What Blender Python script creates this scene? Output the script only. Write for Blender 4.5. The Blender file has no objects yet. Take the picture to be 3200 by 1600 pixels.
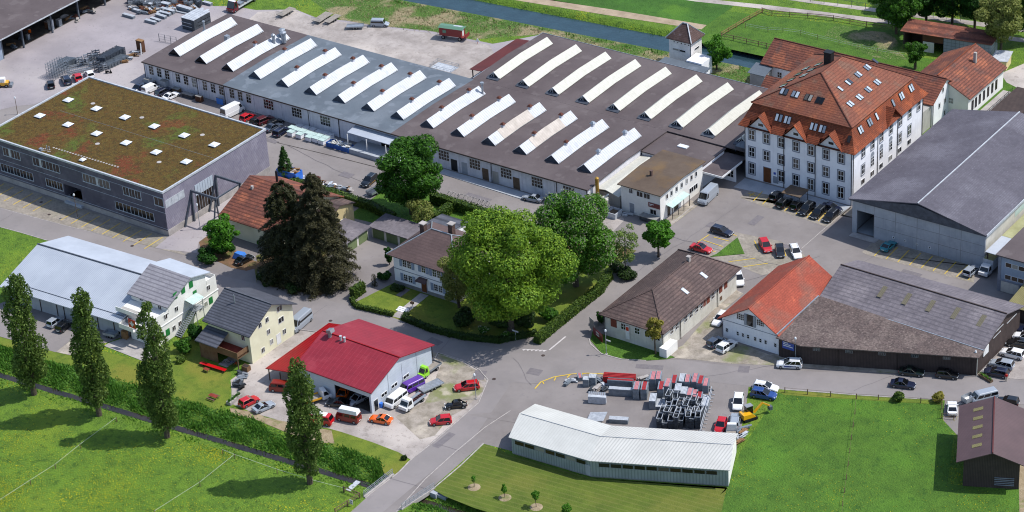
import bpy, math, random
import numpy as np
from mathutils import Vector, Matrix
random.seed(7)
SC = bpy.context.scene
COL = SC.collection
# ---------------------------------------------------------------- camera
F_PX, PITCH, ROLL, AZ = 7646.0, 0.523792, -0.0646210, -0.654659
CAM = Vector((252.99744, -329.60343, 240.0))
FW = Vector((math.cos(PITCH)*math.sin(AZ), math.cos(PITCH)*math.cos(AZ), -math.sin(PITCH)))
R0 = Vector((math.cos(AZ), -math.sin(AZ), 0)); U0 = R0.cross(FW)
cr, sr = math.cos(ROLL), math.sin(ROLL)
RT = R0*cr + U0*sr; UP = U0*cr - R0*sr
cam = bpy.data.cameras.new('camera'); camo = bpy.data.objects.new('camera', cam); COL.objects.link(camo)
cam.sensor_width = 36.0; cam.lens = F_PX/3200*36.0; cam.clip_start = 5; cam.clip_end = 3000
M = Matrix((RT, UP, -FW)).transposed().to_4x4(); M.translation = CAM
camo.matrix_world = M
SC.camera = camo
# ---------------------------------------------------------------- sky and sun
SUN_AZ, SUN_EL = math.radians(38), math.radians(56)
w = bpy.data.worlds.new('World'); SC.world = w; w.use_nodes = True
nt = w.node_tree; bg = nt.nodes['Background']
sky = nt.nodes.new('ShaderNodeTexSky'); sky.sky_type = 'NISHITA'; sky.sun_disc = False
sky.sun_elevation = SUN_EL; sky.sun_rotation = math.pi/2 - SUN_AZ
nt.links.new(sky.outputs[0], bg.inputs[0]); bg.inputs[1].default_value = 0.15
sl = bpy.data.lights.new('sun', 'SUN'); sl.energy = 3.7; sl.angle = math.radians(0.5); sl.color = (1.0, 0.97, 0.92)
so = bpy.data.objects.new('sun', sl); COL.objects.link(so)
sd = Vector((math.cos(SUN_AZ)*math.cos(SUN_EL), math.sin(SUN_AZ)*math.cos(SUN_EL), math.sin(SUN_EL)))
so.rotation_euler = sd.to_track_quat('Z', 'Y').to_euler(); so.location = (0, 0, 300)
SC.view_settings.view_transform = 'Standard'; SC.view_settings.look = 'None'
SC.view_settings.exposure = 0.42; SC.view_settings.gamma = 1.0
SC.cycles.filter_width = 1.1; SC.cycles.max_bounces = 5; SC.cycles.transparent_max_bounces = 8
# ---------------------------------------------------------------- surveying: where a point of the plan stands on the ground
def g(x, y, z=0.0):
    d = FW*F_PX + RT*(x-1600) - UP*(y-800)
    return CAM + d*((z-CAM.z)/d.z)
def t(c, r, x, y, z=0.0):
    return g(800*c + .310559*x, 400*r + .310559*y, z)
def D(x, y, z=0.0): return g(x*1.242236, y*1.242236, z)
# ---------------------------------------------------------------- materials
def lin(h):
    if not isinstance(h, str): return (*h[:3], 1)
    v = [int(h[i:i+2], 16)/255 for i in (0, 2, 4)]
    return tuple((c/12.92 if c <= .04045 else ((c+.055)/1.055)**2.4) for c in v) + (1,)
MATS = {}
def mat(name, c1, c2=None, rough=.85, scale=.6, contrast=.5, stripe=None, bump=0, bscale=6, spec=.3, metal=0, coat=0,
        cell=None, obj=False, detail=5, spots=None, trans=0, alpha=1, emis=None, streak=None, patch=None):
    """c1/c2 mixed by noise; stripe=(axis, period m, line colour, width 0-1, strength[, axis2..]); cell=(size m, amount); spots=(scale, size, colour)"""
    m = bpy.data.materials.new(name); m.use_nodes = True; n = m.node_tree; L = n.links.new
    b = n.nodes['Principled BSDF']; N = n.nodes.new
    b.inputs['Roughness'].default_value = rough; b.inputs['Metallic'].default_value = metal
    b.inputs['Specular IOR Level'].default_value = spec
    if coat: b.inputs['Coat Weight'].default_value = coat; b.inputs['Coat Roughness'].default_value = .05
    if obj: tc = N('ShaderNodeTexCoord'); pos = tc.outputs['Object']
    else: ge = N('ShaderNodeNewGeometry'); pos = ge.outputs['Position']
    a = lin(c1); bb = lin(c2) if c2 else tuple(v*.78 for v in a[:3]) + (1,)
    no = N('ShaderNodeTexNoise'); no.inputs['Scale'].default_value = scale; no.inputs['Detail'].default_value = detail
    no.inputs['Roughness'].default_value = .65; L(pos, no.inputs['Vector'])
    rm = N('ShaderNodeMapRange'); L(no.outputs[0], rm.inputs[0])
    rm.inputs[1].default_value = .5-contrast/2*.5; rm.inputs[2].default_value = .5+contrast/2*.5
    mx = N('ShaderNodeMixRGB'); mx.inputs[1].default_value = a; mx.inputs[2].default_value = bb; L(rm.outputs[0], mx.inputs[0])
    out = mx.outputs[0]; hgt = None
    def mixin(fac, col, cur, mode='MIX'):
        q = N('ShaderNodeMixRGB'); q.blend_type = mode; L(fac, q.inputs[0]); L(cur, q.inputs[1])
        if hasattr(col, 'is_output'): L(col, q.inputs[2])
        else: q.inputs[2].default_value = col
        return q.outputs[0]
    def mth(op, x, y=None):
        q = N('ShaderNodeMath'); q.operation = op
        for i, v in enumerate((x, y)):
            if v is None: continue
            if hasattr(v, 'is_output'): L(v, q.inputs[i])
            else: q.inputs[i].default_value = v
        return q.outputs[0]
    if patch:   # list of (scale, threshold, softness, colour, amount, seed)
        for (ps, th, sf, pc, am, sd_) in patch:
            q = N('ShaderNodeTexNoise'); q.noise_dimensions = '4D'; q.inputs['W'].default_value = sd_
            q.inputs['Scale'].default_value = ps; q.inputs['Detail'].default_value = 4; L(pos, q.inputs['Vector'])
            r = N('ShaderNodeMapRange'); L(q.outputs[0], r.inputs[0]); r.inputs[1].default_value = th; r.inputs[2].default_value = th+sf; r.inputs[4].default_value = am
            out = mixin(r.outputs[0], lin(pc), out)
    if cell:
        sp = N('ShaderNodeSeparateXYZ'); L(pos, sp.inputs[0]); cb = N('ShaderNodeCombineXYZ')
        for i in range(3): L(mth('FLOOR', mth('DIVIDE', sp.outputs[i], cell[0] if i < 2 else cell[0]*(cell[2] if len(cell) > 2 else 1))), cb.inputs[i])
        wn = N('ShaderNodeTexWhiteNoise'); L(cb.outputs[0], wn.inputs[0])
        r = N('ShaderNodeMapRange'); L(wn.outputs[0], r.inputs[0]); r.inputs[3].default_value = 1-cell[1]; r.inputs[4].default_value = 1+cell[1]
        q = N('ShaderNodeVectorMath'); q.operation = 'SCALE'; L(out, q.inputs[0]); L(r.outputs[0], q.inputs['Scale']); out = q.outputs[0]
    if stripe:
        ss = stripe if isinstance(stripe, list) else [stripe]
        sp = N('ShaderNodeSeparateXYZ'); L(pos, sp.inputs[0])
        for (ax, per, colr, wd, st) in ss:
            if ax == 'w': v = mth('SUBTRACT', sp.outputs[1], mth('MULTIPLY', sp.outputs[0], .12))
            elif ax == 'd': v = mth('ADD', sp.outputs[0], mth('MULTIPLY', sp.outputs[1], .55))
            else: v = sp.outputs['xyz'.index(ax)]
            fr = mth('FRACT', mth('ADD', mth('DIVIDE', v, per), 500.0))
            tri = mth('ABSOLUTE', mth('SUBTRACT', fr, .5))          # 0 mid .. .5 edge
            r = N('ShaderNodeMapRange'); L(tri, r.inputs[0]); r.inputs[1].default_value = .5-wd; r.inputs[2].default_value = .5-wd*.35; r.inputs[4].default_value = st
            out = mixin(r.outputs[0], lin(colr), out)
            h = mth('MULTIPLY', r.outputs[0], -1); hgt = h if hgt is None else mth('ADD', hgt, h)
    if streak:  # vertical streaks (amount)
        mp = N('ShaderNodeMapping'); mp.inputs['Scale'].default_value = (2.5, 2.5, .12); L(pos, mp.inputs[0])
        q = N('ShaderNodeTexNoise'); q.inputs['Scale'].default_value = 1.2; L(mp.outputs[0], q.inputs['Vector'])
        r = N('ShaderNodeMapRange'); L(q.outputs[0], r.inputs[0]); r.inputs[1].default_value = .5; r.inputs[2].default_value = .75; r.inputs[4].default_value = streak
        out = mixin(r.outputs[0], tuple(v*.6 for v in a[:3]) + (1,), out)
    if spots:
        sc_, sz, colr = spots[:3]
        vo = N('ShaderNodeTexVoronoi'); vo.inputs['Scale'].default_value = sc_; L(pos, vo.inputs['Vector'])
        if len(spots) > 3:
            q = N('ShaderNodeTexNoise'); q.inputs['Scale'].default_value = spots[3]; q.inputs['Detail'].default_value = 3; L(pos, q.inputs['Vector'])
            lim = mth('MULTIPLY', mth('MAXIMUM', mth('SUBTRACT', q.outputs[0], .42), 0), sz*5)
        else: lim = sz
        out = mixin(mth('LESS_THAN', vo.outputs['Distance'], lim), lin(colr), out)
    L(out, b.inputs['Base Color'])
    if bump:
        bn = N('ShaderNodeTexNoise'); bn.inputs['Scale'].default_value = bscale; bn.inputs['Detail'].default_value = 4; L(pos, bn.inputs['Vector'])
        hh = bn.outputs[0]
        if hgt is not None: hh = mth('ADD', hh, hgt)
        bp = N('ShaderNodeBump'); bp.inputs['Strength'].default_value = 1; bp.inputs['Distance'].default_value = bump; L(hh, bp.inputs['Height']); L(bp.outputs[0], b.inputs['Normal'])
    if trans: b.inputs['Transmission Weight'].default_value = trans
    if alpha < 1: b.inputs['Alpha'].default_value = alpha
    MATS[name] = m
    return m
def leafmat(name, c1, c2, c3=None, tr=.35, rough=.6):
    m = bpy.data.materials.new(name); m.use_nodes = True; n = m.node_tree; L = n.links.new; N = n.nodes.new
    b = n.nodes['Principled BSDF']; b.inputs['Roughness'].default_value = rough; b.inputs['Specular IOR Level'].default_value = .25
    ge = N('ShaderNodeNewGeometry'); r = N('ShaderNodeValToRGB'); L(ge.outputs['Random Per Island'], r.inputs[0])
    r.color_ramp.elements[0].color = lin(c1); r.color_ramp.elements[1].color = lin(c2)
    if c3: e = r.color_ramp.elements.new(.87); e.color = lin(c2); r.color_ramp.elements[2].color = lin(c3); r.color_ramp.elements[1].position = .87; r.color_ramp.elements[2].position = .89
    L(r.outputs[0], b.inputs['Base Color'])
    tl = N('ShaderNodeBsdfTranslucent'); L(r.outputs[0], tl.inputs[0]); mx = N('ShaderNodeMixShader'); mx.inputs[0].default_value = tr
    L(b.outputs[0], mx.inputs[1]); L(tl.outputs[0], mx.inputs[2]); L(mx.outputs[0], n.nodes['Material Output'].inputs[0])
    MATS[name] = m; return m
def glassmat(name, cols, rough=.08):
    m = bpy.data.materials.new(name); m.use_nodes = True; n = m.node_tree; b = n.nodes['Principled BSDF']; oi = n.nodes.new('ShaderNodeObjectInfo'); r = n.nodes.new('ShaderNodeValToRGB'); r.color_ramp.interpolation = 'CONSTANT'
    n.links.new(oi.outputs['Random'], r.inputs[0]); r.color_ramp.elements[0].color = lin(cols[0][1]); r.color_ramp.elements[1].position = cols[1][0]; r.color_ramp.elements[1].color = lin(cols[1][1])
    for q, c in cols[2:]: e = r.color_ramp.elements.new(q); e.color = lin(c)
    n.links.new(r.outputs[0], b.inputs['Base Color']); b.inputs['Roughness'].default_value = rough; MATS[name] = m
# ---------------------------------------------------------------- objects
OFF = {}
def tag(o, label=None, cat=None, group=None, kind=None):
    if label: o['label'] = label
    if cat: o['category'] = cat
    if group: o['group'] = group
    if kind: o['kind'] = kind
    return o
def thing(name, label, cat, loc=(0, 0, 0), rz=0, group=None, static=True):
    o = bpy.data.objects.new(name, None); COL.objects.link(o); o.location = loc; o.rotation_euler = (0, 0, rz); o.empty_display_size = .5
    tag(o, label, cat, group); OFF[o.name] = Vector(loc) if static else Vector((0, 0, 0))
    return o
def sep(name, m, parent, boxes):
    for q in boxes: MB().box(*q).build(name, m, parent)
class MB:
    def __init__(s): s.v = []; s.f = []
    def face(s, pts):
        n = len(s.v); s.v += [tuple(p) for p in pts]; s.f.append(tuple(range(n, n+len(pts)))); return s
    def hexa(s, p):   # 8 points: bottom 4 ccw, top 4 ccw
        n = len(s.v); s.v += [tuple(q) for q in p]
        for f in ((3, 2, 1, 0), (4, 5, 6, 7), (0, 1, 5, 4), (1, 2, 6, 5), (2, 3, 7, 6), (3, 0, 4, 7)): s.f.append(tuple(n+i for i in f))
        return s
    def box(s, x0, x1, y0, y1, z0, z1):
        return s.hexa([(x0, y0, z0), (x1, y0, z0), (x1, y1, z0), (x0, y1, z0), (x0, y0, z1), (x1, y0, z1), (x1, y1, z1), (x0, y1, z1)])
    def obox(s, c, u, v, n, hu, hv, hn):
        c = Vector(c); u = Vector(u).normalized()*hu; v = Vector(v).normalized()*hv; n = Vector(n).normalized()*hn
        return s.hexa([c-u-v-n, c+u-v-n, c+u+v-n, c-u+v-n, c-u-v+n, c+u-v+n, c+u+v+n, c-u+v+n])
    def prism(s, pts, z0, z1):
        n = len(s.v); k = len(pts); s.v += [(p[0], p[1], z0) for p in pts] + [(p[0], p[1], z1) for p in pts]
        s.f.append(tuple(range(n+k, n+2*k))); s.f.append(tuple(range(n+k-1, n-1, -1)))
        for i in range(k): j = (i+1) % k; s.f.append((n+i, n+j, n+k+j, n+k+i))
        return s
    def slab(s, pts, th):  # roof plane with vertical thickness below
        n = len(s.v); k = len(pts); s.v += [tuple(p) for p in pts] + [(p[0], p[1], p[2]-th) for p in pts]
        s.f.append(tuple(range(n, n+k))); s.f.append(tuple(range(n+2*k-1, n+k-1, -1)))
        for i in range(k): j = (i+1) % k; s.f.append((n+i, n+k+i, n+k+j, n+j))
        return s
    def cyl(s, p0, p1, r0, r1=None, k=8, cap=True):
        r1 = r0 if r1 is None else r1; p0 = Vector(p0); p1 = Vector(p1); d = (p1-p0).normalized()
        a = d.orthogonal().normalized(); b = d.cross(a); n = len(s.v)
        for p, r in ((p0, r0), (p1, r1)):
            for i in range(k): an = 2*math.pi*i/k; s.v.append(tuple(p + a*math.cos(an)*r + b*math.sin(an)*r))
        for i in range(k): j = (i+1) % k; s.f.append((n+i, n+j, n+k+j, n+k+i))
        if cap: s.f.append(tuple(range(n+k-1, n-1, -1))); s.f.append(tuple(range(n+k, n+2*k)))
        return s
    def bar(s, p0, p1, r):  # square bar
        p0 = Vector(p0); p1 = Vector(p1); d = p1-p0
        if d.length < 1e-6: return s
        up = Vector((0, 0, 1)) if abs(d.normalized().z) < .95 else Vector((1, 0, 0))
        a = d.cross(up).normalized(); return s.obox((p0+p1)/2, d, a, d.cross(a), d.length/2, r, r)
    def mesh(s, name, m, off=None, smooth=False):
        me = bpy.data.meshes.new(name)
        vs = s.v if off is None else [(a-off[0], b-off[1], c-off[2]) for a, b, c in s.v]
        me.from_pydata(vs, [], s.f)
        if m is not None: me.materials.append(MATS[m] if isinstance(m, str) else m)
        if smooth: me.polygons.foreach_set('use_smooth', [True]*len(me.polygons))
        me.update(); return me
    def build(s, name, m, parent=None, smooth=False):
        off = OFF.get(parent.name) if parent else None
        o = bpy.data.objects.new(name, s.mesh(name, m, off, smooth)); COL.objects.link(o)
        if parent: o.parent = parent; OFF[o.name] = off if off is not None else Vector((0, 0, 0))
        return o
def npmesh(name, V, Q, m, parent=None, k=4):
    """fast mesh of many k-gons; V (n,3), Q (m,k)"""
    off = OFF.get(parent.name) if parent else None
    V = np.asarray(V, dtype=np.float32)
    if off is not None: V = V - np.array(off, dtype=np.float32)
    Q = np.asarray(Q, dtype=np.int32)
    me = bpy.data.meshes.new(name); me.vertices.add(len(V)); me.vertices.foreach_set('co', V.ravel())
    me.loops.add(Q.size); me.loops.foreach_set('vertex_index', Q.ravel())
    me.polygons.add(len(Q)); me.polygons.foreach_set('loop_start', np.arange(0, Q.size, k, dtype=np.int32))
    me.polygons.foreach_set('loop_total', np.full(len(Q), k, dtype=np.int32))
    me.materials.append(MATS[m]); me.update(calc_edges=True)
    o = bpy.data.objects.new(name, me); COL.objects.link(o)
    if parent: o.parent = parent; OFF[o.name] = off
    return o
def inst(name, me, parent, loc, rz=0):
    o = bpy.data.objects.new(name, me); COL.objects.link(o); off = OFF.get(parent.name, Vector((0, 0, 0))) if parent else Vector((0, 0, 0))
    o.location = Vector(loc) - off; o.rotation_euler = (0, 0, rz)
    if parent: o.parent = parent
    OFF[o.name] = Vector((0, 0, 0))
    return o
def sheet(name, pts, z, m, kind='structure', th=None, label=None, cat=None, parent=None):
    b = MB()
    if th: b.prism([(p[0], p[1]) for p in ccw(pts)], z-th, z)
    else: b.face([(p[0], p[1], z) for p in ccw(pts)])
    o = b.build(name, m, parent)
    tag(o, label, cat, None, kind); return o
def ccw(pts):
    a = sum(pts[i][0]*pts[(i+1) % len(pts)][1] - pts[(i+1) % len(pts)][0]*pts[i][1] for i in range(len(pts)))
    return list(pts) if a > 0 else list(pts)[::-1]
def T_(*a):  # list of points in one survey tile: (c, r, (x,y), (x,y)...)
    return [t(a[0], a[1], *p) for p in a[2:]]
ROT = {'-y': 0, '+x': math.pi/2, '+y': math.pi, '-x': -math.pi/2}
WIN = {}
def winmesh(key, w_, h_, nx, ny, fw=.07, bw=.045, fm='white_frame', pm='window_glass', sur=None):
    if key in WIN: return WIN[key]
    f = MB(); y0, y1 = -.07, .02
    f.box(-w_/2, -w_/2+fw, y0, y1, 0, h_); f.box(w_/2-fw, w_/2, y0, y1, 0, h_)
    f.box(-w_/2+fw, w_/2-fw, y0, y1, 0, fw); f.box(-w_/2+fw, w_/2-fw, y0, y1, h_-fw, h_)
    for i in range(1, nx): x = -w_/2+w_*i/nx; f.box(x-bw/2, x+bw/2, y0+.012, y1, fw, h_-fw)
    for i in range(1, ny): z = h_*i/ny; f.box(-w_/2+fw, w_/2-fw, y0+.015, y1-.003, z-bw/2, z+bw/2)
    p = MB().box(-w_/2+fw*.6, w_/2-fw*.6, -.035, .01, fw*.6, h_-fw*.6)
    s_ = None
    if sur:
        sm, sw, sp = sur; q = MB()
        q.box(-w_/2-sw, -w_/2, -sp, .01, -sw, h_+sw); q.box(w_/2, w_/2+sw, -sp, .01, -sw, h_+sw)
        q.box(-w_/2, w_/2, -sp, .01, h_, h_+sw); q.box(-w_/2-.03, w_/2+.03, -sp-.06, .012, -sw, 0)
        s_ = q.mesh('surround', sm)
    WIN[key] = (f.mesh('window', fm), p.mesh('pane', pm), s_); return WIN[key]
def win(parent, key, x, y, z, face='-y', name='window'):
    """z = sill height; x,y on the wall plane"""
    f, p, s_ = WIN[key]
    o = inst(name, f, parent, (x, y, z), ROT[face])
    q = bpy.data.objects.new('pane', p); COL.objects.link(q); q.parent = o
    if s_: q = bpy.data.objects.new('surround', s_); COL.objects.link(q); q.parent = o
    return o
def gable(parent, x0, x1, y0, y1, ze, zr, axis, m, over=.4, ov2=None, th=.18, name='roof', ridge=None, rp=.5):
    """ridge along axis; x0..y1 wall lines; ze eave height at the wall line; rp ridge position"""
    ov2 = over if ov2 is None else ov2; b = MB()
    if axis == 'x':
        yr = y0+(y1-y0)*rp; s1 = (zr-ze)/(yr-y0); s2 = (zr-ze)/(y1-yr)
        a0, a1 = x0-ov2, x1+ov2
        b.slab([(a0, y0-over, ze-s1*over+th), (a1, y0-over, ze-s1*over+th), (a1, yr, zr+th), (a0, yr, zr+th)], th)
        b.slab([(a1, y1+over, ze-s2*over+th), (a0, y1+over, ze-s2*over+th), (a0, yr, zr+th), (a1, yr, zr+th)], th)
        rl = ((a0, yr, zr+th+.03), (a1, yr, zr+th+.03))
    else:
        xr = x0+(x1-x0)*rp; s1 = (zr-ze)/(xr-x0); s2 = (zr-ze)/(x1-xr)
        a0, a1 = y0-ov2, y1+ov2
        b.slab([(x0-over, a1, ze-s1*over+th), (x0-over, a0, ze-s1*over+th), (xr, a0, zr+th), (xr, a1, zr+th)], th)
        b.slab([(x1+over, a0, ze-s2*over+th), (x1+over, a1, ze-s2*over+th), (xr, a1, zr+th), (xr, a0, zr+th)], th)
        rl = ((xr, a0, zr+th+.03), (xr, a1, zr+th+.03))
    r = b.build(name, m, parent)
    if ridge: MB().bar(rl[0], rl[1], .1).build('ridge_cap', ridge, r)
    return r
def gwalls(parent, x0, x1, y0, y1, ze, zr, axis, m, name='wall', rp=.5, z0=0):
    b = MB()
    if axis == 'x':
        yr = y0+(y1-y0)*rp; P = [(y0, z0), (y1, z0), (y1, ze), (yr, zr), (y0, ze)]
        n = len(b.v); b.v += [(x0, p[0], p[1]) for p in P] + [(x1, p[0], p[1]) for p in P]
    else:
        xr = x0+(x1-x0)*rp; P = [(x1, z0), (x0, z0), (x0, ze), (xr, zr), (x1, ze)]
        n = len(b.v); b.v += [(p[0], y0, p[1]) for p in P] + [(p[0], y1, p[1]) for p in P]
    b.f += [(4, 3, 2, 1, 0), (5, 6, 7, 8, 9)] + [(i, (i+1) % 5, (i+1) % 5+5, i+5) for i in (0, 1, 4)]
    b.f += [(2, 3, 8, 7), (3, 4, 9, 8)]
    return b.build(name, m, parent)
def hip(parent, x0, x1, y0, y1, ze, zr, m, over=.5, ra=None, rb=None, th=.18, name='roof', cap=None):
    """hip roof; ridge from ra to rb (points xy)"""
    x0 -= over; x1 += over; y0 -= over; y1 += over
    A, B, C_, D_ = (x0, y0, ze), (x1, y0, ze), (x1, y1, ze), (x0, y1, ze); r1 = (*ra, zr); r2 = (*rb, zr)
    b = MB(); n = 0
    top = [A, B, C_, D_, r1, r2]; b.v = [tuple((p[0], p[1], p[2]+th)) for p in top] + [(p[0], p[1], p[2]) for p in (A, B, C_, D_)]
    if abs(ra[0]-rb[0]) < abs(ra[1]-rb[1]):   # ridge along y: r1 front
        b.f = [(0, 1, 4), (1, 2, 5, 4), (2, 3, 5), (3, 0, 4, 5)]; hp = [(0, 4), (1, 4), (2, 5), (3, 5), (4, 5)]
    else:                                     # ridge along x: r1 left
        b.f = [(0, 1, 5, 4), (1, 2, 5), (2, 3, 4, 5), (3, 0, 4)]; hp = [(0, 4), (3, 4), (1, 5), (2, 5), (4, 5)]
    b.f += [(0, 6, 7, 1), (1, 7, 8, 2), (2, 8, 9, 3), (3, 9, 6, 0), (9, 8, 7, 6)]
    vv = list(b.v)
    r = b.build(name, m, parent)
    if cap:
        c = MB()
        for i, j in hp: c.bar(Vector(vv[i])+Vector((0, 0, .02)), Vector(vv[j])+Vector((0, 0, .02)), .11)
        c.build('ridge_cap', cap, r)
    return r
# ---------------------------------------------------------------- materials of the place
mat('asphalt', '7e7876', '726c6a', scale=.12, contrast=.5, bump=.01, bscale=20, patch=[(.05, .5, .15, '87817f', .6, 1), (.9, .6, .1, '6a6567', .35, 2)])
mat('road_asphalt', '827c7b', '767170', scale=.1, contrast=.6, bump=.01, bscale=20, patch=[(.04, .5, .2, '8a8483', .6, 4), (.5, .62, .08, '706b6e', .35, 5)])
mat('yard_concrete', '968f92', '857f82', scale=.07, contrast=.5, bump=.01, bscale=12, patch=[(.03, .52, .12, 'a19a99', .8, 3), (.4, .6, .12, '857e82', .4, 8), (1.6, .62, .05, '746d70', .4, 9)])
mat('gravel', 'a39b96', '867e79', scale=.25, contrast=.6, bump=.05, bscale=8, patch=[(.06, .5, .12, 'b3aaa3', .8, 5), (.9, .58, .1, '7d756f', .55, 7), (3.5, .6, .05, '6d665f', .5, 2)])
mat('dirt_gravel', '9b9288', '7a7266', scale=.5, contrast=.6, bump=.05, bscale=8, patch=[(.15, .53, .08, '6c7440', .75, 5), (.3, .55, .1, 'b3a99b', .7, 7), (3, .6, .05, '655e55', .5, 3)])
mat('pavers', '8f877d', '7c756c', scale=.4, contrast=.5, cell=(.35, .12), patch=[(.2, .5, .2, '77735f', .5, 2)], bump=.01)
mat('concrete', 'a6a09c', '8f8a87', scale=.5, streak=.25, bump=.01)
mat('concrete_grey', 'a3a7ad', '959aa0', scale=.4, streak=.3, bump=.01)
mat('kerb_stone', 'aaa4a0', '8e8884', scale=1.5)
mat('yellow_paint', 'd2ae34', 'b49a3c', scale=1.5, contrast=1)
mat('white_paint', 'c4c0bf', 'a19b9b', scale=1.2, contrast=1)
mat('meadow', '5c7a20', '45611b', scale=.35, contrast=.7, bump=.35, bscale=3, patch=[(.05, .5, .15, '6c7f22', .7, 1), (.9, .54, .1, '2c4a11', .6, 2), (3, .54, .08, '66822b', .55, 3)], spots=(2.6, .22, 'a39d12', .1), rough=.9)
mat('meadow_green', '4b6c1e', '385616', scale=.3, contrast=.7, bump=.3, bscale=3, patch=[(.06, .5, .15, '4d761f', .7, 1), (.9, .56, .1, '224812', .5, 2), (4, .57, .08, '5b8730', .4, 3)], spots=(2.2, .1, '8b8c18', .08), rough=.9)
mat('lawn', '667424', '50631c', scale=.3, contrast=.6, bump=.1, bscale=4, patch=[(.1, .5, .12, '726f2a', .7, 1), (.8, .55, .1, '3f5416', .5, 2), (3, .58, .08, '7d7a38', .4, 4)], rough=.9)
mat('lawn_mown', '556420', '49581b', scale=.3, contrast=.6, bump=.1, bscale=4, patch=[(.1, .5, .12, '66682a', .6, 1), (.8, .55, .1, '425216', .4, 2)], stripe=('w', 1.15, '7d7a48', .16, .2), rough=.9)
mat('far_field', '3c641e', '2f5217', scale=.15, contrast=.6, bump=.2, bscale=3, patch=[(.9, .55, .1, '24480f', .5, 2), (.08, .55, .1, '51771f', .6, 6)], rough=.9)
mat('dry_bank', '4d6a25', '3a5a1a', scale=.3, contrast=.7, bump=.4, bscale=3, patch=[(.12, .5, .08, '938268', .8, 1), (.9, .52, .1, '315015', .5, 2), (2.5, .56, .08, 'a29274', .5, 6)], rough=.9)
mat('mud', '4b4642', '38322e', scale=.5, contrast=.7, bump=.1, rough=.6, patch=[(.5, .5, .1, '6a6258', .6, 3)])
mat('bare_earth', '9c8c74', '7b6c52', scale=.6, contrast=.7, bump=.1, patch=[(.5, .55, .1, '5d6a2c', .6, 3)])
mat('earth_strip', 'a2917c', '8c7c68', scale=.4, contrast=.6, bump=.05, patch=[(.8, .6, .1, '757240', .4, 3)])
mat('needle_litter', '7b5b46', '5a4a32', scale=.4, contrast=.8, bump=.05, patch=[(.25, .5, .1, '4c5a22', .7, 3)])
mat('canal_water', '2a4048', '24383f', scale=.3, rough=.12, spec=.5, bump=.04, bscale=1.6)
mat('stream_water', '332d26', '211d19', scale=.4, rough=.15, spec=.5)
mat('sedum', '4c3a16', '554316', scale=.6, contrast=.9, bump=.2, bscale=5, patch=[(.09, .585, .06, '42591a', .7, 1), (.12, .59, .05, '66281a', .7, 11), (1.2, .48, .1, '3a2d10', .7, 2), (3.5, .58, .06, '6c6430', .6, 3), (3, .58, .05, '5f3012', .6, 4), (6, .62, .05, '7c7644', .4, 6)], rough=.95)
mat('felt_brown', '574e4f', '4e4546', scale=.15, contrast=.6, patch=[(.08, .5, .15, '615858', .7, 3), (2.5, .58, .1, '463e3f', .4, 4), (.35, .58, .05, '686060', .4, 9)], bump=.01, stripe=('x', 1.0, '544a4c', .05, .25))
mat('felt_grey', '5c656e', '535b64', scale=.15, contrast=.6, patch=[(.08, .5, .15, '747b83', .6, 3), (2.5, .58, .1, '4f5660', .4, 4), (.35, .58, .05, '78808a', .4, 9)], stripe=('x', 1.0, '585f69', .05, .3), bump=.01)
mat('felt_office', '5d5045', '4f4238', scale=.2, contrast=.6, patch=[(.2, .5, .15, '6b5436', .7, 3)], bump=.02)
mat('skylight_sheet', 'bcbec2', 'aeb1b6', scale=1.2, contrast=.7, stripe=('y', .62, '858a92', .12, .7), patch=[(.5, .56, .1, '9ea1a8', .5, 6)], rough=.5)
mat('skylight_cream', 'bfbeb5', 'b2b1a7', scale=1.2, contrast=.7, stripe=('y', .35, '9a978c', .14, .6), rough=.55)
mat('skylight_beige', 'b5aca3', 'a1988f', scale=.5, stripe=('y', .62, '8f877f', .12, .4), rough=.5)
mat('lead', '4d525c', '3e434c', scale=1, rough=.55)
mat('plaster_white', 'e3e3e6', 'd9d9dd', scale=.3, contrast=.4, streak=.2)
mat('plaster_bright', 'dddbd6', 'd3d1cc', scale=.3, contrast=.4, streak=.08)
mat('plaster_factory', 'd6d5da', 'c6c5ca', scale=.5, contrast=.5, streak=.4)
mat('plaster_cream', 'd9d6bb', 'cfcbb0', scale=.3, contrast=.4, streak=.08)
mat('plaster_yellow', 'c9b88c', 'bba97c', scale=.4, streak=.3)
mat('plaster_grey', 'a5a29c', '96938e', scale=.4, streak=.3)
mat('plaster_shed', 'c9c6bc', 'b6b3a9', scale=.4, streak=.35)
mat('plaster_blue', '8f9bab', '8490a0', scale=.4, streak=.25)
mat('plinth_grey', '868583', '757472', scale=.6, streak=.3)
mat('stone_trim', '868a94', '777b85', scale=1)
mat('tile_mill', '7d4c3b', '6a4034', scale=.3, contrast=.9, cell=(.3, .15, .5), stripe=('z', .3, '4c2a20', .2, .45), patch=[(.18, .5, .12, '905238', .7, 2), (.4, .54, .1, '6b5346', .7, 3), (1.6, .6, .08, '9a6a4c', .5, 5)], bump=.03, bscale=6)
mat('tile_orange', '84432a', '673523', scale=.35, contrast=.9, cell=(.3, .18, .5), stripe=('z', .26, '45241a', .22, .55), patch=[(.25, .5, .12, 'a0522f', .7, 2), (.5, .56, .1, '583a33', .6, 3)], bump=.04, bscale=6)
mat('tile_red', '944736', '823e31', scale=.35, contrast=.7, cell=(.3, .15, .5), stripe=('z', .22, '6e3224', .2, .4), patch=[(.15, .52, .1, '735045', .7, 2), (.5, .58, .1, 'b15a40', .5, 3)], bump=.03, bscale=6)
mat('tile_old', '7c4a3a', '5f3a31', scale=.35, contrast=.9, cell=(.3, .22, .5), stripe=('z', .3, '3d241f', .25, .6), patch=[(.3, .52, .1, '9a5c42', .7, 2), (.5, .56, .1, '554440', .6, 3)], bump=.04, bscale=6)
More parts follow.
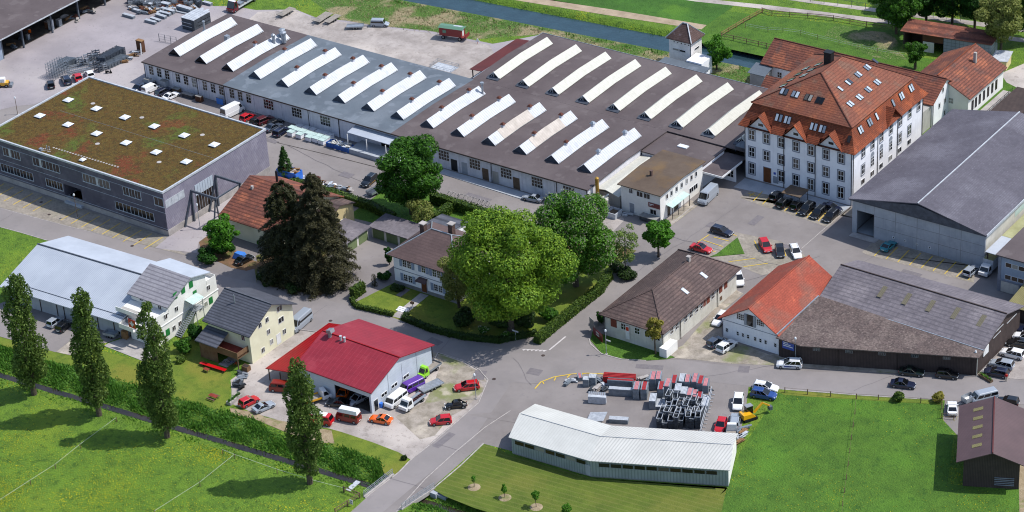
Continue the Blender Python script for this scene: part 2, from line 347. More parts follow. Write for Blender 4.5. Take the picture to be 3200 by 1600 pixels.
mat('tile_brown', '594a47', '4a3d3b', scale=.3, contrast=.8, cell=(.3, .18, .5), stripe=('z', .3, '2f2625', .25, .5), patch=[(.2, .5, .12, '6a5650', .6, 2), (1.2, .58, .1, '75685f', .4, 3)], bump=.03, bscale=6)
mat('tile_tower', '5a4742', '463632', scale=.5, contrast=.8, cell=(.3, .18, .5), stripe=('z', .3, '2f2326', .2, .5), patch=[(1.5, .6, .08, '8d8086', .5, 2)])
mat('tile_grey', '54565f', '4a4c54', scale=.4, cell=(.35, .12, .5), stripe=('z', .26, '272930', .28, .7), rough=.6)
mat('tile_pale', '8e8b90', '817e84', scale=.4, cell=(.35, .1, .5), stripe=('z', .32, '54525a', .22, .6), rough=.6)
mat('tile_villa', '5e4d4b', '524342', scale=.3, contrast=.7, cell=(.3, .1, .5), stripe=('z', .3, '463837', .2, .4), patch=[(.2, .5, .12, '6b5955', .6, 2)])
mat('fibre_cement', '6f696e', '605b60', scale=.3, contrast=.7, cell=(.5, .14, .6), stripe=[('z', .28, '4a464d', .22, .5), ('x', 1.1, '524e55', .08, .35)], patch=[(.15, .52, .12, '847d80', .6, 2), (1.5, .58, .1, '575259', .5, 3)], bump=.02)
mat('fibre_dark', '5c4f4b', '4b413f', scale=.6, contrast=.9, cell=(.3, .3, .5), patch=[(.25, .5, .1, '665a55', .6, 2), (3, .58, .06, '81766e', .5, 3)], bump=.04, bscale=5)
mat('slate_hall', '59565f', '4e4b54', scale=.25, contrast=.7, cell=(.6, .1, .3), stripe=[('z', .09, '4b4a52', .2, .45)], patch=[(.1, .5, .15, '727079', .6, 2), (1.5, .58, .1, '514f57', .5, 3), (4, .63, .04, '8b888f', .5, 5)])
mat('metal_pale', 'a9afb8', '9ca2ac', scale=.15, contrast=.5, stripe=('x', .42, '7b828c', .2, .6), rough=.45, spec=.5)
mat('metal_pale_flat', 'aab0ba', '9ea4ae', scale=.2, rough=.45, spec=.5, streak=.1)
mat('metal_white_roof', 'bfbeb9', 'b3b2ad', scale=.25, contrast=.6, streak=.1, stripe=('x', .52, '92918e', .25, .6), rough=.5)
mat('shed_cladding', '8d9696', '808989', scale=.3, contrast=.5, stripe=('x', .5, '5f6868', .25, .6), rough=.6)
mat('red_metal', '8d2a36', '7d2531', scale=.3, contrast=.8, patch=[(.3, .55, .12, '9a3d47', .5, 2), (2, .62, .06, '6e222c', .4, 3)], stripe=[('x', .95, 'a14450', .05, .5), ('y', 1.1, '751f2b', .06, .4)], rough=.5, bump=.01, bscale=4)
mat('red_pan', '9a1216', '860e12', scale=.3, stripe=[('z', .12, '5c080b', .3, .6)], rough=.45)
mat('maroon_metal', '5b2724', '4f2220', scale=.3, stripe=('y', .5, '441b19', .1, .4), rough=.6)
mat('brown_metal', '564446', '4d3d3f', scale=.2, contrast=.5, stripe=[('x', .5, '4b3739', .12, .45), ('y', .62, '4b3739', .08, .3)], rough=.6)
mat('hall_cladding', 'b7bec8', 'aab1bb', scale=.3, stripe=('z', .5, '99a0aa', .08, .4), rough=.5)
mat('timber_dark', '4a3e3b', '382f2d', scale=.5, contrast=.8, stripe=('d', .3, '221c1e', .2, .6), streak=.5)
mat('timber_brown', '5e3f2b', '4b3122', scale=.5, contrast=.8, stripe=('z', .2, '39241a', .2, .5))
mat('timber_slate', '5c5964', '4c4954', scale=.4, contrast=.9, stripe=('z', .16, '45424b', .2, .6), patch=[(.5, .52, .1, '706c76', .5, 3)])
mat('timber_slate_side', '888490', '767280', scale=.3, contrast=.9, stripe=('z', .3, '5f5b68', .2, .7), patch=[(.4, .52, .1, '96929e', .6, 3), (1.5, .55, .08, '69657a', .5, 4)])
mat('wood_plain', '8a6a48', '74563a', scale=1, contrast=.8, rough=.8)
mat('wood_fence', '6b5848', '574637', scale=1, contrast=.8)
mat('wood_door', '6a3f22', '5a341b', scale=1)
mat('shutter_red', '7c4334', '6c392c', scale=1, stripe=('z', .1, '5b2f25', .3, .4))
mat('shutter_blue', '8a97ab', '7e8a9e', scale=1, stripe=('z', .1, '6c7890', .3, .4))
mat('shutter_green', '1f7a3a', '1a6a32', scale=1, stripe=('z', .1, '145226', .3, .4))
mat('garage_green', '6c7a55', '5f6d4a', scale=.6, streak=.2)
mat('steel_grey', '5c636d', '50565f', scale=1, rough=.5, metal=.3)
mat('steel_light', '8f979f', '7a828a', scale=1.5, rough=.45, metal=.5)
mat('zinc', 'a5abb2', '8f959c', scale=1.5, rough=.4, metal=.5)
mat('alu_deck', '9aa2aa', '868e96', scale=2, rough=.45, metal=.4, stripe=('z', .17, '5a6168', .3, .7))
mat('alu_pale', 'bfc3c8', 'a5a9af', scale=1.5, rough=.5, metal=.2)
mat('deck_red', '9c2a2c', '8b2022', scale=1.5, rough=.6)
mat('deck_pink', 'b8797c', 'a8696e', scale=1.5, rough=.6)
mat('frame_dark', '40464e', '2d3238', scale=1, rough=.6)
mat('copper_pipe', 'a8843a', '8f6f30', scale=1, rough=.5, metal=.3)
mat('white_frame', 'd8d8d8', 'c8c8c8', scale=1, rough=.5)
mat('dark_frame', '1d1f24', '17191d', scale=1, rough=.5)
mat('grey_frame', '8b9098', '7d828a', scale=1, rough=.5)
mat('light_frame', 'aab0b8', '9ca2aa', scale=1, rough=.5)
glassmat('window_glass', [(0, '101216'), (.35, '2b211c'), (.6, '1a1c22'), (.82, '4e4945'), (.93, '85847f')])
glassmat('sky_glass', [(0, '8f99a6'), (.3, 'a9b2bc'), (.55, '6c7684'), (.8, '3a414c')], .06)
mat('dome', 'd2d6da', 'c6cace', scale=.8, rough=.25)
mat('canopy_glass', 'b5c9c4', 'a5b9b4', scale=1, rough=.2)
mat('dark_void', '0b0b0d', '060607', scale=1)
mat('soffit', '38302c', '2c2522', scale=1)
mat('terracotta', '62392e', '4c2f27', scale=2)
mat('brick_chimney', '5d4a44', '4a3b37', scale=2, cell=(.2, .2, .5))
mat('bark', '5b5046', '41382f', scale=3, bump=.05)
mat('bark_pale', 'a39c92', '5f584f', scale=2, contrast=1.5)
mat('balcony_wood', '7d6248', '6a5039', scale=1, stripe=('z', .14, '4f3a29', .25, .5))
mat('terrace_red', '7d3326', '6b2a1f', scale=1)
mat('tower_brick', 'dad6d4', 'cdc9c7', scale=.6, cell=(.5, .06, .5), streak=.2)
mat('stable_panel', '8b929a', '787f87', scale=.4, stripe=[('x', .95, '50565d', .06, .8), ('z', .8, '50565d', .08, .8)], contrast=1)
for n_, h_ in (('black', '0c0d10'), ('navy', '141a30'), ('white', 'd6d6d6'), ('silver', '8d949d'), ('red', 'b01018'), ('orange', 'd65a06'), ('maroon', '4c1218'), ('teal', '1a7480'),
               ('darkgreen', '0e1c18'), ('slate', '3a4352'), ('blue', '183a78'), ('purple', '50208a'), ('lime', '86c81e'), ('yellow', 'd29a14'), ('brown_red', '7a2418'), ('truck_grey', '7c8086'),
               ('green_roof', '567a66'), ('tarp_blue', '3a78c8'), ('skip_blue', '1c4f94'), ('bin_blue', '2b6ac8'), ('sign_blue', '2c4a9a'), ('wagon_red', '742222'), ('burgundy', '5e1f24')):
    mat('paint_'+n_, h_, h_, rough=.3 if n_ not in ('green_roof', 'skip_blue', 'wagon_red', 'tarp_blue', 'truck_grey') else .6, spec=.5, coat=.6 if n_ in ('black', 'navy', 'white', 'silver', 'red', 'orange', 'maroon', 'teal', 'darkgreen', 'slate', 'blue', 'purple', 'lime', 'yellow') else 0)
mat('car_glass', '090b0e', '0c0e12', rough=.06, spec=.6, coat=.3)
mat('tyre', '101011', '0c0c0d', rough=.9)
mat('rim', '9a9ea4', '7c8086', rough=.35, metal=.7, obj=True)
mat('lamp_clear', 'd6dade', 'c6cace', rough=.1, spec=.8)
mat('lamp_red', '8a0a0c', '6a0808', rough=.2)
mat('plastic_black', '17181a', '101112', rough=.7)
mat('deck_boards', '8f8880', '7d766e', scale=1.5, obj=True)
mat('plate', 'd8d8d4', 'd0d0cc')
leafmat('leaf_maple', '3a6012', '86a430')
leafmat('blossom', 'b9b692', 'dedcc4', tr=.4)
leafmat('leaf_dark', '14330a', '2e5c14')
leafmat('leaf_lime', '1e420d', '4a7a1c')
leafmat('leaf_chestnut', '254c12', '5c8a28')
leafmat('leaf_flowering', '234612', '567e28', 'd8d4b4')
leafmat('leaf_poplar', '2c4614', '718740')
leafmat('leaf_young', '2f5f10', '52861c')
leafmat('leaf_birch', '45602a', '82984a')
leafmat('leaf_yellow', '6e6f24', '94893a')
leafmat('leaf_olive', '5c6a2c', '868a48')
leafmat('leaf_forest', '1d3f10', '46701f')
leafmat('needle_dark', '181e0e', '3e4020', tr=.15)
leafmat('needle_brown', '1e2010', '4a472b', tr=.15)
leafmat('needle_green', '1c3a12', '3c5f22', tr=.15)
leafmat('leaf_hedge', '2c4412', '53681f', tr=.2)
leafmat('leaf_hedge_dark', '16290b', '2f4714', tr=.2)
leafmat('grass_tall', '2b5518', '5d8a30', tr=.3)
leafmat('grass_short', '3c681a', '5c8020', tr=.3)
leafmat('grass_dry', '6d6a40', '98886a', tr=.3)
leafmat('flower_yellow', '9a960f', 'b8ac14', tr=.2)
# ---------------------------------------------------------------- the ground
def ditch(x, y):
    ys = -82.7+.1*(x+60.4); yc = 97.3+.093*(x+30.0)
    d1 = abs(y-ys); d2 = abs(y-yc)
    z = np.zeros_like(x)
    z -= 1.3*np.clip(1-(d1-.5)/np.where(y > ys, 4.2, 1.6), 0, 1)
    z -= 1.7*np.clip(1-(d2-3.4)/2.2, 0, 1)
    return z
def build_terrain():
    xs = np.concatenate([np.linspace(-700, -210, 8)[:-1], np.arange(-210, 170, 1.0), np.linspace(170, 600, 8)])
    ys = np.concatenate([np.linspace(-500, -130, 6)[:-1], np.arange(-130, -60, .7), np.arange(-60, 84, 4.0), np.arange(84, 116, .8), np.arange(116, 190, 4.0), np.linspace(190, 900, 8)])
    X, Y = np.meshgrid(xs, ys, indexing='ij'); Z = ditch(X, Y)
    n, m = X.shape; V = np.stack([X.ravel(), Y.ravel(), Z.ravel()], 1)
    I = np.arange(n*m).reshape(n, m); Q = np.stack([I[:-1, :-1].ravel(), I[1:, :-1].ravel(), I[1:, 1:].ravel(), I[:-1, 1:].ravel()], 1)
    return tag(npmesh('ground', V, Q, 'meadow'), kind='structure')
build_terrain()
def strip_poly(y0a, ya, x0, x1, hw, sl_):
    return [(x0, ya(x0)-hw), (x1, ya(x1)-hw), (x1, ya(x1)+hw), (x0, ya(x0)+hw)]
cy_ = lambda x: 97.3+.093*(x+30.0); sy_ = lambda x: -82.7+.1*(x+60.4)
sheet('canal_water', [(-210, cy_(-210)-5), (165, cy_(165)-5), (165, cy_(165)+5), (-210, cy_(-210)+5)], -1.05, 'canal_water')
sheet('stream_water', [(-200, sy_(-200)-.62), (165, sy_(165)-.62), (165, sy_(165)+.8), (-200, sy_(-200)+.8)], -1.12, 'stream_water')
# paved surfaces, each about a centimetre above the one below
far_l = -205
yard = [(far_l, -43.5), (-98.2, -43.5)] + [tuple(p[:2]) for p in T_(0, 1, (200, 1050), (470, 1130))] + [(-60.5, -44.5), (-37.6, -43.6), (-20.5, -43.5), (-17.5, -43.0), (-12.5, -40.9), (10.2, -39.2)] + \
       [tuple(p[:2]) for p in T_(1, 2, (1830, 975), (2100, 1060), (2250, 1150), (2335, 1250))] + [(25.1, -45.5), (25.7, -66.3), (26.2, -71.8), (26.0, -77.3), (26.4, -84), (26.5, -130), (33, -130), (33.0, -79.0), (33.9, -71.5), (33.4, -55.3)] + \
       [(39.5, -54.5), (55, -53), (76, -44), (72.2, -35)] + [tuple(p[:2]) for p in T_(2, 3, (2360, 200), (2380, 30))] + [tuple(p[:2]) for p in T_(3, 3, (100, 52), (900, 112), (1500, 150), (1780, 165), (1760, 360))] + [(103, -12), (112, -4), (190, 30), (190, 60), (55.5, 60), (55.5, 83), (45, 84), (23, 84), (12, 79.5), (-47, 79.5), (-52, 88)] + \
       [tuple(p[:2]) for p in T_(1, 0, (2380, 440), (1750, 310), (1150, 250), (900, 205), (600, 175), (400, 95), (0, 100))] + [tuple(p[:2]) for p in T_(0, 0, (2350, 60), (2150, 60), (1950, -20))] + [(-150, 75), (far_l, 80)]
sheet('pavement', yard, .012, 'asphalt')
# pale concrete yard at the upper left and gravel behind the works
sheet('works_yard', [(far_l, -30), (-150, -22)] + [tuple(p[:2]) for p in T_(0, 0, (-150, 1140), (0, 1105), (150, 1068), (345, 1052), (700, 900))] + [(-116, 4), (-100, 4.5), (-85, 9), (-85, 13), (-120, 22), (-120, 55), (-50, 52)] +
      [(-50, 79), (-53, 88)] + [tuple(p[:2]) for p in T_(1, 0, (2380, 445), (1750, 315), (1150, 255), (900, 210), (600, 180), (400, 98), (0, 104))] + [tuple(p[:2]) for p in T_(0, 0, (2350, 64), (2150, 64), (1950, -16))] + [(-150, 74), (far_l, 79)], .024, 'yard_concrete')
sheet('gravel_yard', [(-119, 53)] + [tuple(p[:2]) for p in T_(1, 0, (20, 120), (400, 105), (600, 200), (900, 225), (1150, 265), (1700, 325), (2350, 455))] + [(-54, 70), (-50, 53)], .034, 'gravel')
# main road surface with a slightly different tar
sheet('road', [(far_l, -43.5), (-98.2, -43.4)] + [tuple(p[:2]) for p in T_(0, 1, (200, 1050), (470, 1130))] + [(-60.5, -44.5), (-37.6, -43.5), (-20.5, -43.4), (-12.5, -40.8), (10.2, -39.1)] +
      [tuple(p[:2]) for p in T_(1, 2, (1830, 975), (2100, 1060), (2250, 1150), (2335, 1250))] + [(25.1, -45.5), (25.7, -66.3), (26.2, -71.8), (26.0, -77.3), (26.4, -84), (26.5, -130), (31.3, -130), (31.0, -79.0), (30.9, -71.5), (31.2, -55.0)] +
      [tuple(p[:2]) for p in T_(1, 2, (2576, 1270))] + [tuple(p[:2]) for p in T_(2, 2, (280, 1287), (500, 1200), (750, 1180), (1030, 1192), (1380, 1200), (1750, 1240), (2380, 1310))] + [tuple(p[:2]) for p in T_(3, 3, (100, 50), (900, 108), (1500, 146), (2000, 175), (2800, 220))] +
      [(190, 40), (190, 46)] + [tuple(p[:2]) for p in T_(3, 2, (2576, 1262), (2100, 1225), (1500, 1225), (900, 1180), (60, 1150))] + [tuple(p[:2]) for p in T_(2, 2, (2200, 1110), (1700, 1045), (1350, 1055), (1100, 1040), (900, 990), (800, 900), (775, 830), (830, 740), (900, 610))] +
      [(30.3, -15.0), (29.9, 6), (24.5, 12), (22.5, 8), (22.3, -14), (21.5, -22), (17.3, -28.8), (8, -31.0), (-6.7, -30.2), (-16.0, -31.1), (-23.7, -31.8), (-43, -34.8), (-67.5, -34.7), (-87.3, -35.8), (-104.5, -37.5), (far_l, -38)], .032, 'road_asphalt')
# car park of pavers in front of the slate-coloured block, with yellow bays
sheet('parking_pavers', [(-112, -29), (-64.5, -29), (-59, -32)] + [tuple(p[:2]) for p in T_(0, 1, (1900, 1290), (1500, 1190), (1240, 1120), (640, 975), (0, 800), (-150, 760))], .044, 'pavers')
sheet('gravel_drive', [(-64.8, -29), (-64.8, -6), (-60.5, -8), (-58.5, -20)] + [tuple(p[:2]) for p in T_(0, 1, (2000, 1150), (1980, 1260), (1560, 1210), (1700, 1090))], .05, 'yard_concrete')
def line(pairs, w_=.17, z=.066, m='yellow_paint', name='parking_lines'):
    b = MB()
    for a, c in pairs:
        a = Vector((a[0], a[1], z)); c = Vector((c[0], c[1], z)); d = (c-a).normalized(); n = Vector((-d.y, d.x, 0))*w_/2
        b.face([a-n, c-n, c+n, a+n])
    return tag(b.build(name, m), kind='structure')
pk = []
for i in range(6): pk.append(((-112+2.85*i+.6, -29.6), (-112+2.85*i+.6, -35.2)))
for i in range(9): pk.append(((-89.2+2.93*i, -29.6), (-89.2+2.93*i, -35.0)))
line(pk)
# parking in front of the mill, pavers in the yard, bays by the concrete hall
sheet('mill_parking', [tuple(p[:2]) for p in T_(2, 1, (2290, 700), (2480, 560))] + [(33, 47), (50.5, 46.5)] + [tuple(p[:2]) for p in T_(3, 1, (840, 800), (600, 1000), (100, 830), (-50, 790))], .026, 'pavers')
line([(t(2, 1, 2430, 735), t(2, 1, 2520, 640)), (t(2, 1, 2520, 770), t(2, 1, 2610, 680)), (t(3, 1, 165, 840), t(3, 1, 260, 735)), (t(3, 1, 280, 870), t(3, 1, 370, 770)), (t(3, 1, 390, 905), t(3, 1, 480, 800)), (t(3, 1, 505, 940), t(3, 1, 600, 835)),
      (t(2, 1, 2380, 660), t(2, 1, 2450, 685)), (t(2, 1, 2385, 690), t(2, 1, 2440, 655))])
sheet('mill_forecourt', [(23, 50), (23, 45.5), (33, 46.5), (47, 45.8), (47.4, 50.2)], .04, 'concrete_grey')
sheet('hall_parking', [tuple(p[:2]) for p in T_(3, 1, (945, 1250), (1090, 1120), (1300, 1160), (2110, 1400))] + [tuple(p[:2]) for p in T_(3, 2, (2100, 100), (2070, 270), (1900, 230), (1000, -10))], .026, 'pavers')
line([(t(3, 1, 1070+118*i, 1290+30*i), t(3, 1, 1185+118*i, 1170+30*i)) for i in range(9)])
# triangular grass island with its paver bays
sheet('bay_pavers', [tuple(p[:2]) for p in T_(2, 1, (2250, 1050), (2700, 1140))] + [tuple(p[:2]) for p in T_(3, 1, (450, 1330))] + [tuple(p[:2]) for p in T_(2, 2, (2600, 200), (2500, 190), (2250, 90), (1950, 0))], .026, 'pavers')
sheet('grass_island', T_(2, 1, (2270, 1105), (2340, 1270), (1990, 1300), (2060, 1270)), .12, 'meadow_green', th=.11)
line([(t(2, 1, 1985, 1075), t(2, 1, 1870, 1150)), (t(2, 1, 1920, 1128), t(2, 1, 2120, 1195)), (t(2, 1, 2030, 1100), t(2, 1, 2185, 1140)), (t(2, 1, 1850, 1190), t(2, 1, 2050, 1250)), (t(2, 1, 2225, 1075), t(2, 1, 2260, 1085)),
      (t(2, 1, 2440, 1135), t(2, 1, 2480, 1225)), (t(2, 2, 2180, 60), t(2, 2, 2450, 25)), (t(2, 2, 2330, 110), t(2, 2, 2576, 75)), (t(3, 1, 150, 1200), t(3, 1, 180, 1290))])
line([(t(3, 1, 320, 1230), t(3, 1, 600, 985)), (t(3, 1, 600, 985), t(3, 1, 820, 800))], .14, .05, 'kerb_stone', 'gutter_line')
line([(t(1, 1, 90, 118), t(1, 1, 700, 265)), (t(1, 1, 700, 265), t(1, 1, 1230, 400))], .2, .05, 'mud', 'drain_channel')
line([(t(2, 2, 375, 948), t(2, 2, 540, 812))], .3, .05, 'white_paint', 'centre_line')
b = MB()
for i in range(6):
    a = t(2, 2, 122+41*i, 942+2.2*i); d = .42
    b.face([(a.x-d, a.y-.1, .05), (a.x+.15, a.y-d, .05), (a.x+.35, a.y+d, .05)])
tag(b.build('give_way_triangles', 'white_paint'), kind='structure')
# yellow hatching by the ladder yard
arc = [t(2, 3, 230, 50)] + T_(2, 2, (290, 1270), (420, 1220), (600, 1190), (760, 1181), (1030, 1195))
arc2 = [t(2, 3, 235, 48)]
ls = [(arc[i], arc[i+1]) for i in range(5)] + [(t(2, 2, 310, 1270), t(2, 3, 320, 0)), (t(2, 2, 440, 1225), t(2, 2, 425, 1255)), (t(2, 2, 585, 1195), t(2, 2, 555, 1225)), (t(2, 2, 720, 1185), t(2, 2, 690, 1200)), (t(2, 2, 860, 1187), t(2, 2, 825, 1205)), (t(2, 2, 1030, 1195), t(2, 2, 960, 1217))]
line(ls, .22)
# kerbs
def kerb(pts, name='kerb', w_=.16, h_=.12, m='kerb_stone'):
    b = MB()
    for i in range(len(pts)-1):
        a = Vector((pts[i][0], pts[i][1], 0)); c = Vector((pts[i+1][0], pts[i+1][1], 0)); d = (c-a); n = Vector((-d.y, d.x, 0)).normalized()*w_/2; e = d.normalized()*.01
        b.prism([(p.x, p.y) for p in (a-n, c-e-n, c-e+n, a+n)], 0, h_)
    return tag(b.build(name, m), kind='structure')
kerb([(-20.5, -43.35), (-12.5, -40.75), (10.2, -39.05)] + T_(1, 2, (1830, 975), (2100, 1060), (2250, 1150), (2335, 1250)) + [(25.3, -45.5), (25.8, -60)] + T_(1, 3, (1540, 782),))
kerb(T_(1, 3, (2560, 270), (2300, 440), (2000, 690), (1700, 960), (1410, 1287)), 'kerb', .14, .06)
kerb([(33.9, -71.5)] + T_(1, 3, (1800, 1040), (2050, 830), (2290, 600)), 'kerb', .2, .1)
kerb([(26.3, -71.5)] + T_(1, 3, (1360, 950), (1450, 880), (1540, 782)), 'kerb', .2, .1)
kerb([(-98.2, -43.4)] + T_(0, 1, (200, 1050), (470, 1130)), 'kerb', .15, .06)
kerb(T_(0, 1, (0, 808), (640, 978), (1240, 1125)) , 'kerb', .12, .05)
kerb(T_(2, 2, (775, 830), (790, 890), (900, 985), (1100, 1040), (1350, 1055)), 'kerb', .2, .1)
kerb(T_(2, 2, (350, 800), (600, 590), (930, 320)), 'kerb', .2, .1)
kerb(T_(3, 3, (-60, 38), (900, 112), (1500, 150)), 'kerb', .15, .05)
kerb(T_(2, 1, (1600, 970), (1850, 765)) + T_(2, 1, (2070, 690),), 'kerb', .2, .1)
# concrete footway along the office
sheet('office_footway', [(18.4, 24.8), (20.6, 25.8), (20.9, 36.5), (18.4, 36.5)], .07, 'dirt_gravel')
# ramp/loading strip along the works front
sheet('loading_strip', [(-33.5, 22.2), (-33.5, 20.3)] + [(-12, 19.7), (-9, 21), (-8, 22.2)], .14, 'concrete_grey', th=.13)
# gravel places round the garage and the timber barn
sheet('garage_gravel', [(-20.8, -43.6), (-12.4, -41.1), (-9, -40.6), (10.2, -39.5)] + T_(1, 2, (1830, 985), (2110, 1058), (2262, 1146), (2350, 1250)) + [(25.6, -45.5), (26.2, -60)] + T_(1, 3, (1570, 770), (1440, 690), (1180, 590), (850, 480), (690, 440), (600, 430), (350, 400), (0, 300)) + T_(0, 3, (2500, 270), (2330, 200), (2330, 60)) + T_(0, 2, (2320, 1250), (2450, 1150)) + [(-18.9, -57.2), (-18.9, -44.6), (-20.8, -44.2)], .022, 'gravel')
sheet('garage_verge', T_(1, 2, (1740, 955), (2080, 1070), (2230, 1160), (2320, 1270), (2250, 1250), (2060, 1130), (1860, 1100)), .04, 'dirt_gravel')
sheet('garage_verge', T_(1, 2, (1860, 1100), (2060, 1130), (2250, 1250)) + T_(1, 3, (2300, 60), (2100, 250), (1950, 330), (1800, 520), (1650, 560), (1400, 330), (1700, 180), (1750, 90)), .03, 'dirt_gravel')
sheet('barn_yard', T_(2, 2, (1640, 1030), (1560, 980), (1720, 900), (2150, 400), (2230, 330), (2330, 380), (2110, 560), (2110, 810), (2590, 995)) + T_(3, 2, (60, 985), (360, 1068), (1300, 1100), (2130, 1175), (2130, 1195), (1480, 1195), (700, 1150), (0, 1098)) + T_(2, 2, (2200, 1085), (1750, 1035)), .038, 'dirt_gravel')
sheet('ladder_yard', [(25.8, -49.5)] + [tuple(p[:2]) for p in T_(1, 3, (2560, 270),)] + [tuple(p[:2]) for p in T_(2, 2, (300, 1290), (500, 1225), (750, 1200), (960, 1217))] + [tuple(p[:2]) for p in T_(2, 2, (1380, 1200), (1960, 1250))] + [tuple(p[:2]) for p in T_(2, 3, (1960, 180), (1880, 460))] + [(55, -44.5), (39, -46)], .04, 'asphalt')
sheet('car_park_right', T_(3, 2, (2155, 1165), (2560, 720), (2800, 700), (2900, 1250), (2576, 1245), (2300, 1225)), .045, 'gravel')
sheet('office_yard_patch', T_(2, 1, (880, 880), (1100, 850), (1130, 930), (990, 1070), (900, 960)), .03, 'gravel')
# mown and planted ground
sheet('lawn', T_(0, 2, (-200, 780), (0, 815), (560, 970), (750, 1010), (1050, 960), (1430, 1060), (1640, 950), (1880, 800), (2060, 690), (2060, 1090), (2330, 1180), (2300, 1287)) + T_(0, 3, (2320, 0), (2300, 190), (2200, 262), (1780, 150)) + T_(0, 2, (1000, 1190), (750, 1115), (400, 1030), (0, 900), (-200, 850)), .03, 'lawn')
sheet('lawn', T_(1, 3, (640, 590), (700, 440), (850, 480), (1180, 590), (1440, 690), (1525, 770), (1535, 785), (1360, 945), (1290, 900), (1230, 760), (1000, 690)), .03, 'lawn')
sheet('lawn', T_(1, 3, (1780, 1060), (2060, 830), (2300, 605)) + [(39.4, -55.6), (55, -54.3), (76.6, -45), (76.4, -47)] + T_(2, 3, (2160, 1040), (2100, 1330), (0, 1400)) + T_(1, 3, (2500, 1340), (2200, 1250), (1900, 1130)), .03, 'lawn_mown')
sheet('west_parking', T_(0, 2, (-200, 440), (0, 480), (180, 400), (1240, 700), (1380, 760), (1060, 880), (720, 845), (560, 970), (0, 812), (-200, 770)), .045, 'asphalt')
sheet('gravel_patch', T_(0, 2, (722, 846), (562, 968), (740, 1006), (900, 940), (900, 860)), .05, 'dirt_gravel')
sheet('terrace_slabs', T_(0, 2, (1045, 905), (1110, 870), (1400, 780), (1560, 900), (1700, 940), (1440, 1060)), .06, 'concrete')
sheet('earth_bank', T_(0, 3, (2310, 240), (2576, 290)) + T_(1, 3, (100, 340), (400, 400), (760, 470), (790, 600), (660, 590), (330, 500)) + T_(0, 3, (2576, 360), (2330, 300)), .05, 'bare_earth')
sheet('stream_verge', T_(3, 3, (2520, 820), (2530, 1290), (2700, 1290), (2700, 820)), .03, 'bare_earth')
sheet('villa_garden', [(-16, -30.8), (-13.8, -20), (-13.5, -9)] + [(10, 6), (20, 10), (21.2, -14), (20.5, -21), (17, -27.6), (8, -30)], .03, 'lawn')
sheet('conifer_ground', T_(1, 2, (60, 290), (640, 400), (800, 330), (915, 255), (870, 130), (700, 60)) + [(-35.2, -13), (-42, -16)] + T_(1, 2, (0, 0),), .04, 'needle_litter')
sheet('conifer_ground', T_(0, 1, (2030, 1260), (1990, 1100), (2100, 960)) + T_(1, 2, (-140, 10), (20, 60), (10, 280)) + T_(0, 2, (2560, 130), (2480, 150), (2330, 120), (2200, 60)), .035, 'needle_litter')
sheet('hedge_garden', [(-38.5, -4), (-28.6, -3), (-20, -3.4), (-13, -6), (-13, 4), (2, 8), (2, 13.0), (-39, 12.2)], .03, 'meadow_green')
sheet('tree_bed', [(2, 8), (-4, 0), (20, 10), (20, 14), (8, 14)], .035, 'needle_litter')
sheet('brown_house_lawn', T_(2, 2, (790, 850), (905, 985), (1100, 1040), (1350, 1055), (1560, 1040), (1640, 1022), (1550, 985), (945, 800), (810, 760)), .08, 'meadow_green', th=.07)
sheet('paddock_dirt', T_(3, 0, (570, 370), (600, 300), (680, 255), (800, 265), (900, 300), (1250, 330), (1310, 430), (1300, 500), (1400, 600), (1200, 600), (1000, 560), (860, 470), (700, 400)), .02, 'dry_bank')
sheet('paddock_ground', [(-25, 100.5), (-25, 118), (20, 128.5), (22, 117), (60, 124), (60, 99), (52, 98), (40, 102.8), (5, 102)], .008, 'meadow_green')
sheet('far_field', [(-210, 84), (-64, 103.4), (-23, 109.4), (-23, 123), (-200, 80)], .02, 'far_field')
sheet('earth_track', [(-120, 95.2), (-71, 99.6), (-45.3, 103.3), (-22.8, 107), (-23, 109.6), (-47.2, 106.3), (-64.4, 103.4), (-120, 97.2)], .03, 'earth_strip')
sheet('gravel_path', [(-120, 108), (-32.3, 121.6), (-16, 126.0), (10, 131.7), (70, 143), (70, 140.8), (10.6, 129.6), (-15, 123.9), (-32.3, 119.6), (-120, 105.5)], .03, 'gravel')
sheet('river_path', [(-14.4, 130.6), (8.0, 134.6), (70, 146), (70, 148.5), (7.2, 136.6), (-12.0, 132.4), (-60, 123.5), (-60, 121.8)], .03, 'gravel')
sheet('east_path', T_(3, 0, (2340, 740), (2576, 640), (2700, 700), (2700, 1000), (2500, 880), (2400, 830)), .03, 'gravel')
sheet('canal_bank', [(-120, 78), (-94, 68), (-70, 74), (-52, 88.5), (-47, 79.2), (-5, 79.2), (22, 84), (22, 96.5), (-8, 94.6), (-65, 89.5), (-120, 84)], .006, 'dry_bank')
sheet('field_right', [(69, -15.2), (81.4, -9.8), (95.5, -3.4), (101, -10.5), (107, -25), (125, -17), (150, -60), (90, -75), (77, -47), (73, -35)], .01, 'meadow_green')
sheet('verge', T_(3, 3, (60, 60), (900, 118), (1760, 168), (1760, 210), (1000, 165), (160, 110)), .02, 'lawn')

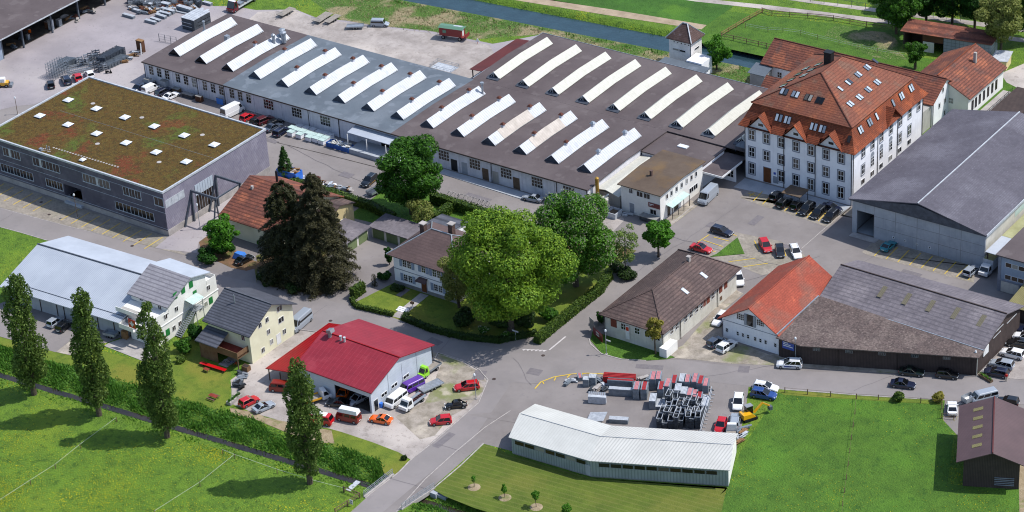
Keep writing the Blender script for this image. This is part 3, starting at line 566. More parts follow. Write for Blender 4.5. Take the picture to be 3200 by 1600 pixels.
# tar repairs, seams and cracks in the paving
b = MB(); r3 = random.Random(9)
for (x, y, w_, l, a_) in ((6, -33, 3, 1.6, -.1), (20, -38, 2.2, 3, .4), (27, -58, 1.4, 5, 0), (-30, -40, 6, 1.2, 0), (-60, -40, 4, 2, 0), (45, -20, 5, 1.4, .42), (60, -12, 2, 2.2, .42), (28, -32, 2.6, 2, .2), (28, 30, 3, 2, 0), (34, 36, 1.6, 4, 0), (45, 30, 5, 1.3, 0), (-20, 16, 6, 1.3, 0), (-50, 10, 3, 2, 0), (70, 33, 4, 1.4, 0), (-10, -22, 1.2, 3, 0), (28, 16, 2, 4, .1), (-75, 14, 5, 1.2, 0), (85, 2, 1, 1, .4)):
    c_, s_ = math.cos(a_), math.sin(a_); b.face([(x+dx*c_-dy*s_, y+dx*s_+dy*c_, .052) for dx, dy in ((-w_/2, -l/2), (w_/2, -l/2), (w_/2, l/2), (-w_/2, l/2))])
mat('tar_patch', '716c6e', '676265', scale=1.5); tag(b.build('road_repair', 'tar_patch'), kind='structure')
sm = []
for (x0, y0, x1, y1) in ((26, -60, 31, -59), (26, -72, 33, -71), (22, -30, 30, -36), (-60, -36, -60, -43), (-20, -33, -19, -43), (22, 22, 50, 23), (30, -14, 52, 30), (55, -18, 64, -8), (-90, 18, -40, 8), (24, 2, 28, 40), (8, -31, 10, -39), (60, 30, 62, 41), (80, -8, 84, 0), (-100, -38, -100, -43)):
    p = Vector((x0, y0, 0)); q = Vector((x1, y1, 0)); k = max(3, int((q-p).length/2)); pts = [p+(q-p)*i/k+Vector((r3.uniform(-.25, .25), r3.uniform(-.25, .25), 0)) for i in range(k+1)]; sm += list(zip(pts[:-1], pts[1:]))
line(sm, .09, .058, 'tar_patch', 'road_seams')
# ---------------------------------------------------------------- window kinds
winmesh('fac', 1.45, 2.3, 2, 3, .08, .07)
winmesh('facbig', 2.9, 2.35, 4, 3, .1, .08)
winmesh('mill', 1.35, 2.15, 2, 2, .09, .1, sur=('stone_trim', .22, .05))
winmesh('millg', 1.35, 2.5, 2, 2, .09, .1, sur=('stone_trim', .22, .05))
winmesh('millarch', 1.35, 2.3, 2, 3, .09, .09)
winmesh('small', .9, 1.1, 2, 1, .07, .07)
winmesh('small2', 1.5, 1.2, 2, 1, .07, .07)
winmesh('cell', .6, .9, 1, 2, .09, .06)
winmesh('strip', 1.25, 1.0, 1, 1, .06, .05, fm='white_frame')
winmesh('long', 1.9, .55, 1, 1, .06, .05)
winmesh('tall', .95, 2.3, 2, 4, .08, .06, fm='dark_frame')
winmesh('old', 1.15, 1.35, 2, 2, .08, .07)
winmesh('oldgrid', 1.6, 1.3, 4, 3, .08, .06)
winmesh('villa', 1.0, 1.55, 2, 3, .08, .06)
winmesh('barn', 1.3, .55, 4, 2, .05, .05, fm='steel_light')
winmesh('office', .75, 1.15, 1, 1, .08, .05, sur=('stone_trim', .08, .02))
winmesh('shedwin', 1.9, .85, 1, 1, .05, .05, fm='grey_frame')
winmesh('hallwin', 1.7, .8, 2, 1, .1, .1)
def door(parent, x, y, z, w_, h_, face, m='wood_door', name='door', frame='white_frame'):
    f = MB().box(-w_/2-.1, -w_/2, -.05, .01, 0, h_+.1).box(w_/2, w_/2+.1, -.05, .01, 0, h_+.1).box(-w_/2, w_/2, -.05, .01, h_, h_+.1)
    fr = inst('door_frame', f.mesh('door_frame', frame), parent, (x, y, z), ROT[face])
    d = MB().box(-w_/2, w_/2, -.03, .012, 0, h_)
    o = bpy.data.objects.new(name, d.mesh(name, m)); COL.objects.link(o); o.parent = fr
    return fr
def pipe(parent, x, y, z0, z1, m='dark_frame', name='downpipe', r=.07):
    return MB().cyl((x, y, z0), (x, y, z1), r, k=6).build(name, m, parent)
def velux(parent, c, u, s_, w_, l_, glass='sky_glass', nm='roof_window', fm='dark_frame'):
    u = Vector(u).normalized(); s_ = Vector(s_).normalized(); n = u.cross(s_).normalized()
    if n.z < 0: n = -n
    c = Vector(c)+n*.05
    f = MB().obox(c, u, s_, n, w_/2, l_/2, .06).build(nm, fm, parent)
    MB().obox(c+n*.065, u, s_, n, w_/2-.09, l_/2-.1, .01).build('pane', glass, f)
    return f
# ================================================================ the works hall
fac = thing('works_hall', 'long low white works hall with brown and blue-grey roofs and two rows of skylights', 'factory', (-58, 22.7, 0))
FX0, FX1, FY0, FY1 = -119, 2.7, 22.8, 52.0
RX0, RX1, RY1 = -47.3, 22.4, 78.6
b = MB(); b.box(FX0, FX1, FY0, FY0+.4, 0, 4.75); b.box(FX0, FX0+.4, FY0+.4, FY1, 0, 4.9); b.box(FX0+.4, RX0+.4, FY1-.4, FY1, 0, 4.9)
b.box(FX1-.4, FX1, FY0+.4, 42.3, 0, 4.9)
b.box(RX0, RX0+.4, FY1, RY1, 0, 4.9); b.box(RX0+.4, RX1, RY1-.4, RY1, 0, 4.9); b.box(RX1-.4, RX1, 52, RY1-.4, 0, 4.9)
b.build('wall', 'plaster_factory', fac)
# pilasters on the front
sep('pilaster', 'plaster_factory', fac, [(x-.22, x+.22, FY0-.12, FY0+.01, 0, 4.6) for x in [-118.85+8.08*k for k in range(16)]])
def rz(y, y0=FY0-.5, y1=FY1, h=.4, b0=4.95): ym = (y0+y1)/2; return b0+h*(1-abs(y-ym)/((y1-y0)/2))
ym = (FY0-.5+FY1)/2
def fr(x0, x1, m, y1=FY1, name='roof'):
    b = MB(); b.slab([(x0, FY0-.5, 4.95), (x1, FY0-.5, 4.95), (x1, ym, 5.35), (x0, ym, 5.35)], .22); b.slab([(x0, ym, 5.35), (x1, ym, 5.35), (x1, y1, 4.95), (x0, y1, 4.95)], .22)
    return b.build(name, m, fac)
fr(FX0-.4, -94.85, 'felt_brown'); fr(-94.83, -47.3, 'felt_grey'); fr(-47.28, FX1+.3, 'felt_brown')
b = MB(); yn = (52+RY1+.5)/2
b.slab([(RX0-.4, 52.01, 4.96), (RX1+.2, 52.01, 4.96), (RX1+.2, yn, 5.45), (RX0-.4, yn, 5.45)], .22); b.slab([(RX0-.4, yn, 5.45), (RX1+.2, yn, 5.45), (RX1+.2, RY1+.4, 5.0), (RX0-.4, RY1+.4, 5.0)], .22)
b.build('roof', 'felt_brown', fac)
b = MB().box(RX0-.45, RX1+.2, RY1+.38, RY1+.5, 4.8, 5.1).box(RX0-.55, RX0-.41, 52.3, RY1+.5, 4.8, 5.08); b.build('roof_edge', 'zinc', fac)
MB().box(FX0-.45, FX1+.3, FY0-.62, FY0-.51, 4.72, 4.92).build('gutter', 'soffit', fac)
def skylight(x, y0, y1, w_, h, m, zf, mf='lead', light=False, seg=None):
    """saw-free ridge skylight following the shallow roof"""
    n = 2; ys = [y0, (y0+y1)/2, y1]; xr = x+w_/2
    body = MB(); 
    for i in range(2):
        a, c = ys[i], ys[i+1]; za, zc = zf(a)-.02, zf(c)-.02
        body.slab([(x+w_+.1, a, za+.25), (x+w_+.1, c, zc+.25), (xr, c, zc+h), (xr, a, za+h)], .1)
        body.slab([(x-.1, c, zc+.25), (x-.1, a, za+.25), (xr, a, za+h), (xr, c, zc+h)], .1)
    o = body.build('skylight', m, fac)
    e = MB()
    for yy, sgn in ((y0+.12, 1), (y1-.12, -1)):
        z = zf(yy); e.face([(x+.05, yy, z-.05), (x+w_-.05, yy, z-.05), (x+w_-.05, yy, z+.22), (xr, yy, z+h-.1), (x+.05, yy, z+.22)])
    for xx in (x, x+w_): e.box(xx-.06, xx+.06, y0+.12, y1-.12, zf(y0)-.05, zf(y0)+.3)
    e.build('skylight_gable', mf, o)
    if light:
        q = MB(); z = zf(y0); q.slab([(x-.1, y0-.75, z+.12), (x+w_+.1, y0-.75, z+.12), (x+w_+.1, y0+.1, z+.4), (x-.1, y0+.1, z+.4)], .25); q.build('skylight_apron', 'lead', o)
        q = MB().bar((xr, y0+.1, z+.3), (xr, y0+.1, z+h-.05), .05).bar((x+w_*.25, y0+.1, z+.35), (xr, y0+.1, z+h), .05).bar((x+w_, y0+.1, z+.3), (xr, y0+.1, z+h), .06).bar((x, y0+.1, z+.3), (xr, y0+.1, z+h), .06); q.build('skylight_frame', 'white_frame', o)
    return o
vent_m = {}
def vent(x, y, z, cap='terracotta', h=1.0, sc=.82):
    key = (cap, round(sc, 1))
    if key not in vent_m:
        a = MB().box(-.38*sc, .38*sc, -.38*sc, .38*sc, 0, .75); a.box(-.28*sc, .28*sc, -.28*sc, .28*sc, .75, 1.05)
        c = MB(); s_ = .62*sc; c.hexa([(-s_, -s_, 1.0), (s_, -s_, 1.0), (s_, s_, 1.0), (-s_, s_, 1.0), (-.25*sc, -.25*sc, 1.4), (.25*sc, -.25*sc, 1.4), (.25*sc, .25*sc, 1.4), (-.25*sc, .25*sc, 1.4)])
        vent_m[key] = (a.mesh('vent', 'plaster_factory'), c.mesh('vent_cap', cap))
    a, c = vent_m[key]; o = inst('roof_vent', a, fac, (x, y, z-.35)); q = bpy.data.objects.new('vent_cap', c); COL.objects.link(q); q.parent = o
for k in range(15):
    x = -116.3+8.06*k; y1 = 48.0 if k in (0, 1, 2, 3) else 46.9
    mm = 'skylight_sheet'
    o = skylight(x, 28.2, y1, 3.35, 1.75, mm, rz, 'window_glass' if k < 3 else 'lead')
    if k in (11, 12): # a beige renewed stretch in the middle
        q = MB(); xr = x+1.675
        ya, yb = (31.5, 42.5); 
        for a, c in ((ya, ym), (ym, yb)):
            q.slab([(x+3.47, a, rz(a)+.26), (x+3.47, c, rz(c)+.26), (xr, c, rz(c)+1.79), (xr, a, rz(a)+1.79)], .05)
        q.build('renewed_sheets', 'skylight_beige', o)
    zz = lambda y: rz(y)+1.55
    if k >= 4: 
        cp = 'zinc' if k >= 13 and k != 13 else 'terracotta'
        vent(x+1.68, 33.6, zz(33.6), 'zinc' if k == 14 else 'terracotta'); vent(x+1.68, 43.4, zz(43.4), 'zinc' if k >= 13 else 'terracotta')
    elif k == 3: vent(x+1.2, 39.4, zz(39.4))
    elif k == 2: vent(x+1.0, 38.8, zz(38.8))
    elif k == 1: MB().box(x+.3, x+1.3, 38, 39, rz(38.5)+.9, rz(38.5)+2.2).build('fan_box', 'zinc', fac)
    elif k == 0: MB().cyl((x+1, 39.5, 5.6), (x+1, 39.5, 8.8), .22).box(x+.6, x+1.4, 39.1, 39.9, 5.6, 6.6).cyl((x+1, 39.5, 8.8), (x+1, 39.5, 9.0), .33).build('flue', 'zinc', fac)
for (x, y, r) in ((-97.6, 46.4, .7), (-96.4, 45.4, .7), (-97.5, 43.2, .45)):
    MB().cyl((x, y, 5.4), (x, y, 7.5), r*.8, k=12).cyl((x, y, 7.5), (x, y, 8.0), r, r*1.1, k=12).cyl((x, y, 8.0), (x, y, 8.25), r*1.1, r*.4, k=12).build('extract_fan', 'zinc', fac)
MB().cyl((-40.6, 46.2, 5.3), (-40.6, 46.2, 8.0), .22).cyl((-40.6, 46.2, 7.9), (-40.6, 46.2, 8.3), .42, k=10).build('flue', 'zinc', fac)
def rz2(y): return 4.96+.49*(1-abs(y-yn)/(yn-52))
for k in range(9): skylight(-45+7.9*k, 54.3, 74.9, 2.9, 1.55, 'skylight_cream', rz2, 'dark_frame', light=True)
# front windows
for gx in (-117.1, -108.9, -100.75, -92.7):
    for i in range(3): win(fac, 'fac', gx+2.45*i, FY0, 1.95)
for x in (-82.0, -73.9, -65.85, -33.7, -25.6, -17.6, -9.8, -1.95): win(fac, 'facbig', x, FY0, 1.85)
for x in (-57.5, -55.9): win(fac, 'small2', x, FY0, 1.8)
for x, m_, w_ in ((-31.0, 'dark_frame', 1.9), (-28.4, 'concrete_grey', 1.5), (-23.0, 'wood_fence', 1.7), (-15.1, 'wood_fence', 1.7), (-20.4, 'plaster_grey', 1.6), (-49.5, 'dark_void', 2.2)): door(fac, x, FY0, .05, w_, 2.7, '-y', m_, frame='plaster_factory')
for x in (-119.1, -103.0, -94.9, -70.5, -62.0, -21.3, -4.9, 2.5): pipe(fac, x, FY0-.16, 0, 4.75)
# canopy over the loading bay
c = thing('loading_canopy', 'white sheet canopy on posts over the loading platform of the works hall', 'canopy', (-51.5, 21, 0))
MB().slab([(-57.4, 19.9, 3.75), (-46.0, 19.9, 3.75), (-46.0, 23.1, 4.2), (-57.4, 23.1, 4.2)], .14).build('roof', 'metal_pale_flat', c)
sep('post', 'white_frame', c, [(x-.08, x+.08, 19.1, 19.26, 0, 3.8) for x in (-56.8, -51.6, -46.4)])
p_ = MB().box(-55.8, -40.2, 18.0, 22.6, .02, 1.05).build('loading_platform', 'concrete_grey'); tag(p_, 'grey concrete loading platform in front of the works hall under the white canopy', 'loading platform')
# low link building between works and mill, lead-roofed porch
lk = thing('link_building', 'low brown flat-roofed link building between works hall and white mill with one square rooflight', 'building', (10, 47, 0))
MB().box(2.75, 17.4, 42.6, 51.2, 0, 4.35).build('wall', 'plaster_white', lk)
MB().box(2.2, 17.4, 42.3, 51.95, 4.35, 4.62).build('roof', 'felt_brown', lk)
MB().box(8.3, 10.5, 47.5, 48.7, 4.62, 4.85).build('rooflight', 'dome', lk)
MB().box(17.45, 22.3, 42.2, 51.9, 3.55, 3.8).build('porch_roof', 'felt_brown', lk)
MB().box(17.42, 22.36, 42.05, 42.19, 3.45, 3.85).box(22.32, 22.45, 42.2, 50, 3.45, 3.85).build('porch_edge', 'white_frame', lk)
MB().box(18, 22.3, 47.6, 47.8, 0, 3.5).box(17.4, 17.6, 42.5, 47.6, 0, 3.5).build('porch_wall', 'plaster_white', lk)
win(lk, 'facbig', 20.4, 47.6, .9)
# shed roof between office and works
sh = thing('lean_to_shed', 'narrow white sheet-roofed shed squeezed between works hall and office', 'shed', (4, 33, 0))
MB().slab([(2.75, 25.8, 3.6), (5.0, 25.8, 3.9), (5.0, 42.2, 3.9), (2.75, 42.2, 3.6)], .12).slab([(5.0, 25.8, 3.9), (8.1, 25.8, 3.1), (8.1, 42.2, 3.1), (5.0, 42.2, 3.9)], .12).build('roof', 'skylight_cream', sh)
gw = MB(); gw.prism([(2.8, 26.4), (8.0, 26.4), (8.0, 42), (2.8, 42)], 0, 2.95); gw.build('wall', 'plaster_grey', sh)
pp = thing('flue_pipe', 'tall brass-coloured flue pipe at the front corner of the works hall', 'pipe', (3.6, 24.9, 0)); MB().cyl((3.6, 24.9, 0), (3.6, 24.9, 6.6), .38, k=12).build('pipe', 'copper_pipe', pp); MB().cyl((3.6, 24.9, 6.6), (3.6, 24.9, 6.85), .45, .2, k=12).build('cowl', 'copper_pipe', pp)
si = thing('dust_silo', 'small round grey dust silo on a skip beside the office', 'silo', (5.9, 23.9, 0)); MB().cyl((5.9, 23.9, 1.1), (5.9, 23.9, 3.0), .8, 1.0, k=16).cyl((5.9, 23.9, 3.0), (5.9, 23.9, 3.3), 1.0, .7, k=16).build('drum', 'plaster_shed', si); MB().box(4.9, 7.0, 22.7, 24.9, .05, 1.1).build('skip', 'alu_pale', si); MB().cyl((5.9, 23.9, 3.2), (6.6, 24.5, 3.9), .2).build('duct', 'zinc', si)
tk = thing('open_skip', 'open grey skip standing by the corner of the office', 'skip', (8.0, 23.2, 0)); MB().box(7.3, 9.6, 22.2, 22.35, 0, 1.2).box(7.3, 9.6, 24.6, 24.75, 0, 1.2).box(7.3, 7.45, 22.35, 24.6, 0, 1.2).box(9.45, 9.6, 22.35, 24.6, 0, 1.2).build('side', 'alu_pale', tk); MB().box(7.45, 9.45, 22.35, 24.6, 0, .75).build('load', 'felt_office', tk)
# ================================================================ office
of = thing('office_building', 'small white two-storey office with mossy brown flat roof beside the works hall', 'office', (13, 34, 0))
MB().box(8.7, 18.0, 25.9, 41.8, 0, 6.2).build('wall', 'plaster_bright', of)
rf = MB().slab([(8.2, 25.3, 6.35), (18.5, 25.3, 6.35), (18.5, 33.6, 6.75), (8.2, 33.6, 6.75)], .18).slab([(8.2, 33.6, 6.75), (18.5, 33.6, 6.75), (18.5, 42.3, 6.35), (8.2, 42.3, 6.35)], .18).build('roof', 'felt_office', of)
MB().box(12.3, 12.75, 31, 31.45, 6.5, 7.7).box(12.2, 12.85, 30.9, 31.55, 7.7, 7.8).build('chimney', 'brick_chimney', rf)
for y in (28.4, 30.1, 32.0, 33.9, 35.8, 37.6, 39.3): win(of, 'office', 18.0, y, 4.1, '+x')
for y in (37.4, 39.0): win(of, 'small2', 18.0, y, 1.3, '+x')
win(of, 'small', 11.1, 25.9, 4.7); win(of, 'small2', 13.2, 25.9, 4.5); win(of, 'small2', 14.9, 25.9, 4.5); win(of, 'small2', 16.3, 25.9, 1.3)
door(of, 11.2, 25.9, .3, 1.1, 2.2, '-y', 'grey_frame')
MB().box(15.2, 17.9, 25.8, 25.88, 2.9, 3.9).build('name_board', 'paint_burgundy', of)
MB().box(15.4, 16.5, 25.78, 25.81, 3.5, 3.65).box(15.4, 16.0, 25.78, 25.81, 3.25, 3.33).build('lettering', 'white_frame', of)
MB().slab([(18.05, 27.9, 3.05), (19.6, 27.9, 2.75), (19.6, 34.4, 2.75), (18.05, 34.4, 3.05)], .06).build('canopy', 'canopy_glass', of)
sep('canopy_post', 'dark_frame', of, [(19.45, 19.55, y-.05, y+.05, 0, 2.75) for y in (28, 30.1, 32.2, 34.3)])
door(of, 18.0, 28.9, .1, 1.1, 2.2, '+x', 'window_glass'); door(of, 18.0, 31.6, .1, 1.6, 2.2, '+x', 'window_glass')
# ================================================================ the mill
ml = thing('mill_building', 'tall white three-storey mill with orange tiled mansard roof and three gablets', 'building', (35, 60, 0))
MX0, MX1, MY0, MY1 = 22.7, 47.5, 50.6, 80.5
b = MB().box(MX0, MX1, MY0, MY1, 0, 12.0)
for cx in (26.5, 34.65, 42.65):
    n = len(b.v); b.v += [(cx-2.55, MY0, 12.0), (cx+2.55, MY0, 12.0), (cx, MY0, 14.7), (cx-2.55, MY0+.4, 12.0), (cx+2.55, MY0+.4, 12.0), (cx, MY0+.4, 14.7)]
    b.f += [(n, n+1, n+2), (n+5, n+4, n+3), (n+1, n+4, n+5, n+2), (n+3, n, n+2, n+5)]
n = len(b.v); b.v += [(MX1, 63.4, 12.0), (MX1, 69.2, 12.0), (MX1, 66.3, 14.6), (MX1-.4, 63.4, 12.0), (MX1-.4, 69.2, 12.0), (MX1-.4, 66.3, 14.6)]
b.f += [(n, n+1, n+2), (n+5, n+4, n+3), (n+1, n+4, n+5, n+2), (n+3, n, n+2, n+5)]
b.build('wall', 'plaster_white', ml)
ex0, ex1, ey0, ey1 = 21.6, 48.4, 49.8, 81.2; ux0, ux1, uy0, uy1 = 23.4, 45.9, 52.9, 78.0; zb, zu, zt = 12.1, 16.2, 22.0
ra, rb = (34.5, 60.9), (34.5, 69.6)
def lerp(a, c, q): return tuple(a[i]+(c[i]-a[i])*q for i in range(3))
b = MB()   # flared lower mansard
def mans(p0, p1, q0, q1):
    a0 = lerp((*p0, zb), (*q0, zu), .38); a1 = lerp((*p1, zb), (*q1, zu), .38); a0 = (a0[0], a0[1], a0[2]-.35); a1 = (a1[0], a1[1], a1[2]-.35)
    b.face([(*p0, zb), (*p1, zb), a1, a0]); b.face([a0, a1, (*q1, zu), (*q0, zu)]); return a0, a1
# the mansard's front is cut by the gablets: build it in strips
fx = [ex0, 23.95, 29.05, 32.1, 37.2, 40.1, 45.2, ex1]; tz = .38
def fp(x, q):   # point on the front mansard plane at plan x (eave x) and fraction q
    xx = x
    if x == ex0: xx = ex0+(ux0-ex0)*q
    if x == ex1: xx = ex1+(ux1-ex1)*q
    return (xx, ey0+(uy0-ey0)*q, zb+(zu-zb)*q-(.35 if q == tz else 0))
for i in range(7):
    if i % 2 == 0: b.face([fp(fx[i], 0), fp(fx[i+1], 0), fp(fx[i+1], tz), fp(fx[i], tz)])
    else:
        m_ = (fx[i]+fx[i+1])/2; b.face([fp(fx[i], tz), fp(fx[i+1], tz), (fx[i+1], MY0+.3, 12.0), (fx[i], MY0+.3, 12.0)])
    b.face([fp(fx[i], tz), fp(fx[i+1], tz), fp(fx[i+1], 1), fp(fx[i], 1)])
mans((ex1, ey0), (ex1, ey1), (ux1, uy0), (ux1, uy1)); mans((ex1, ey1), (ex0, ey1), (ux1, uy1), (ux0, uy1)); mans((ex0, ey1), (ex0, ey0), (ux0, uy1), (ux0, uy0))
b.face([(ex0, ey0, zb-.12), (ex1, ey0, zb-.12), (ex1, MY0, zb-.12), (ex0, MY0, zb-.12)][::-1])
b.slab([(MX1, MY0, zb-.02), (ex1, MY0, zb-.02), (ex1, ey1, zb-.02), (MX1, ey1, zb-.02)], .1); b.slab([(ex0, MY0, zb-.02), (MX0, MY0, zb-.02), (MX0, ey1, zb-.02), (ex0, ey1, zb-.02)], .1)
lower = b.build('mansard_roof', 'tile_orange', ml)
# gablet roofs
def gablet(cx):
    g_ = MB(); hw, zr_ = 2.95, 15.25; yb = 52.2
    g_.slab([(cx-hw, ey0-.15, zb-.05), (cx, ey0-.15, zr_), (cx, yb+.4, zr_), (cx-hw, yb-.9, zb-.05)][::-1], .16)
    g_.slab([(cx+hw, ey0-.15, zb-.05), (cx, ey0-.15, zr_), (cx, yb+.4, zr_), (cx+hw, yb-.9, zb-.05)], .16)
    o = g_.build('gablet_roof', 'tile_orange', ml)
    w_ = MB().box(cx-.55, cx+.55, MY0-.05, MY0+.01, 12.6, 13.15).build('gablet_window', 'window_glass', ml)
for cx in (26.5, 34.65, 42.65): gablet(cx)
g_ = MB(); g_.slab([(ex1+.15, 63.2, zb-.05), (ex1+.15, 66.3, 15.2), (45.9, 66.3, 15.2), (47.2, 63.2, zb-.05)], .16); g_.slab([(ex1+.15, 69.4, zb-.05), (ex1+.15, 66.3, 15.2), (45.9, 66.3, 15.2), (47.2, 69.4, zb-.05)][::-1], .16); g_.build('gablet_roof', 'tile_orange', ml)
up = hip(ml, ux0+.1, ux1-.1, uy0+.1, uy1-.1, zu, zt, 'tile_mill', over=.45, ra=ra, rb=rb, th=.12, name='upper_roof', cap='terracotta')
# plain ceiling under the tiles so no light leaks
MB().box(22.9, 47.3, 50.9, 80.3, 12.0, 12.08).build('attic_floor', 'soffit', ml)
# upper roof windows, right slope
sl_r = Vector((-(45.9-34.5), 0, zt-zu)).normalized()
def on_right(x): return zu+.14+(ux1+.35-x)/(ux1+.35-34.5)*(zt-zu)
for (xx, y) in ((39.2, 71.6), (39.2, 67.8), (39.2, 63.9), (42.6, 69.6), (42.6, 65.8), (42.7, 62.0), (42.6, 58.4)):
    for d_ in (-.42, .42): velux(ml, (xx, y+d_, on_right(xx)), (0, 1, 0), sl_r, .75, 1.5)
for (xx, y) in ((39.2, 75.0), (39.2, 60.4)): velux(ml, (xx, y, on_right(xx)), (0, 1, 0), sl_r, .75, 1.5)
sl_l = Vector((34.5-22.95, 0, zt-zu)).normalized()
for (xx, y) in ((27.2, 58.6), (27.2, 61.6), (27.2, 64.6), (27.2, 67.6), (29.8, 62.2), (29.8, 65.2), (29.8, 68.2)):
    for d_ in (-.42, .42): velux(ml, (xx, y+d_, zu+.14+(xx-22.95)/(34.5-22.95)*(zt-zu)), (0, 1, 0), sl_l, .75, 1.5)
sl_f = Vector((0, 60.9-52.5, zt-zu)).normalized()
for x in (28.9, 31.5, 34.5, 37.1):
    for d_ in (-.45, .45): velux(ml, (x+d_, 55.9, zu+.14+(55.9-52.5)/(60.9-52.5)*(zt-zu)), (1, 0, 0), sl_f, .8, 1.5, 'sky_glass' if x < 34 else 'window_glass')
a0 = Vector(fp(30, tz)); sl_m = (Vector(fp(30, 1))-a0).normalized()
for x in (29.55, 30.45, 31.6, 32.4, 37.55, 38.45, 39.6, 40.4): velux(ml, Vector((x, a0.y, a0.z))+sl_m*1.75+Vector((0, -.05, .04)), (1, 0, 0), sl_m, .72, 1.6)
velux(ml, Vector((46.2, a0.y, a0.z))+sl_m*1.1+Vector((0, -.05, .04)), (1, 0, 0), sl_m, .7, 1.4, 'window_glass')
ar = Vector((ex1+(ux1-ex1)*.38, 0, zb+(zu-zb)*.38-.35)); sl_q = (Vector((ux1, 0, zu))-ar).normalized()
for y in (55.2, 59.0, 61.9, 68.8, 72.4, 76.6):
    for d_ in ((-.42, .42) if y not in (61.9, 68.8) else (0,)): velux(ml, Vector((ar.x, y+d_, ar.z))+sl_q*1.7+Vector((.05, 0, .04)), (0, 1, 0), sl_q, .75, 1.6)
ck = MB().box(31.9, 33.5, 66.6, 68.0, 19, 23.6).build('chimney', 'dark_frame', ml); MB().box(31.8, 33.6, 66.5, 68.1, 23.6, 23.75).build('chimney_cap', 'dark_frame', ck)
wx_ = [24.4+3.43*k for k in range(7)]
for i, x in enumerate(wx_):
    for z in (5.15, 9.05): win(ml, 'mill', x, MY0, z)
    if i != 1: win(ml, 'millg', x, MY0, 1.15)
door(ml, 28.0, MY0, .1, 1.7, 3.4, '-y', 'wood_door', frame='stone_trim')
MB().box(29.4, 30.6, MY0-.12, MY0-.01, .5, 2.0).build('letter_boxes', 'grey_frame', ml); MB().box(29.5, 30.0, MY0-.06, MY0-.01, 2.4, 2.9).build('house_number', 'paint_sign_blue', ml)
for x in (22.85, 31.9, 39.15, 47.35): pipe(ml, x, MY0-.1, 0, 12.1)
for y in (50.9, 61.0, 69.4, 80.3): pipe(ml, MX1+.1, y, 0, 12.1)
for y in (55.0, 58.9, 62.6, 66.6, 70.6, 74.7, 78.6): win(ml, 'mill', MX1, y, 9.1, '+x')
for y in (58.9, 62.6, 66.6): win(ml, 'millarch', MX1, y, 5.2, '+x')
for y in (55.0, 70.6, 74.7): win(ml, 'mill', MX1, y, 5.2, '+x')
for y in (55.0, 58.9, 62.6, 66.6, 70.6, 74.7): win(ml, 'small2', MX1, y, 2.9, '+x')
for y in (58.9, 62.6, 66.6):
    MB().cyl((MX1+.0, y, 7.75), (MX1+.06, y, 7.75), .72, k=16).build('fanlight', 'grey_frame', ml)
# fire stair landings between works and mill
fs = thing('fire_stair', 'grey steel fire stair landings on the left side of the white mill', 'stairs', (21.6, 60, 0))
for y, z in ((52, 6.5), (56, 8.2), (63, 6.8), (70, 7.5)):
    b = MB()
    b.box(20.3, 22.6, y-1.3, y+1.3, z-.1, z)
    for xx in (20.35, 21.5): 
        for yy in (y-1.25, y+1.25): b.box(xx-.03, xx+.03, yy-.03, yy+.03, z, z+1.1)
    b.box(20.3, 20.36, y-1.3, y+1.3, z+1.05, z+1.12); b.box(20.33, 20.4, y-1.2, y-1.1, 5.2, z)
    b.build('landing', 'steel_grey', fs)
ct = thing('entrance_canopy', 'dark brown flat canopy over the bicycle stand in front of the white mill', 'canopy', (37, 46.3, 0)); MB().box(34.9, 39.1, 44.4, 48.2, 2.45, 2.6).build('roof', 'felt_office', ct)
sep('post', 'dark_frame', ct, [(x-.05, x+.05, y-.05, y+.05, 0, 2.45) for x in (35.1, 38.9) for y in (44.6, 48.0)])
# ================================================================ long house behind the mill
lb = thing('long_house', 'long white building with red-brown tiled saddle roof behind the mill', 'building', (25, 91, 0))
gwalls(lb, 4.3, 45.5, 89.0, 100.2, 5.6, 8.8, 'x', 'plaster_white'); gable(lb, 4.3, 45.5, 89.0, 100.2, 5.6, 8.8, 'x', 'tile_old', over=.6, ov2=.4, ridge='terracotta')
MB().box(20, 45.2, 84, 89.0, 0, 5.0).build('side_wing', 'plaster_grey', lb)
for y, z in ((93.6, 6.2), (94.7, 3.2), (92.2, 3.1), (94.7, .3)): win(lb, 'office', 45.5, y, z, '+x')
win(lb, 'old', 8.5, 89.0, 2.8); win(lb, 'old', 12.5, 89.0, 2.8); pipe(lb, 45.6, 89.2, 0, 5.6)
sb = thing('side_house', 'low house with red tiled roof and grey gable between works hall and long house', 'building', (13, 84, 0))
gwalls(sb, 9.7, 22.2, 79.6, 84.4, 4.8, 6.5, 'x', 'plaster_white'); gable(sb, 9.7, 22.2, 79.6, 84.4, 4.8, 6.5, 'x', 'tile_old', over=.4)
MB().box(3.0, 6.6, 85.6, 88.95, 0, 4.2).build('lean_to', 'plaster_grey', lb); MB().slab([(2.6, 85.2, 4.3), (7.0, 85.2, 4.3), (7.0, 88.95, 5.2), (2.6, 88.95, 5.2)], .1).build('lean_to_roof', 'felt_grey', lb)
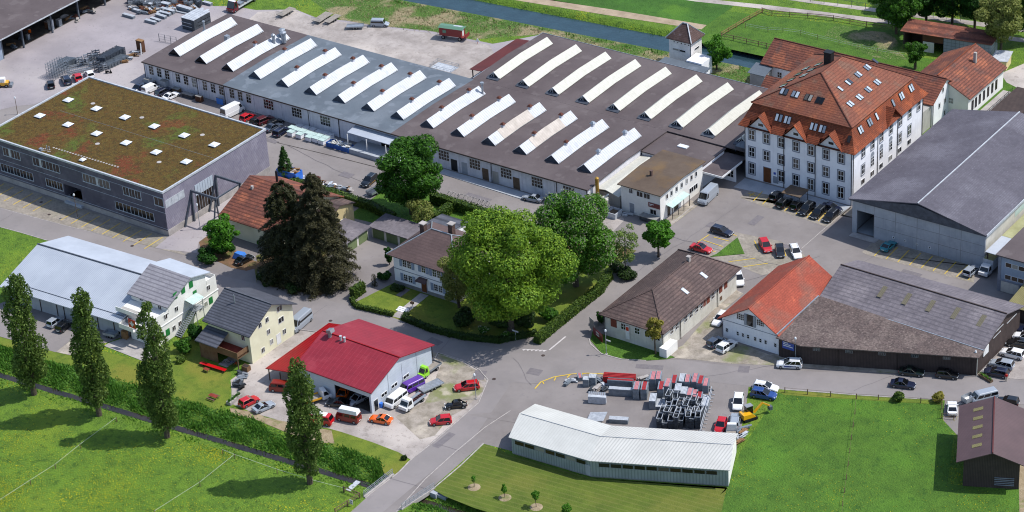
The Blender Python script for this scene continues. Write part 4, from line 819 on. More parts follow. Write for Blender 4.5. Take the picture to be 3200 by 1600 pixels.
# right-hand workshop with roof hipped at the back
rb_ = thing('tall_window_workshop', 'white workshop with weathered orange tile roof and a row of tall dark windows', 'workshop', (43, 104, 0))
gwalls(rb_, 36.2, 50.2, 96.2, 113, 5.0, 8.6, 'y', 'plaster_bright', rp=.5)
r_ = gable(rb_, 36.2, 50.2, 96.2, 113, 5.0, 8.6, 'y', 'tile_old', over=.6, ov2=.5, ridge='tile_orange'); MB().box(45.6, 46.2, 107.4, 108.0, 7, 9.7).build('chimney', 'concrete', r_)
for y in (98.3, 99.9, 101.7, 103.7, 105.7, 107.7, 109.6): win(rb_, 'tall', 50.2, y, 1.1, '+x')
win(rb_, 'old', 46.2, 96.2, 2.6)
fw = thing('footbridge', 'concrete footbridge with railing beside the workshop with tall windows', 'bridge', (53, 104, 0)); MB().box(50.9, 53.2, 94.5, 111.8, -.1, .15).build('deck', 'concrete', fw)
b = MB()
for k in range(10): b.box(53.1, 53.16, 94.8+1.85*k, 94.86+1.85*k, .15, 1.2)
b.box(53.09, 53.17, 94.6, 111.8, 1.18, 1.25); b.box(53.1, 53.15, 94.6, 111.8, .65, .7); b.build('railing', 'dark_frame', fw)
MB().box(53.25, 54.2, 94.5, 112, -.6, -.2).build('water_pipe', 'alu_pale', fw)
rt = MB().box(53.6, 60, 93, 113, -.5, 1.1).box(53.9, 59.7, 93.3, 112.7, 1.1, 1.14).build('retaining_block', 'timber_dark'); tag(rt, 'dark retaining block of the weir behind the concrete hall', 'retaining wall')
# tower
tw = thing('transformer_tower', 'small square white brick tower with dark pyramid tile roof beside the canal', 'tower', (-16, 89.7, 0))
MB().box(-18.9, -13.2, 87.2, 91.8, 0, 6.9).build('wall', 'tower_brick', tw); hip(tw, -18.9, -13.2, 87.2, 91.8, 6.9, 10.0, 'tile_tower', over=.55, ra=(-16.6, 89.5), rb=(-15.4, 89.5), cap='zinc')
for x in (-17.0, -15.5): win(tw, 'long', x, 87.2, 4.2)
win(tw, 'long', -13.2, 89.7, 4.4, '+x'); pipe(tw, -13.15, 87.1, 0, 6.9)
b = MB(); [b.box(-17.6+k*.95, -17.4+k*.95, 87.1, 87.2, 6.2, 6.4) for k in range(5)]; b.build('vent_holes', 'dark_void', tw)
tl = thing('pump_shed', 'low shed with flat pale roof at the foot of the white tower', 'shed', (-12, 82, 0)); MB().box(-18, -6.8, 80.2, 84.2, 0, 3.3).build('wall', 'plaster_white', tl); MB().box(-18.3, -6.5, 79.9, 84.6, 3.3, 3.5).build('roof', 'felt_grey', tl)
MB().box(-12.8, -8.8, 84.6, 89, 0, 3.9).build('annex', 'plaster_white', tw)
cb = thing('basin_wall', 'concrete wall round a small basin beside the tower shed', 'wall', (0, 82, 0)); MB().box(-6.4, 8.5, 80.6, 80.9, 0, 1.0).box(-6.4, 8.5, 84.4, 84.7, 0, 1.0).box(8.2, 8.5, 80.9, 84.4, 0, 1.0).build('coping', 'concrete', cb); MB().box(-6.4, 8.2, 80.9, 84.4, .02, .2).build('basin_floor', 'mud', cb)
ms = thing('maroon_shed', 'open shed with flat maroon metal roof behind the works hall', 'shed', (-50.5, 66, 0))
MB().slab([(-52.6, 57.4, 3.9), (-47.8, 57.4, 4.3), (-47.8, 75.6, 4.3), (-52.6, 75.6, 3.9)], .12).build('roof', 'maroon_metal', ms)
sep('post', 'soffit', ms, [(-52.3, -52.1, y-.1, y+.1, 0, 3.8) for y in (58, 62, 66, 70, 75)])
# ================================================================ concrete hall
ch = thing('concrete_hall', 'big concrete-panel hall with low slate-grey roof and one open gateway in its front', 'hall', (67, 55, 0))
CX0, CX1, CY0, CY1 = 52.6, 81.0, 41.4, 84
b = MB().box(CX0, 53.6, CY0, CY0+.3, 0, 7.3).box(53.6, 57.4, CY0, CY0+.3, 5.2, 7.3).box(57.4, CX1, CY0, CY0+.3, 0, 7.3).box(CX1-.3, CX1, CY0+.3, CY1, 0, 7.3).box(CX0, CX0+.3, CY0+.3, CY1, 0, 7.3).box(CX0+.3, CX1-.3, CY1-.3, CY1, 0, 7.3)
b.build('wall', 'concrete_grey', ch)
b = MB()
for x in (57.4, 62.0, 66.7, 71.4, 76.0): b.box(x-.03, x+.03, CY0-.02, CY0, 0, 7.3)
for z in (2.6, 4.9): b.box(57.4, CX1, CY0-.018, CY0, z-.03, z+.03)
b.build('panel_joints', 'plinth_grey', ch)
MB().prism([(53.2, 42.0), (60, 42.0), (60, 50), (53.2, 50)], 0, .03).build('floor_slab', 'concrete_grey', ch)
b = MB(); n = 0; b.v = [(CX0-.4, CY0-.55, 7.35), (CX1+.3, CY0-.55, 7.35), (CX1+.3, CY0-.75, 7.75), (67.1, CY0-.75, 10.3), (CX0-.4, CY0-.75, 7.75), (CX0-.4, CY0-.1, 7.35), (CX1+.3, CY0-.1, 7.35), (CX1+.3, CY0-.1, 7.75), (67.1, CY0-.1, 10.3), (CX0-.4, CY0-.1, 7.75)]
b.f = [(0, 1, 2, 3, 4), (9, 8, 7, 6, 5), (0, 5, 6, 1), (1, 6, 7, 2), (4, 9, 5, 0)]; b.build('gable_fascia', 'lead', ch)
gable(ch, CX0, CX1, CY0, CY1, 7.65, 10.6, 'y', 'slate_hall', over=.5, ov2=.8, th=.2, ridge='alu_pale', rp=.51)
MB().box(CX1+.42, CX1+.56, CY0-.5, CY1, 7.3, 7.85).build('gutter', 'alu_pale', ch)
MB().box(CX1, CX1+.05, CY0+.3, CY1, .1, 7.2).build('side_panels', 'plaster_shed', ch)
MB().box(CX1+.05, CX1+.1, 54, 60, 5.2, 6.3).build('side_window', 'canopy_glass', ch)
sep('bay_number', 'white_frame', ch, [(x-.25, x+.25, CY0-.04, CY0-.02, 1.1, 1.6) for x in (61.7, 64.2, 66.8, 69.5)])
sep('bay_digit', 'dark_frame', ch, [(x-.1, x+.1, CY0-.06, CY0-.04, 1.2, 1.5) for x in (61.7, 64.2, 66.8, 69.5)])
MB().box(57.5, 58.5, 46, 49, .03, 2.2).box(54.2, 55.5, 48, 50, .03, 2.6).build('stored_goods', 'frame_dark', ch)
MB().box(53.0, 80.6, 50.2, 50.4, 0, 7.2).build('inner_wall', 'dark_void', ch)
tag(MB().box(52.9, 58.6, 39.6, 41.3, .03, .12).build('gate_ramp', 'concrete'), kind='structure')
bt = thing('link_roof', 'strip of mossy translucent roof between the concrete hall and the blue-grey building', 'canopy', (83, 50, 0))
MB().slab([(81.65, 40.2, 4.6), (85.0, 40.2, 4.5), (85.0, 47.2, 4.5), (81.65, 47.2, 4.6)], .12).build('white_sheets', 'metal_pale_flat', bt)
mat('moss_sheet', 'a3a37e', '7e7d58', scale=.4, contrast=1, stripe=('y', 1.1, '8f8f6c', .1, .5)); MB().slab([(81.65, 47.25, 4.6), (85.0, 47.25, 4.5), (85.0, 84, 4.5), (81.65, 84, 4.6)], .12).build('mossy_sheets', 'moss_sheet', bt)
sep('post', 'timber_dark', bt, [(81.9, 82.1, y-.1, y+.1, 0, 4.45) for y in (40.6, 47, 54, 61)])
bb = thing('blue_grey_building', 'blue-grey rendered building with two rows of ribbon windows at the right edge', 'building', (92, 42, 0))
MB().box(86.6, 110, 35.6, 62, 0, 7.6).build('wall', 'plaster_blue', bb); MB().box(86.1, 110.4, 35.1, 62.4, 7.6, 7.85).build('roof', 'felt_brown', bb)
for k in range(9):
    for z in (2.9, 5.5): win(bb, 'strip', 88.6+1.32*k, 35.6, z)
MB().box(86.55, 87.1, 35.5, 35.58, 0, 7.5).build('corner_pilaster', 'stone_trim', bb); MB().box(86.6, 100, 35.48, 35.58, 2.35, 2.6).build('string_course', 'stone_trim', bb)
MB().box(87.3, 90.9, 35.45, 35.55, .1, 2.3).build('garage_door', 'plaster_shed', bb); MB().box(91.2, 94.5, 35.45, 35.55, .1, 2.3).build('gateway', 'dark_void', bb)
mat('moss_tile', '847e55', '6b6544', scale=.5, contrast=1, stripe=('x', .3, '56513a', .25, .5)); ax = thing('mossy_lean_to', 'low roof of mossy corrugated sheets joining the timber barn at the right edge', 'lean-to', (96, 30, 0)); MB().slab([(92.4, 26.8, 3.1), (104, 26.8, 3.1), (104, 35.3, 3.9), (92.4, 35.3, 3.9)], .12).build('roof', 'moss_tile', ax); MB().box(93, 104, 27.2, 27.4, 0, 3.0).box(92.9, 93.1, 27.4, 35.2, 0, 3.0).build('wall', 'timber_dark', ax)
# ================================================================ slate-coloured block with planted roof
gb = thing('green_roof_block', 'dark slate-clad two-storey block with planted flat roof and square roof domes', 'building', (-90, -13, 0))
GX0, GX1, GY0, GY1 = -116.2, -65.0, -28.6, 3.0; q_ = .0
b = MB().box(GX0, -93.9, GY0, GY1, 1.2, 9.85).box(-93.9, -88.8, GY0+3.5, GY1, 1.2, 9.85).box(-93.9, -88.8, GY0, GY0+3.5, 4.3, 9.85).box(-88.8, GX1, GY0, GY1, 1.2, 9.85); b.build('wall', 'timber_slate', gb)
MB().box(GX0+.05, GX1-.05, GY0+.05, GY1-.05, 0, 1.2).build('plinth', 'concrete', gb)
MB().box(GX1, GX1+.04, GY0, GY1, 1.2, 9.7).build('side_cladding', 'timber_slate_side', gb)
def ribbon(p, x0, x1, z0, z1, y, n, light=()):
    f = MB().box(x0-.1, x1+.1, y-.14, y-.02, z0-.14, z0).build('window', 'light_frame', p)
    MB().box(x0, x1, y-.03, y+.02, z0, z1).build('pane', 'window_glass', f)
    b = MB()
    for i in range(n+1):
        x = x0+(x1-x0)*i/n; b.box(x-.06, x+.06, y-.08, y+.02, z0, z1)
        if i < n: b.box(x+.45*(x1-x0)/n-.03, x+.45*(x1-x0)/n+.03, y-.07, y+.02, z0, z1)
    b.box(x0, x1, y-.08, y+.02, z1, z1+.05); b.build('mullion', 'light_frame', f)
    b = MB()
    for i in light: x = x0+(x1-x0)*i/n; b.box(x+.06, x+.06+.5, y-.05, y+.01, z0, z1)
    if light: b.build('blind', 'alu_pale', f)
for x0, x1, n, li in ((-110.9, -105.9, 3, (1,)), (-102.1, -94.3, 4, (1,)), (-87.6, -80.0, 4, (2,)), (-76.2, -71.3, 3, ()), (-67.6, -65.1, 1, ())): ribbon(gb, x0, x1, 6.7, 8.5, GY0, n, li)
for x0, x1, n, li in ((-112.5, -102.9, 5, ()), (-99.1, -94.2, 3, ()), (-79.1, -68.4, 5, ())): ribbon(gb, x0, x1, 2.55, 4.3, GY0, n, li)
MB().box(GX0, GX1+.06, GY0-.05, GY0-.005, 5.25, 5.32).box(GX0, GX1+.06, GY0-.05, GY0-.005, 1.55, 1.62).box(GX0, GX1+.06, GY0-.05, GY0-.005, 8.6, 8.66).build('metal_band', 'light_frame', gb)
MB().box(-93.8, -88.9, GY0-.6, GY0+3.4, 0, .5).box(-93.8, -88.9, GY0+.2, GY0+3.4, .5, .85).box(-93.8, -88.9, GY0+.9, GY0+3.4, .85, 1.2).build('entrance_steps', 'concrete_grey', gb)
MB().box(-92.5, -90, GY0+3.3, GY0+3.45, 1.2, 3.6).build('entrance_door', 'window_glass', gb)
# parapet and planted roof
zr_ = 9.85
b = MB().box(GX0-.15, GX1+.15, GY0-.15, GY0+.22, zr_, zr_+.4).box(GX0-.15, GX1+.15, GY1-.22, GY1+.15, zr_, zr_+.4).box(GX0-.15, GX0+.22, GY0+.22, GY1-.22, zr_, zr_+.4).box(GX1-.22, GX1+.15, GY0+.22, GY1-.22, zr_, zr_+.4)
b.build('parapet', 'alu_pale', gb)
pr_ = MB().box(GX0+.3, GX1-.3, GY0+.3, GY1-.3, zr_, zr_+.15).build('planted_roof', 'sedum', gb)
dm = MB(); s_ = .95
dm.hexa([(-s_, -s_, .3), (s_, -s_, .3), (s_, s_, .3), (-s_, s_, .3), (-.55, -.55, .55), (.55, -.55, .55), (.55, .55, .55), (-.55, .55, .55)]); dmm = dm.mesh('roof_dome', 'dome')
cu = MB().box(-.88, .88, -.88, .88, 0, .3).mesh('dome_kerb', 'lead')
for x in (-111.8, -103.4, -95.0, -86.5, -78.0, -69.6):
    for y in (-16.4, -7.8):
        o = inst('roof_dome', dmm, gb, (x, y, zr_+.15)); q = bpy.data.objects.new('dome_kerb', cu); COL.objects.link(q); q.parent = o
o = inst('roof_dome', dmm, gb, (-89.1, -26.6, zr_+.15)); o.scale = (.65, .65, 1)
for x, y in ((-106.1, -6.1), (-91.8, -19.5), (-74.7, -19.1), (-75.1, -5.4), (-92.0, -5.8)): MB().cyl((x, y, zr_+.15), (x, y, zr_+.22), .5, k=16).build('roof_drain', 'concrete', gb)
b = MB()
for k in range(24):
    x = -98.7+.78*k; y = -25.4+.02*k; b.box(x-.2, x+.2, y-.2, y+.2, zr_+.14, zr_+.2)
for k in range(10): b.box(-101+.3*k, -100.75+.3*k, -27.4+.25*(k % 4), -27.15+.25*(k % 4), zr_+.14, zr_+.2)
b.build('stepping_slab', 'concrete', gb)
MB().box(-100.5, -99.8, -27.9, -27.3, zr_+.14, zr_+.7).cyl((-99.6, -26.5, zr_+.1), (-99.6, -26.5, zr_+.9), .12).cyl((-99.1, -26.3, zr_+.1), (-99.1, -26.3, zr_+.8), .12).build('roof_vent', 'zinc', gb)
b = MB().box(-110, -64.6-.9, -12.15, -12.1, zr_+.15, zr_+.17).build('lightning_wire', 'steel_light', gb)
# right side: ribbon, door hall, portal frames
MB().box(GX1+.03, GX1+.1, -28.3, -22.7, 6.3, 8.0).build('side_panel_window', 'alu_pale', gb)
b = MB().box(GX1+.1, GX1+.13, -26.5, -26.4, 6.3, 8.0).box(GX1+.1, GX1+.13, -24.6, -24.5, 6.3, 8.0); b.build('mullion', 'light_frame', gb)
MB().box(GX1+.03, GX1+.09, -19.6, -14.2, 1.5, 5.0).build('gate_glazing', 'window_glass', gb)
b = MB(); [b.box(GX1+.08, GX1+.13, -19.6+.77*k-.03, -19.6+.77*k+.03, 1.5, 7.4) for k in range(8)]; b.build('mullion', 'light_frame', gb)
MB().box(GX1+.03, GX1+.085, -19.6, -14.2, 5.0, 7.4).build('clerestory_window', 'sky_glass', gb)
MB().box(GX1+.04, GX1+.12, -28.6, 3.0, 0, 1.4).build('side_plinth', 'concrete', gb)
gn = thing('portal_frame', 'grey steel crane portal frame beside the slate-clad block', 'steel frame', (-62, -18, 0))
for y in (-20.8, -13.4):
    b = MB().box(-66.0, -57.9, y-.15, y+.15, 6.6, 7.05); b.build('beam', 'steel_grey', gn)
    b = MB().bar((-64.6, y-3.3, 0), (-64.8, y, 6.6), .16).bar((-64.6, y-.4, 0), (-64.8, y, 6.6), .16).bar((-58.3, y-1.6, 0), (-58.3, y, 6.6), .12).bar((-58.3, y+.6, 0), (-58.3, y, 6.6), .12); b.build('leg', 'steel_grey', gn)
MB().box(-58.4, -58.2, -20.9, -13.3, 6.5, 6.8).build('rail', 'steel_grey', gn)
# ================================================================ tiled workshop behind the spruces
ws = thing('tiled_workshop', 'long low house with orange-brown tiled saddle roof half hidden by the dark spruces', 'house', (-48, -16, 0))
gwalls(ws, -55.6, -39.6, -22.0, -4.4, 4.6, 8.6, 'x', 'plaster_cream', rp=.55); gable(ws, -55.6, -39.6, -22.0, -4.4, 4.6, 8.6, 'x', 'tile_old', over=.8, ov2=.6, rp=.55)
MB().cyl((-50.5, -10.5, 8), (-50.5, -10.5, 10.4), .25).build('flue', 'dark_frame', ws); MB().box(-53.6, -53.1, -15.2, -14.7, 6.5, 8.3).build('chimney', 'concrete', ws)
an = thing('cream_annex', 'cream rendered annex with low brown roof at the end of the tiled workshop', 'annex', (-38, -8, 0)); gwalls(an, -39.55, -36.0, -13.0, -4.6, 4.2, 5.6, 'x', 'plaster_yellow'); gable(an, -39.55, -36.0, -13.0, -4.6, 4.2, 5.6, 'x', 'tile_brown', over=.4)
door(an, -36.0, -8.5, 0, 1.2, 2.1, '+x', 'wood_fence')
def garage(name, lab, x0, x1, y0, y1, face, n):
    o = thing(name, lab, 'garage', ((x0+x1)/2, (y0+y1)/2, 0)); MB().box(x0, x1, y0, y1, 0, 2.45).build('wall', 'plaster_shed', o)
    MB().slab([(x0-.5, y0-.5, 2.62), (x1+.5, y0-.5, 2.62), (x1+.5, y1+.5, 2.8), (x0-.5, y1+.5, 2.8)], .16).build('roof', 'fibre_cement', o)
    for k in range(n):
        if face == '-y': w_ = (x1-x0)/n; MB().box(x0+w_*k+.3, x0+w_*(k+1)-.3, y0-.04, y0+.01, .05, 2.1).build('garage_door', 'garage_green', o)
        else: w_ = (y1-y0)/n; MB().box(x1-.01, x1+.04, y0+w_*k+.3, y0+w_*(k+1)-.3, .05, 2.1).build('garage_door', 'garage_green', o)
garage('garage_row', 'garage with green doors facing the villa drive next to the spruces', -34.6, -28.9, -15.6, -8.9, '+x', 2)
garage('garage_row', 'low garage row with flat brown roof and dark green doors behind the villa', -28.7, -15.0, -8.0, -3.2, '-y', 4)
# ================================================================ villa
vi = thing('villa', 'white two-storey villa with brown hipped roof and blue-grey shutters among the trees', 'villa', (-6, -15, 0))
VX0, VX1, VY0, VY1 = -13.4, 1.6, -20.0, -7.2
MB().box(VX0, VX1, VY0, VY1, 0, 6.6).build('wall', 'plaster_white', vi); MB().box(VX0-.06, VX1+.06, VY0-.06, VY1+.06, 0, .8).build('plinth', 'plinth_grey', vi)
MB().box(VX0-.05, VX1+.05, VY0-.05, VY0, 3.55, 3.7).build('string_course', 'stone_trim', vi)
vr = hip(vi, VX0, VX1, VY0, VY1, 6.6, 10.2, 'tile_villa', over=.9, ra=(-8.6, -13.6), rb=(-3.8, -13.6), cap='zinc')
for cx, cy, h_ in ((-10.6, -13.6, 11.0), (-4.6, -12.4, 12.0)): k_ = MB().box(cx-.5, cx+.5, cy-.5, cy+.5, 8, h_).build('chimney', 'brick_chimney', vr); MB().box(cx-.65, cx+.65, cy-.65, cy+.65, h_, h_+.18).build('chimney_cap', 'concrete', k_)
for x, z, dbl in ((-10.1, 4.5, 1), (-6.1, 4.6, 0), (-2.9, 4.5, 1), (-10.1, 1.35, 1), (-2.8, 1.35, 1), (0, 4.5, 0)):
    xs_ = (x-.55, x+.55) if dbl else (x,); hw = 1.15 if dbl else .62
    for xx in xs_: win(vi, 'villa', xx, VY0-.0, z)
    MB().box(x-hw-.62, x-hw, VY0-.12, VY0-.06, z, z+1.6).build('shutter', 'shutter_blue', vi); MB().box(x+hw, x+hw+.62, VY0-.12, VY0-.06, z, z+1.6).build('shutter', 'shutter_blue', vi)
door(vi, -6.2, VY0-.06, .3, 1.2, 2.3, '-y', 'wood_door', frame='stone_trim'); MB().slab([(-7.6, VY0-1.2, 2.95), (-5.0, VY0-1.2, 2.95), (-5.3, VY0, 3.4), (-7.3, VY0, 3.4)], .1).build('porch_hood', 'tile_villa', vi)
for y in (-17, -12): win(vi, 'villa', VX1, y, 4.5, '+x')
va = thing('villa_annex', 'annex with slate-blue roof behind the brown-roofed villa', 'annex', (-13, -4, 0)); MB().box(-16.8, -11.2, -6.8, .2, 0, 4.3).build('wall', 'plaster_white', va); MB().slab([(-17.3, -7.1, 5.3), (-10.8, -7.1, 5.3), (-10.8, .6, 4.4), (-17.3, .6, 4.4)], .14).build('roof', 'tile_grey', va)
pth = tag(MB().prism(ccw([tuple(p[:2]) for p in T_(1, 2, (1365, 608), (1455, 630), (1735, 400), (1655, 375))]), 0, .07).build('path', 'concrete'), kind='structure')
st_ = thing('garden_steps', 'three pale stone steps on the path up to the villa door', 'steps', (-5.6, -28.4, 0)); a = t(1, 2, 1460, 565)
for k in range(3): MB().box(a.x-1.3, a.x+.9, a.y+.45*k, a.y+.45*k+.42, .05, .14+.09*k).build('step', 'plaster_white', st_)
# ================================================================ red-roofed garage hall
rh = thing('garage_hall', 'vehicle workshop with big dark-red metal roof and open gateway', 'workshop', (3, -50, 0))
HX0, HX1, HY0, HY1 = -5.6, 11.0, -57.9, -40.2; zr0, zrr = 4.7, 7.4
b = MB()
b.box(HX0, 2.6, HY0, HY0+.2, 0, 4.7).box(10.6, HX1, HY0, HY0+.2, 0, 4.7).box(2.6, 10.6, HY0, HY0+.2, 3.35, 4.7).box(HX0, HX0+.2, HY0+.2, HY1, 0, 4.7).box(HX0+.2, HX1, HY1-.2, HY1, 0, 4.7).box(HX1-.2, HX1, HY0+.2, HY1-.2, 0, 4.7)
n = len(b.v); b.v += [(HX1, HY0, 4.7), (HX1, HY1, 4.7), (HX1, -49.9, zrr-.05), (HX1-.2, HY0, 4.7), (HX1-.2, HY1, 4.7), (HX1-.2, -49.9, zrr-.05)]; b.f += [(n, n+1, n+2), (n+5, n+4, n+3)]
b.build('wall', 'hall_cladding', rh)
gable(rh, HX0, HX1, HY0, HY1, zr0, zrr, 'x', 'red_metal', over=.45, ov2=.55, th=.2, ridge='red_pan', rp=.455)
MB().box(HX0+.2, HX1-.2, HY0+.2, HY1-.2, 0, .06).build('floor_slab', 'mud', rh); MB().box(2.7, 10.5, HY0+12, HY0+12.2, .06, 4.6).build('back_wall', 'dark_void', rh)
MB().box(2.6, 10.6, HY0+.3, HY0+.5, 3.3, 4.2).build('gate_lintel', 'metal_pale_flat', rh)
for y, z in ((-47.9, 1.9), (-51.3, 1.9), (-54.3, 1.7)): win(rh, 'hallwin', HX1, y, z, '+x')
door(rh, HX1, -56.7, .05, 1.1, 2.2, '+x', 'window_glass'); pipe(rh, HX1+.1, HY1+.1, 0, 4.7)
b = MB(); [b.box(HX1, HX1+.03, y-.04, y+.04, 0, 5.6) for y in (-44.6, -48.9, -52.9)]; b.build('panel_joints', 'grey_frame', rh)
MB().cyl((-3.9, -50.5, 6.5), (-3.9, -50.5, 8.3), .35).obox((-3.8, -50.4, 8.6), (1, 0, .3), (0, 1, 0), (-.3, 0, 1), .55, .55, .35).build('roof_fan', 'zinc', rh)
for x in (-1.4, -.5): MB().cyl((x, -50.5, 7.0), (x, -50.5, 8.2), .2).cyl((x, -50.5, 8.2), (x, -50.5, 8.35), .27).build('flue', 'alu_pale', rh)
lt = thing('red_lean_to', 'open lean-to with bright red pan-tile roof against the garage hall', 'lean-to', (-9.5, -50, 0))
MB().slab([(-12.4, -59.4, 2.7), (-6.0, -59.4, 3.9), (-6.0, -41.2, 3.9), (-12.4, -41.2, 2.7)], .14).build('roof', 'red_pan', lt)
sep('post', 'wood_fence', lt, [(x-.08, x+.08, y-.08, y+.08, 0, 2.6) for x in (-12, -9.3) for y in (-59, -54, -48, -41.8)])
# ================================================================ cream house
yh = thing('cream_house', 'cream three-storey house with dark grey tiled roof and wooden balcony', 'house', (-23, -50, 0))
YX0, YX1, YY0, YY1 = -28.6, -18.4, -56.4, -44.2
gwalls(yh, YX0, YX1, YY0, YY1, 6.6, 9.7, 'x', 'plaster_cream'); gable(yh, YX0, YX1, YY0, YY1, 6.6, 9.7, 'x', 'tile_grey', over=.75, ov2=.7, th=.2, ridge='tile_grey')
MB().cyl((-25.2, -52.2, 8), (-25.2, -52.2, 10.6), .12).build('flue', 'zinc', yh)
for y, z, k_ in ((-51.3, 6.3, 'small'), (-51.3, 3.7, 'small'), (-47.6, 4.3, 'small2'), (-47.7, 6.8, 'small2'), (-47.1, 1.5, 'small'), (-50.8, 1.3, 'small'), (-53.3, .8, 'small'), (-53.3, 6.2, 'small')): win(yh, k_, YX1, y, z, '+x')
door(yh, YX1, -48.8, .3, 1.0, 2.1, '+x', 'white_frame'); win(yh, 'small', -20.0, YY0, 4.6)
MB().slab([(-28.8, -60.2, 3.9), (-23.4, -60.2, 3.9), (-23.6, -56.4, 5.2), (-28.9, -56.4, 5.2)], .14).build('porch_roof', 'tile_grey', yh)
MB().box(-28.3, -19.0, -59.4, -56.4, 2.65, 2.85).build('balcony_floor', 'terrace_red', yh)
MB().box(-28.3, -19.0, -59.5, -59.4, 2.4, 3.8).box(-19.1, -19.0, -59.4, -56.4, 2.4, 3.8).box(-28.4, -28.3, -59.5, -56.4, 0, 3.8).build('balcony_railing', 'balcony_wood', yh)
MB().box(-28.3, -24.2, -59.4, -59.3, 0, 2.4).build('ground_screen', 'balcony_wood', yh)
b = MB(); [b.box(x-.08, x+.08, -59.45, -59.29, 0 if x > -24 else 3.8, 2.4 if x > -24 else 3.9) for x in (-24.1, -19.2)]; b.build('post', 'wood_fence', yh)
MB().box(-23.9, -21.8, -59.8, -56.6, 0, .05).build('patio', 'concrete', yh)
# ================================================================ white house with metal-roofed hall
wh = thing('white_house', 'white house with pale grey roof, green shutters and outside stair', 'house', (-42, -52, 0))
WX0, WX1 = -47.2, -37.7
MB().box(-44.2, WX1, -61.4, -43.8, 0, 3.6).build('wall', 'plaster_bright', wh); MB().box(-44.4, WX1+.12, -61.6, -43.6, 3.6, 3.75).build('cornice', 'white_frame', wh)
b = MB(); Pn = [(-60.4, 3.75), (-43.9, 3.75), (-43.9, 6.0), (-46.6, 6.0), (-46.6, 8.6), (-50.9, 9.9), (-57.2, 7.2), (-57.2, 5.6), (-60.4, 5.2)]
n = 0; b.v = [(WX0, p[0], p[1]) for p in Pn]+[(WX1, p[0], p[1]) for p in Pn]; k = len(Pn); b.f = [tuple(range(k-1, -1, -1)), tuple(range(k, 2*k))]+[(i, (i+1) % k, (i+1) % k+k, i+k) for i in range(k)]
b.build('upper_wall', 'plaster_bright', wh)
MB().slab([(WX0-.4, -57.9, 7.1), (WX1+.5, -57.9, 7.1), (WX1+.5, -50.9, 10.1), (WX0-.4, -50.9, 10.1)], .2).build('roof', 'tile_pale', wh); MB().slab([(WX0-.4, -50.88, 10.1), (WX1+.5, -50.88, 10.1), (WX1+.5, -45.6, 8.6), (WX0-.4, -45.6, 8.6)], .2).build('roof', 'metal_pale_flat', wh)
MB().box(-47.2, -43.0, -61.4, -57.2, 5.2, 5.3).build('terrace', 'plaster_grey', wh); 
b = MB().box(-47.3, -37.8, -61.5, -61.42, 5.3, 6.2).box(-37.8, -37.7, -61.5, -57.3, 5.3, 6.2).box(-37.8, -37.7, -46.5, -43.8, 6.0, 6.9).box(-42, -37.7, -43.9, -43.8, 6.0, 6.9); b.build('parapet', 'plaster_bright', wh)
MB().box(-45.2, -41.5, -63.2, -61.4, 3.1, 3.3).box(-45.2, -41.5, -63.25, -63.2, 3.3, 4.1).box(-45.25, -45.2, -63.2, -61.5, 3.3, 4.1).build('balcony', 'plaster_bright', wh)
for y, z, g_ in ((-50.6, 7.6, 1), (-52.8, 7.5, 1), (-55.0, 7.4, 1), (-49.9, 5.2, 1), (-55.2, 4.7, 0), (-58.2, 4.6, 0), (-46.2, 4.7, 0), (-46.0, 1.7, 1), (-47.4, 1.7, 0), (-48.9, 1.6, 0), (-50.6, 1.5, 0), (-54.8, 1.3, 0), (-56.5, 1.2, 0), (-58.2, 1.1, 1), (-59.8, 1.1, 1)):
    if g_: MB().box(WX1-.01, WX1+.08, y-.5, y+.5, z, z+1.35).build('shutter', 'shutter_green', wh)
    else: win(wh, 'small', WX1, y, z, '+x')
win(wh, 'small', -44.6, -57.2, 6.0); win(wh, 'small', -39.9, -57.2, 5.5)
MB().slab([(-37.6, -52.8, 6.0), (-35.6, -52.8, 5.6), (-35.6, -49.6, 5.6), (-37.6, -49.6, 6.0)], .05).build('stair_canopy', 'canopy_glass', wh)
door(wh, WX1, -51.3, 3.6, 1.0, 2.1, '+x', 'white_frame')
b = MB()
for k in range(14): z = .25+.25*k; y = -56.6+.33*k; b.box(-37.4, -36.0, y, y+.3, z-.04, z)
b.bar((-36.0, -56.6, .2), (-36.0, -52.0, 3.6), .06).bar((-37.45, -56.6, .2), (-37.45, -52.0, 3.6), .06).bar((-36.0, -56.6, 1.2), (-36.0, -52.0, 4.6), .04).box(-37.5, -35.8, -52.0, -49.8, 3.5, 3.62).box(-35.85, -35.8, -52.0, -49.8, 4.5, 4.56)
for y in (-52, -50): b.box(-35.9, -35.8, y-.05, y+.05, 0, 5.6)
b.build('outside_stair', 'zinc', wh)
wa = thing('metal_roofed_hall', 'long hall with big pale ribbed metal roof attached to the white house', 'hall', (-62, -53, 0))
FLx, FRx = (-74.6, -64.6), (-45.0, -62.9); BLx, BRx = (-76.4, -44.6), (-44.8, -42.4); r1, r2 = (-76.4, -53.0), (-44.8, -51.0)
MB().slab([(-75.0, -65.2, 4.1), (-45.2, -63.2, 4.1), (-45.0, -51.05, 7.15), (-76.2, -53.0, 7.15)], .16).build('roof', 'metal_pale', wa)
MB().slab([(-76.2, -52.98, 7.15), (-47.4, -51.2, 7.15), (-44.6, -42.9, 4.9), (-76.4, -44.8, 4.9)], .16).build('roof', 'metal_pale_flat', wa)
MB().bar((-76.2, -53, 7.2), (-47.4, -51.2, 7.2), .12).build('ridge_cap', 'lead', wa)
MB().bar((-75.2, -63.4, 4.62), (-45.4, -61.5, 4.62), .035).build('snow_guard', 'lead', wa)
MB().prism(ccw([(-74.3, -63.6), (-45.3, -61.7), (-45.3, -43.6), (-75.6, -45.6)]), 0, 3.95).build('wall', 'concrete_grey', wa)
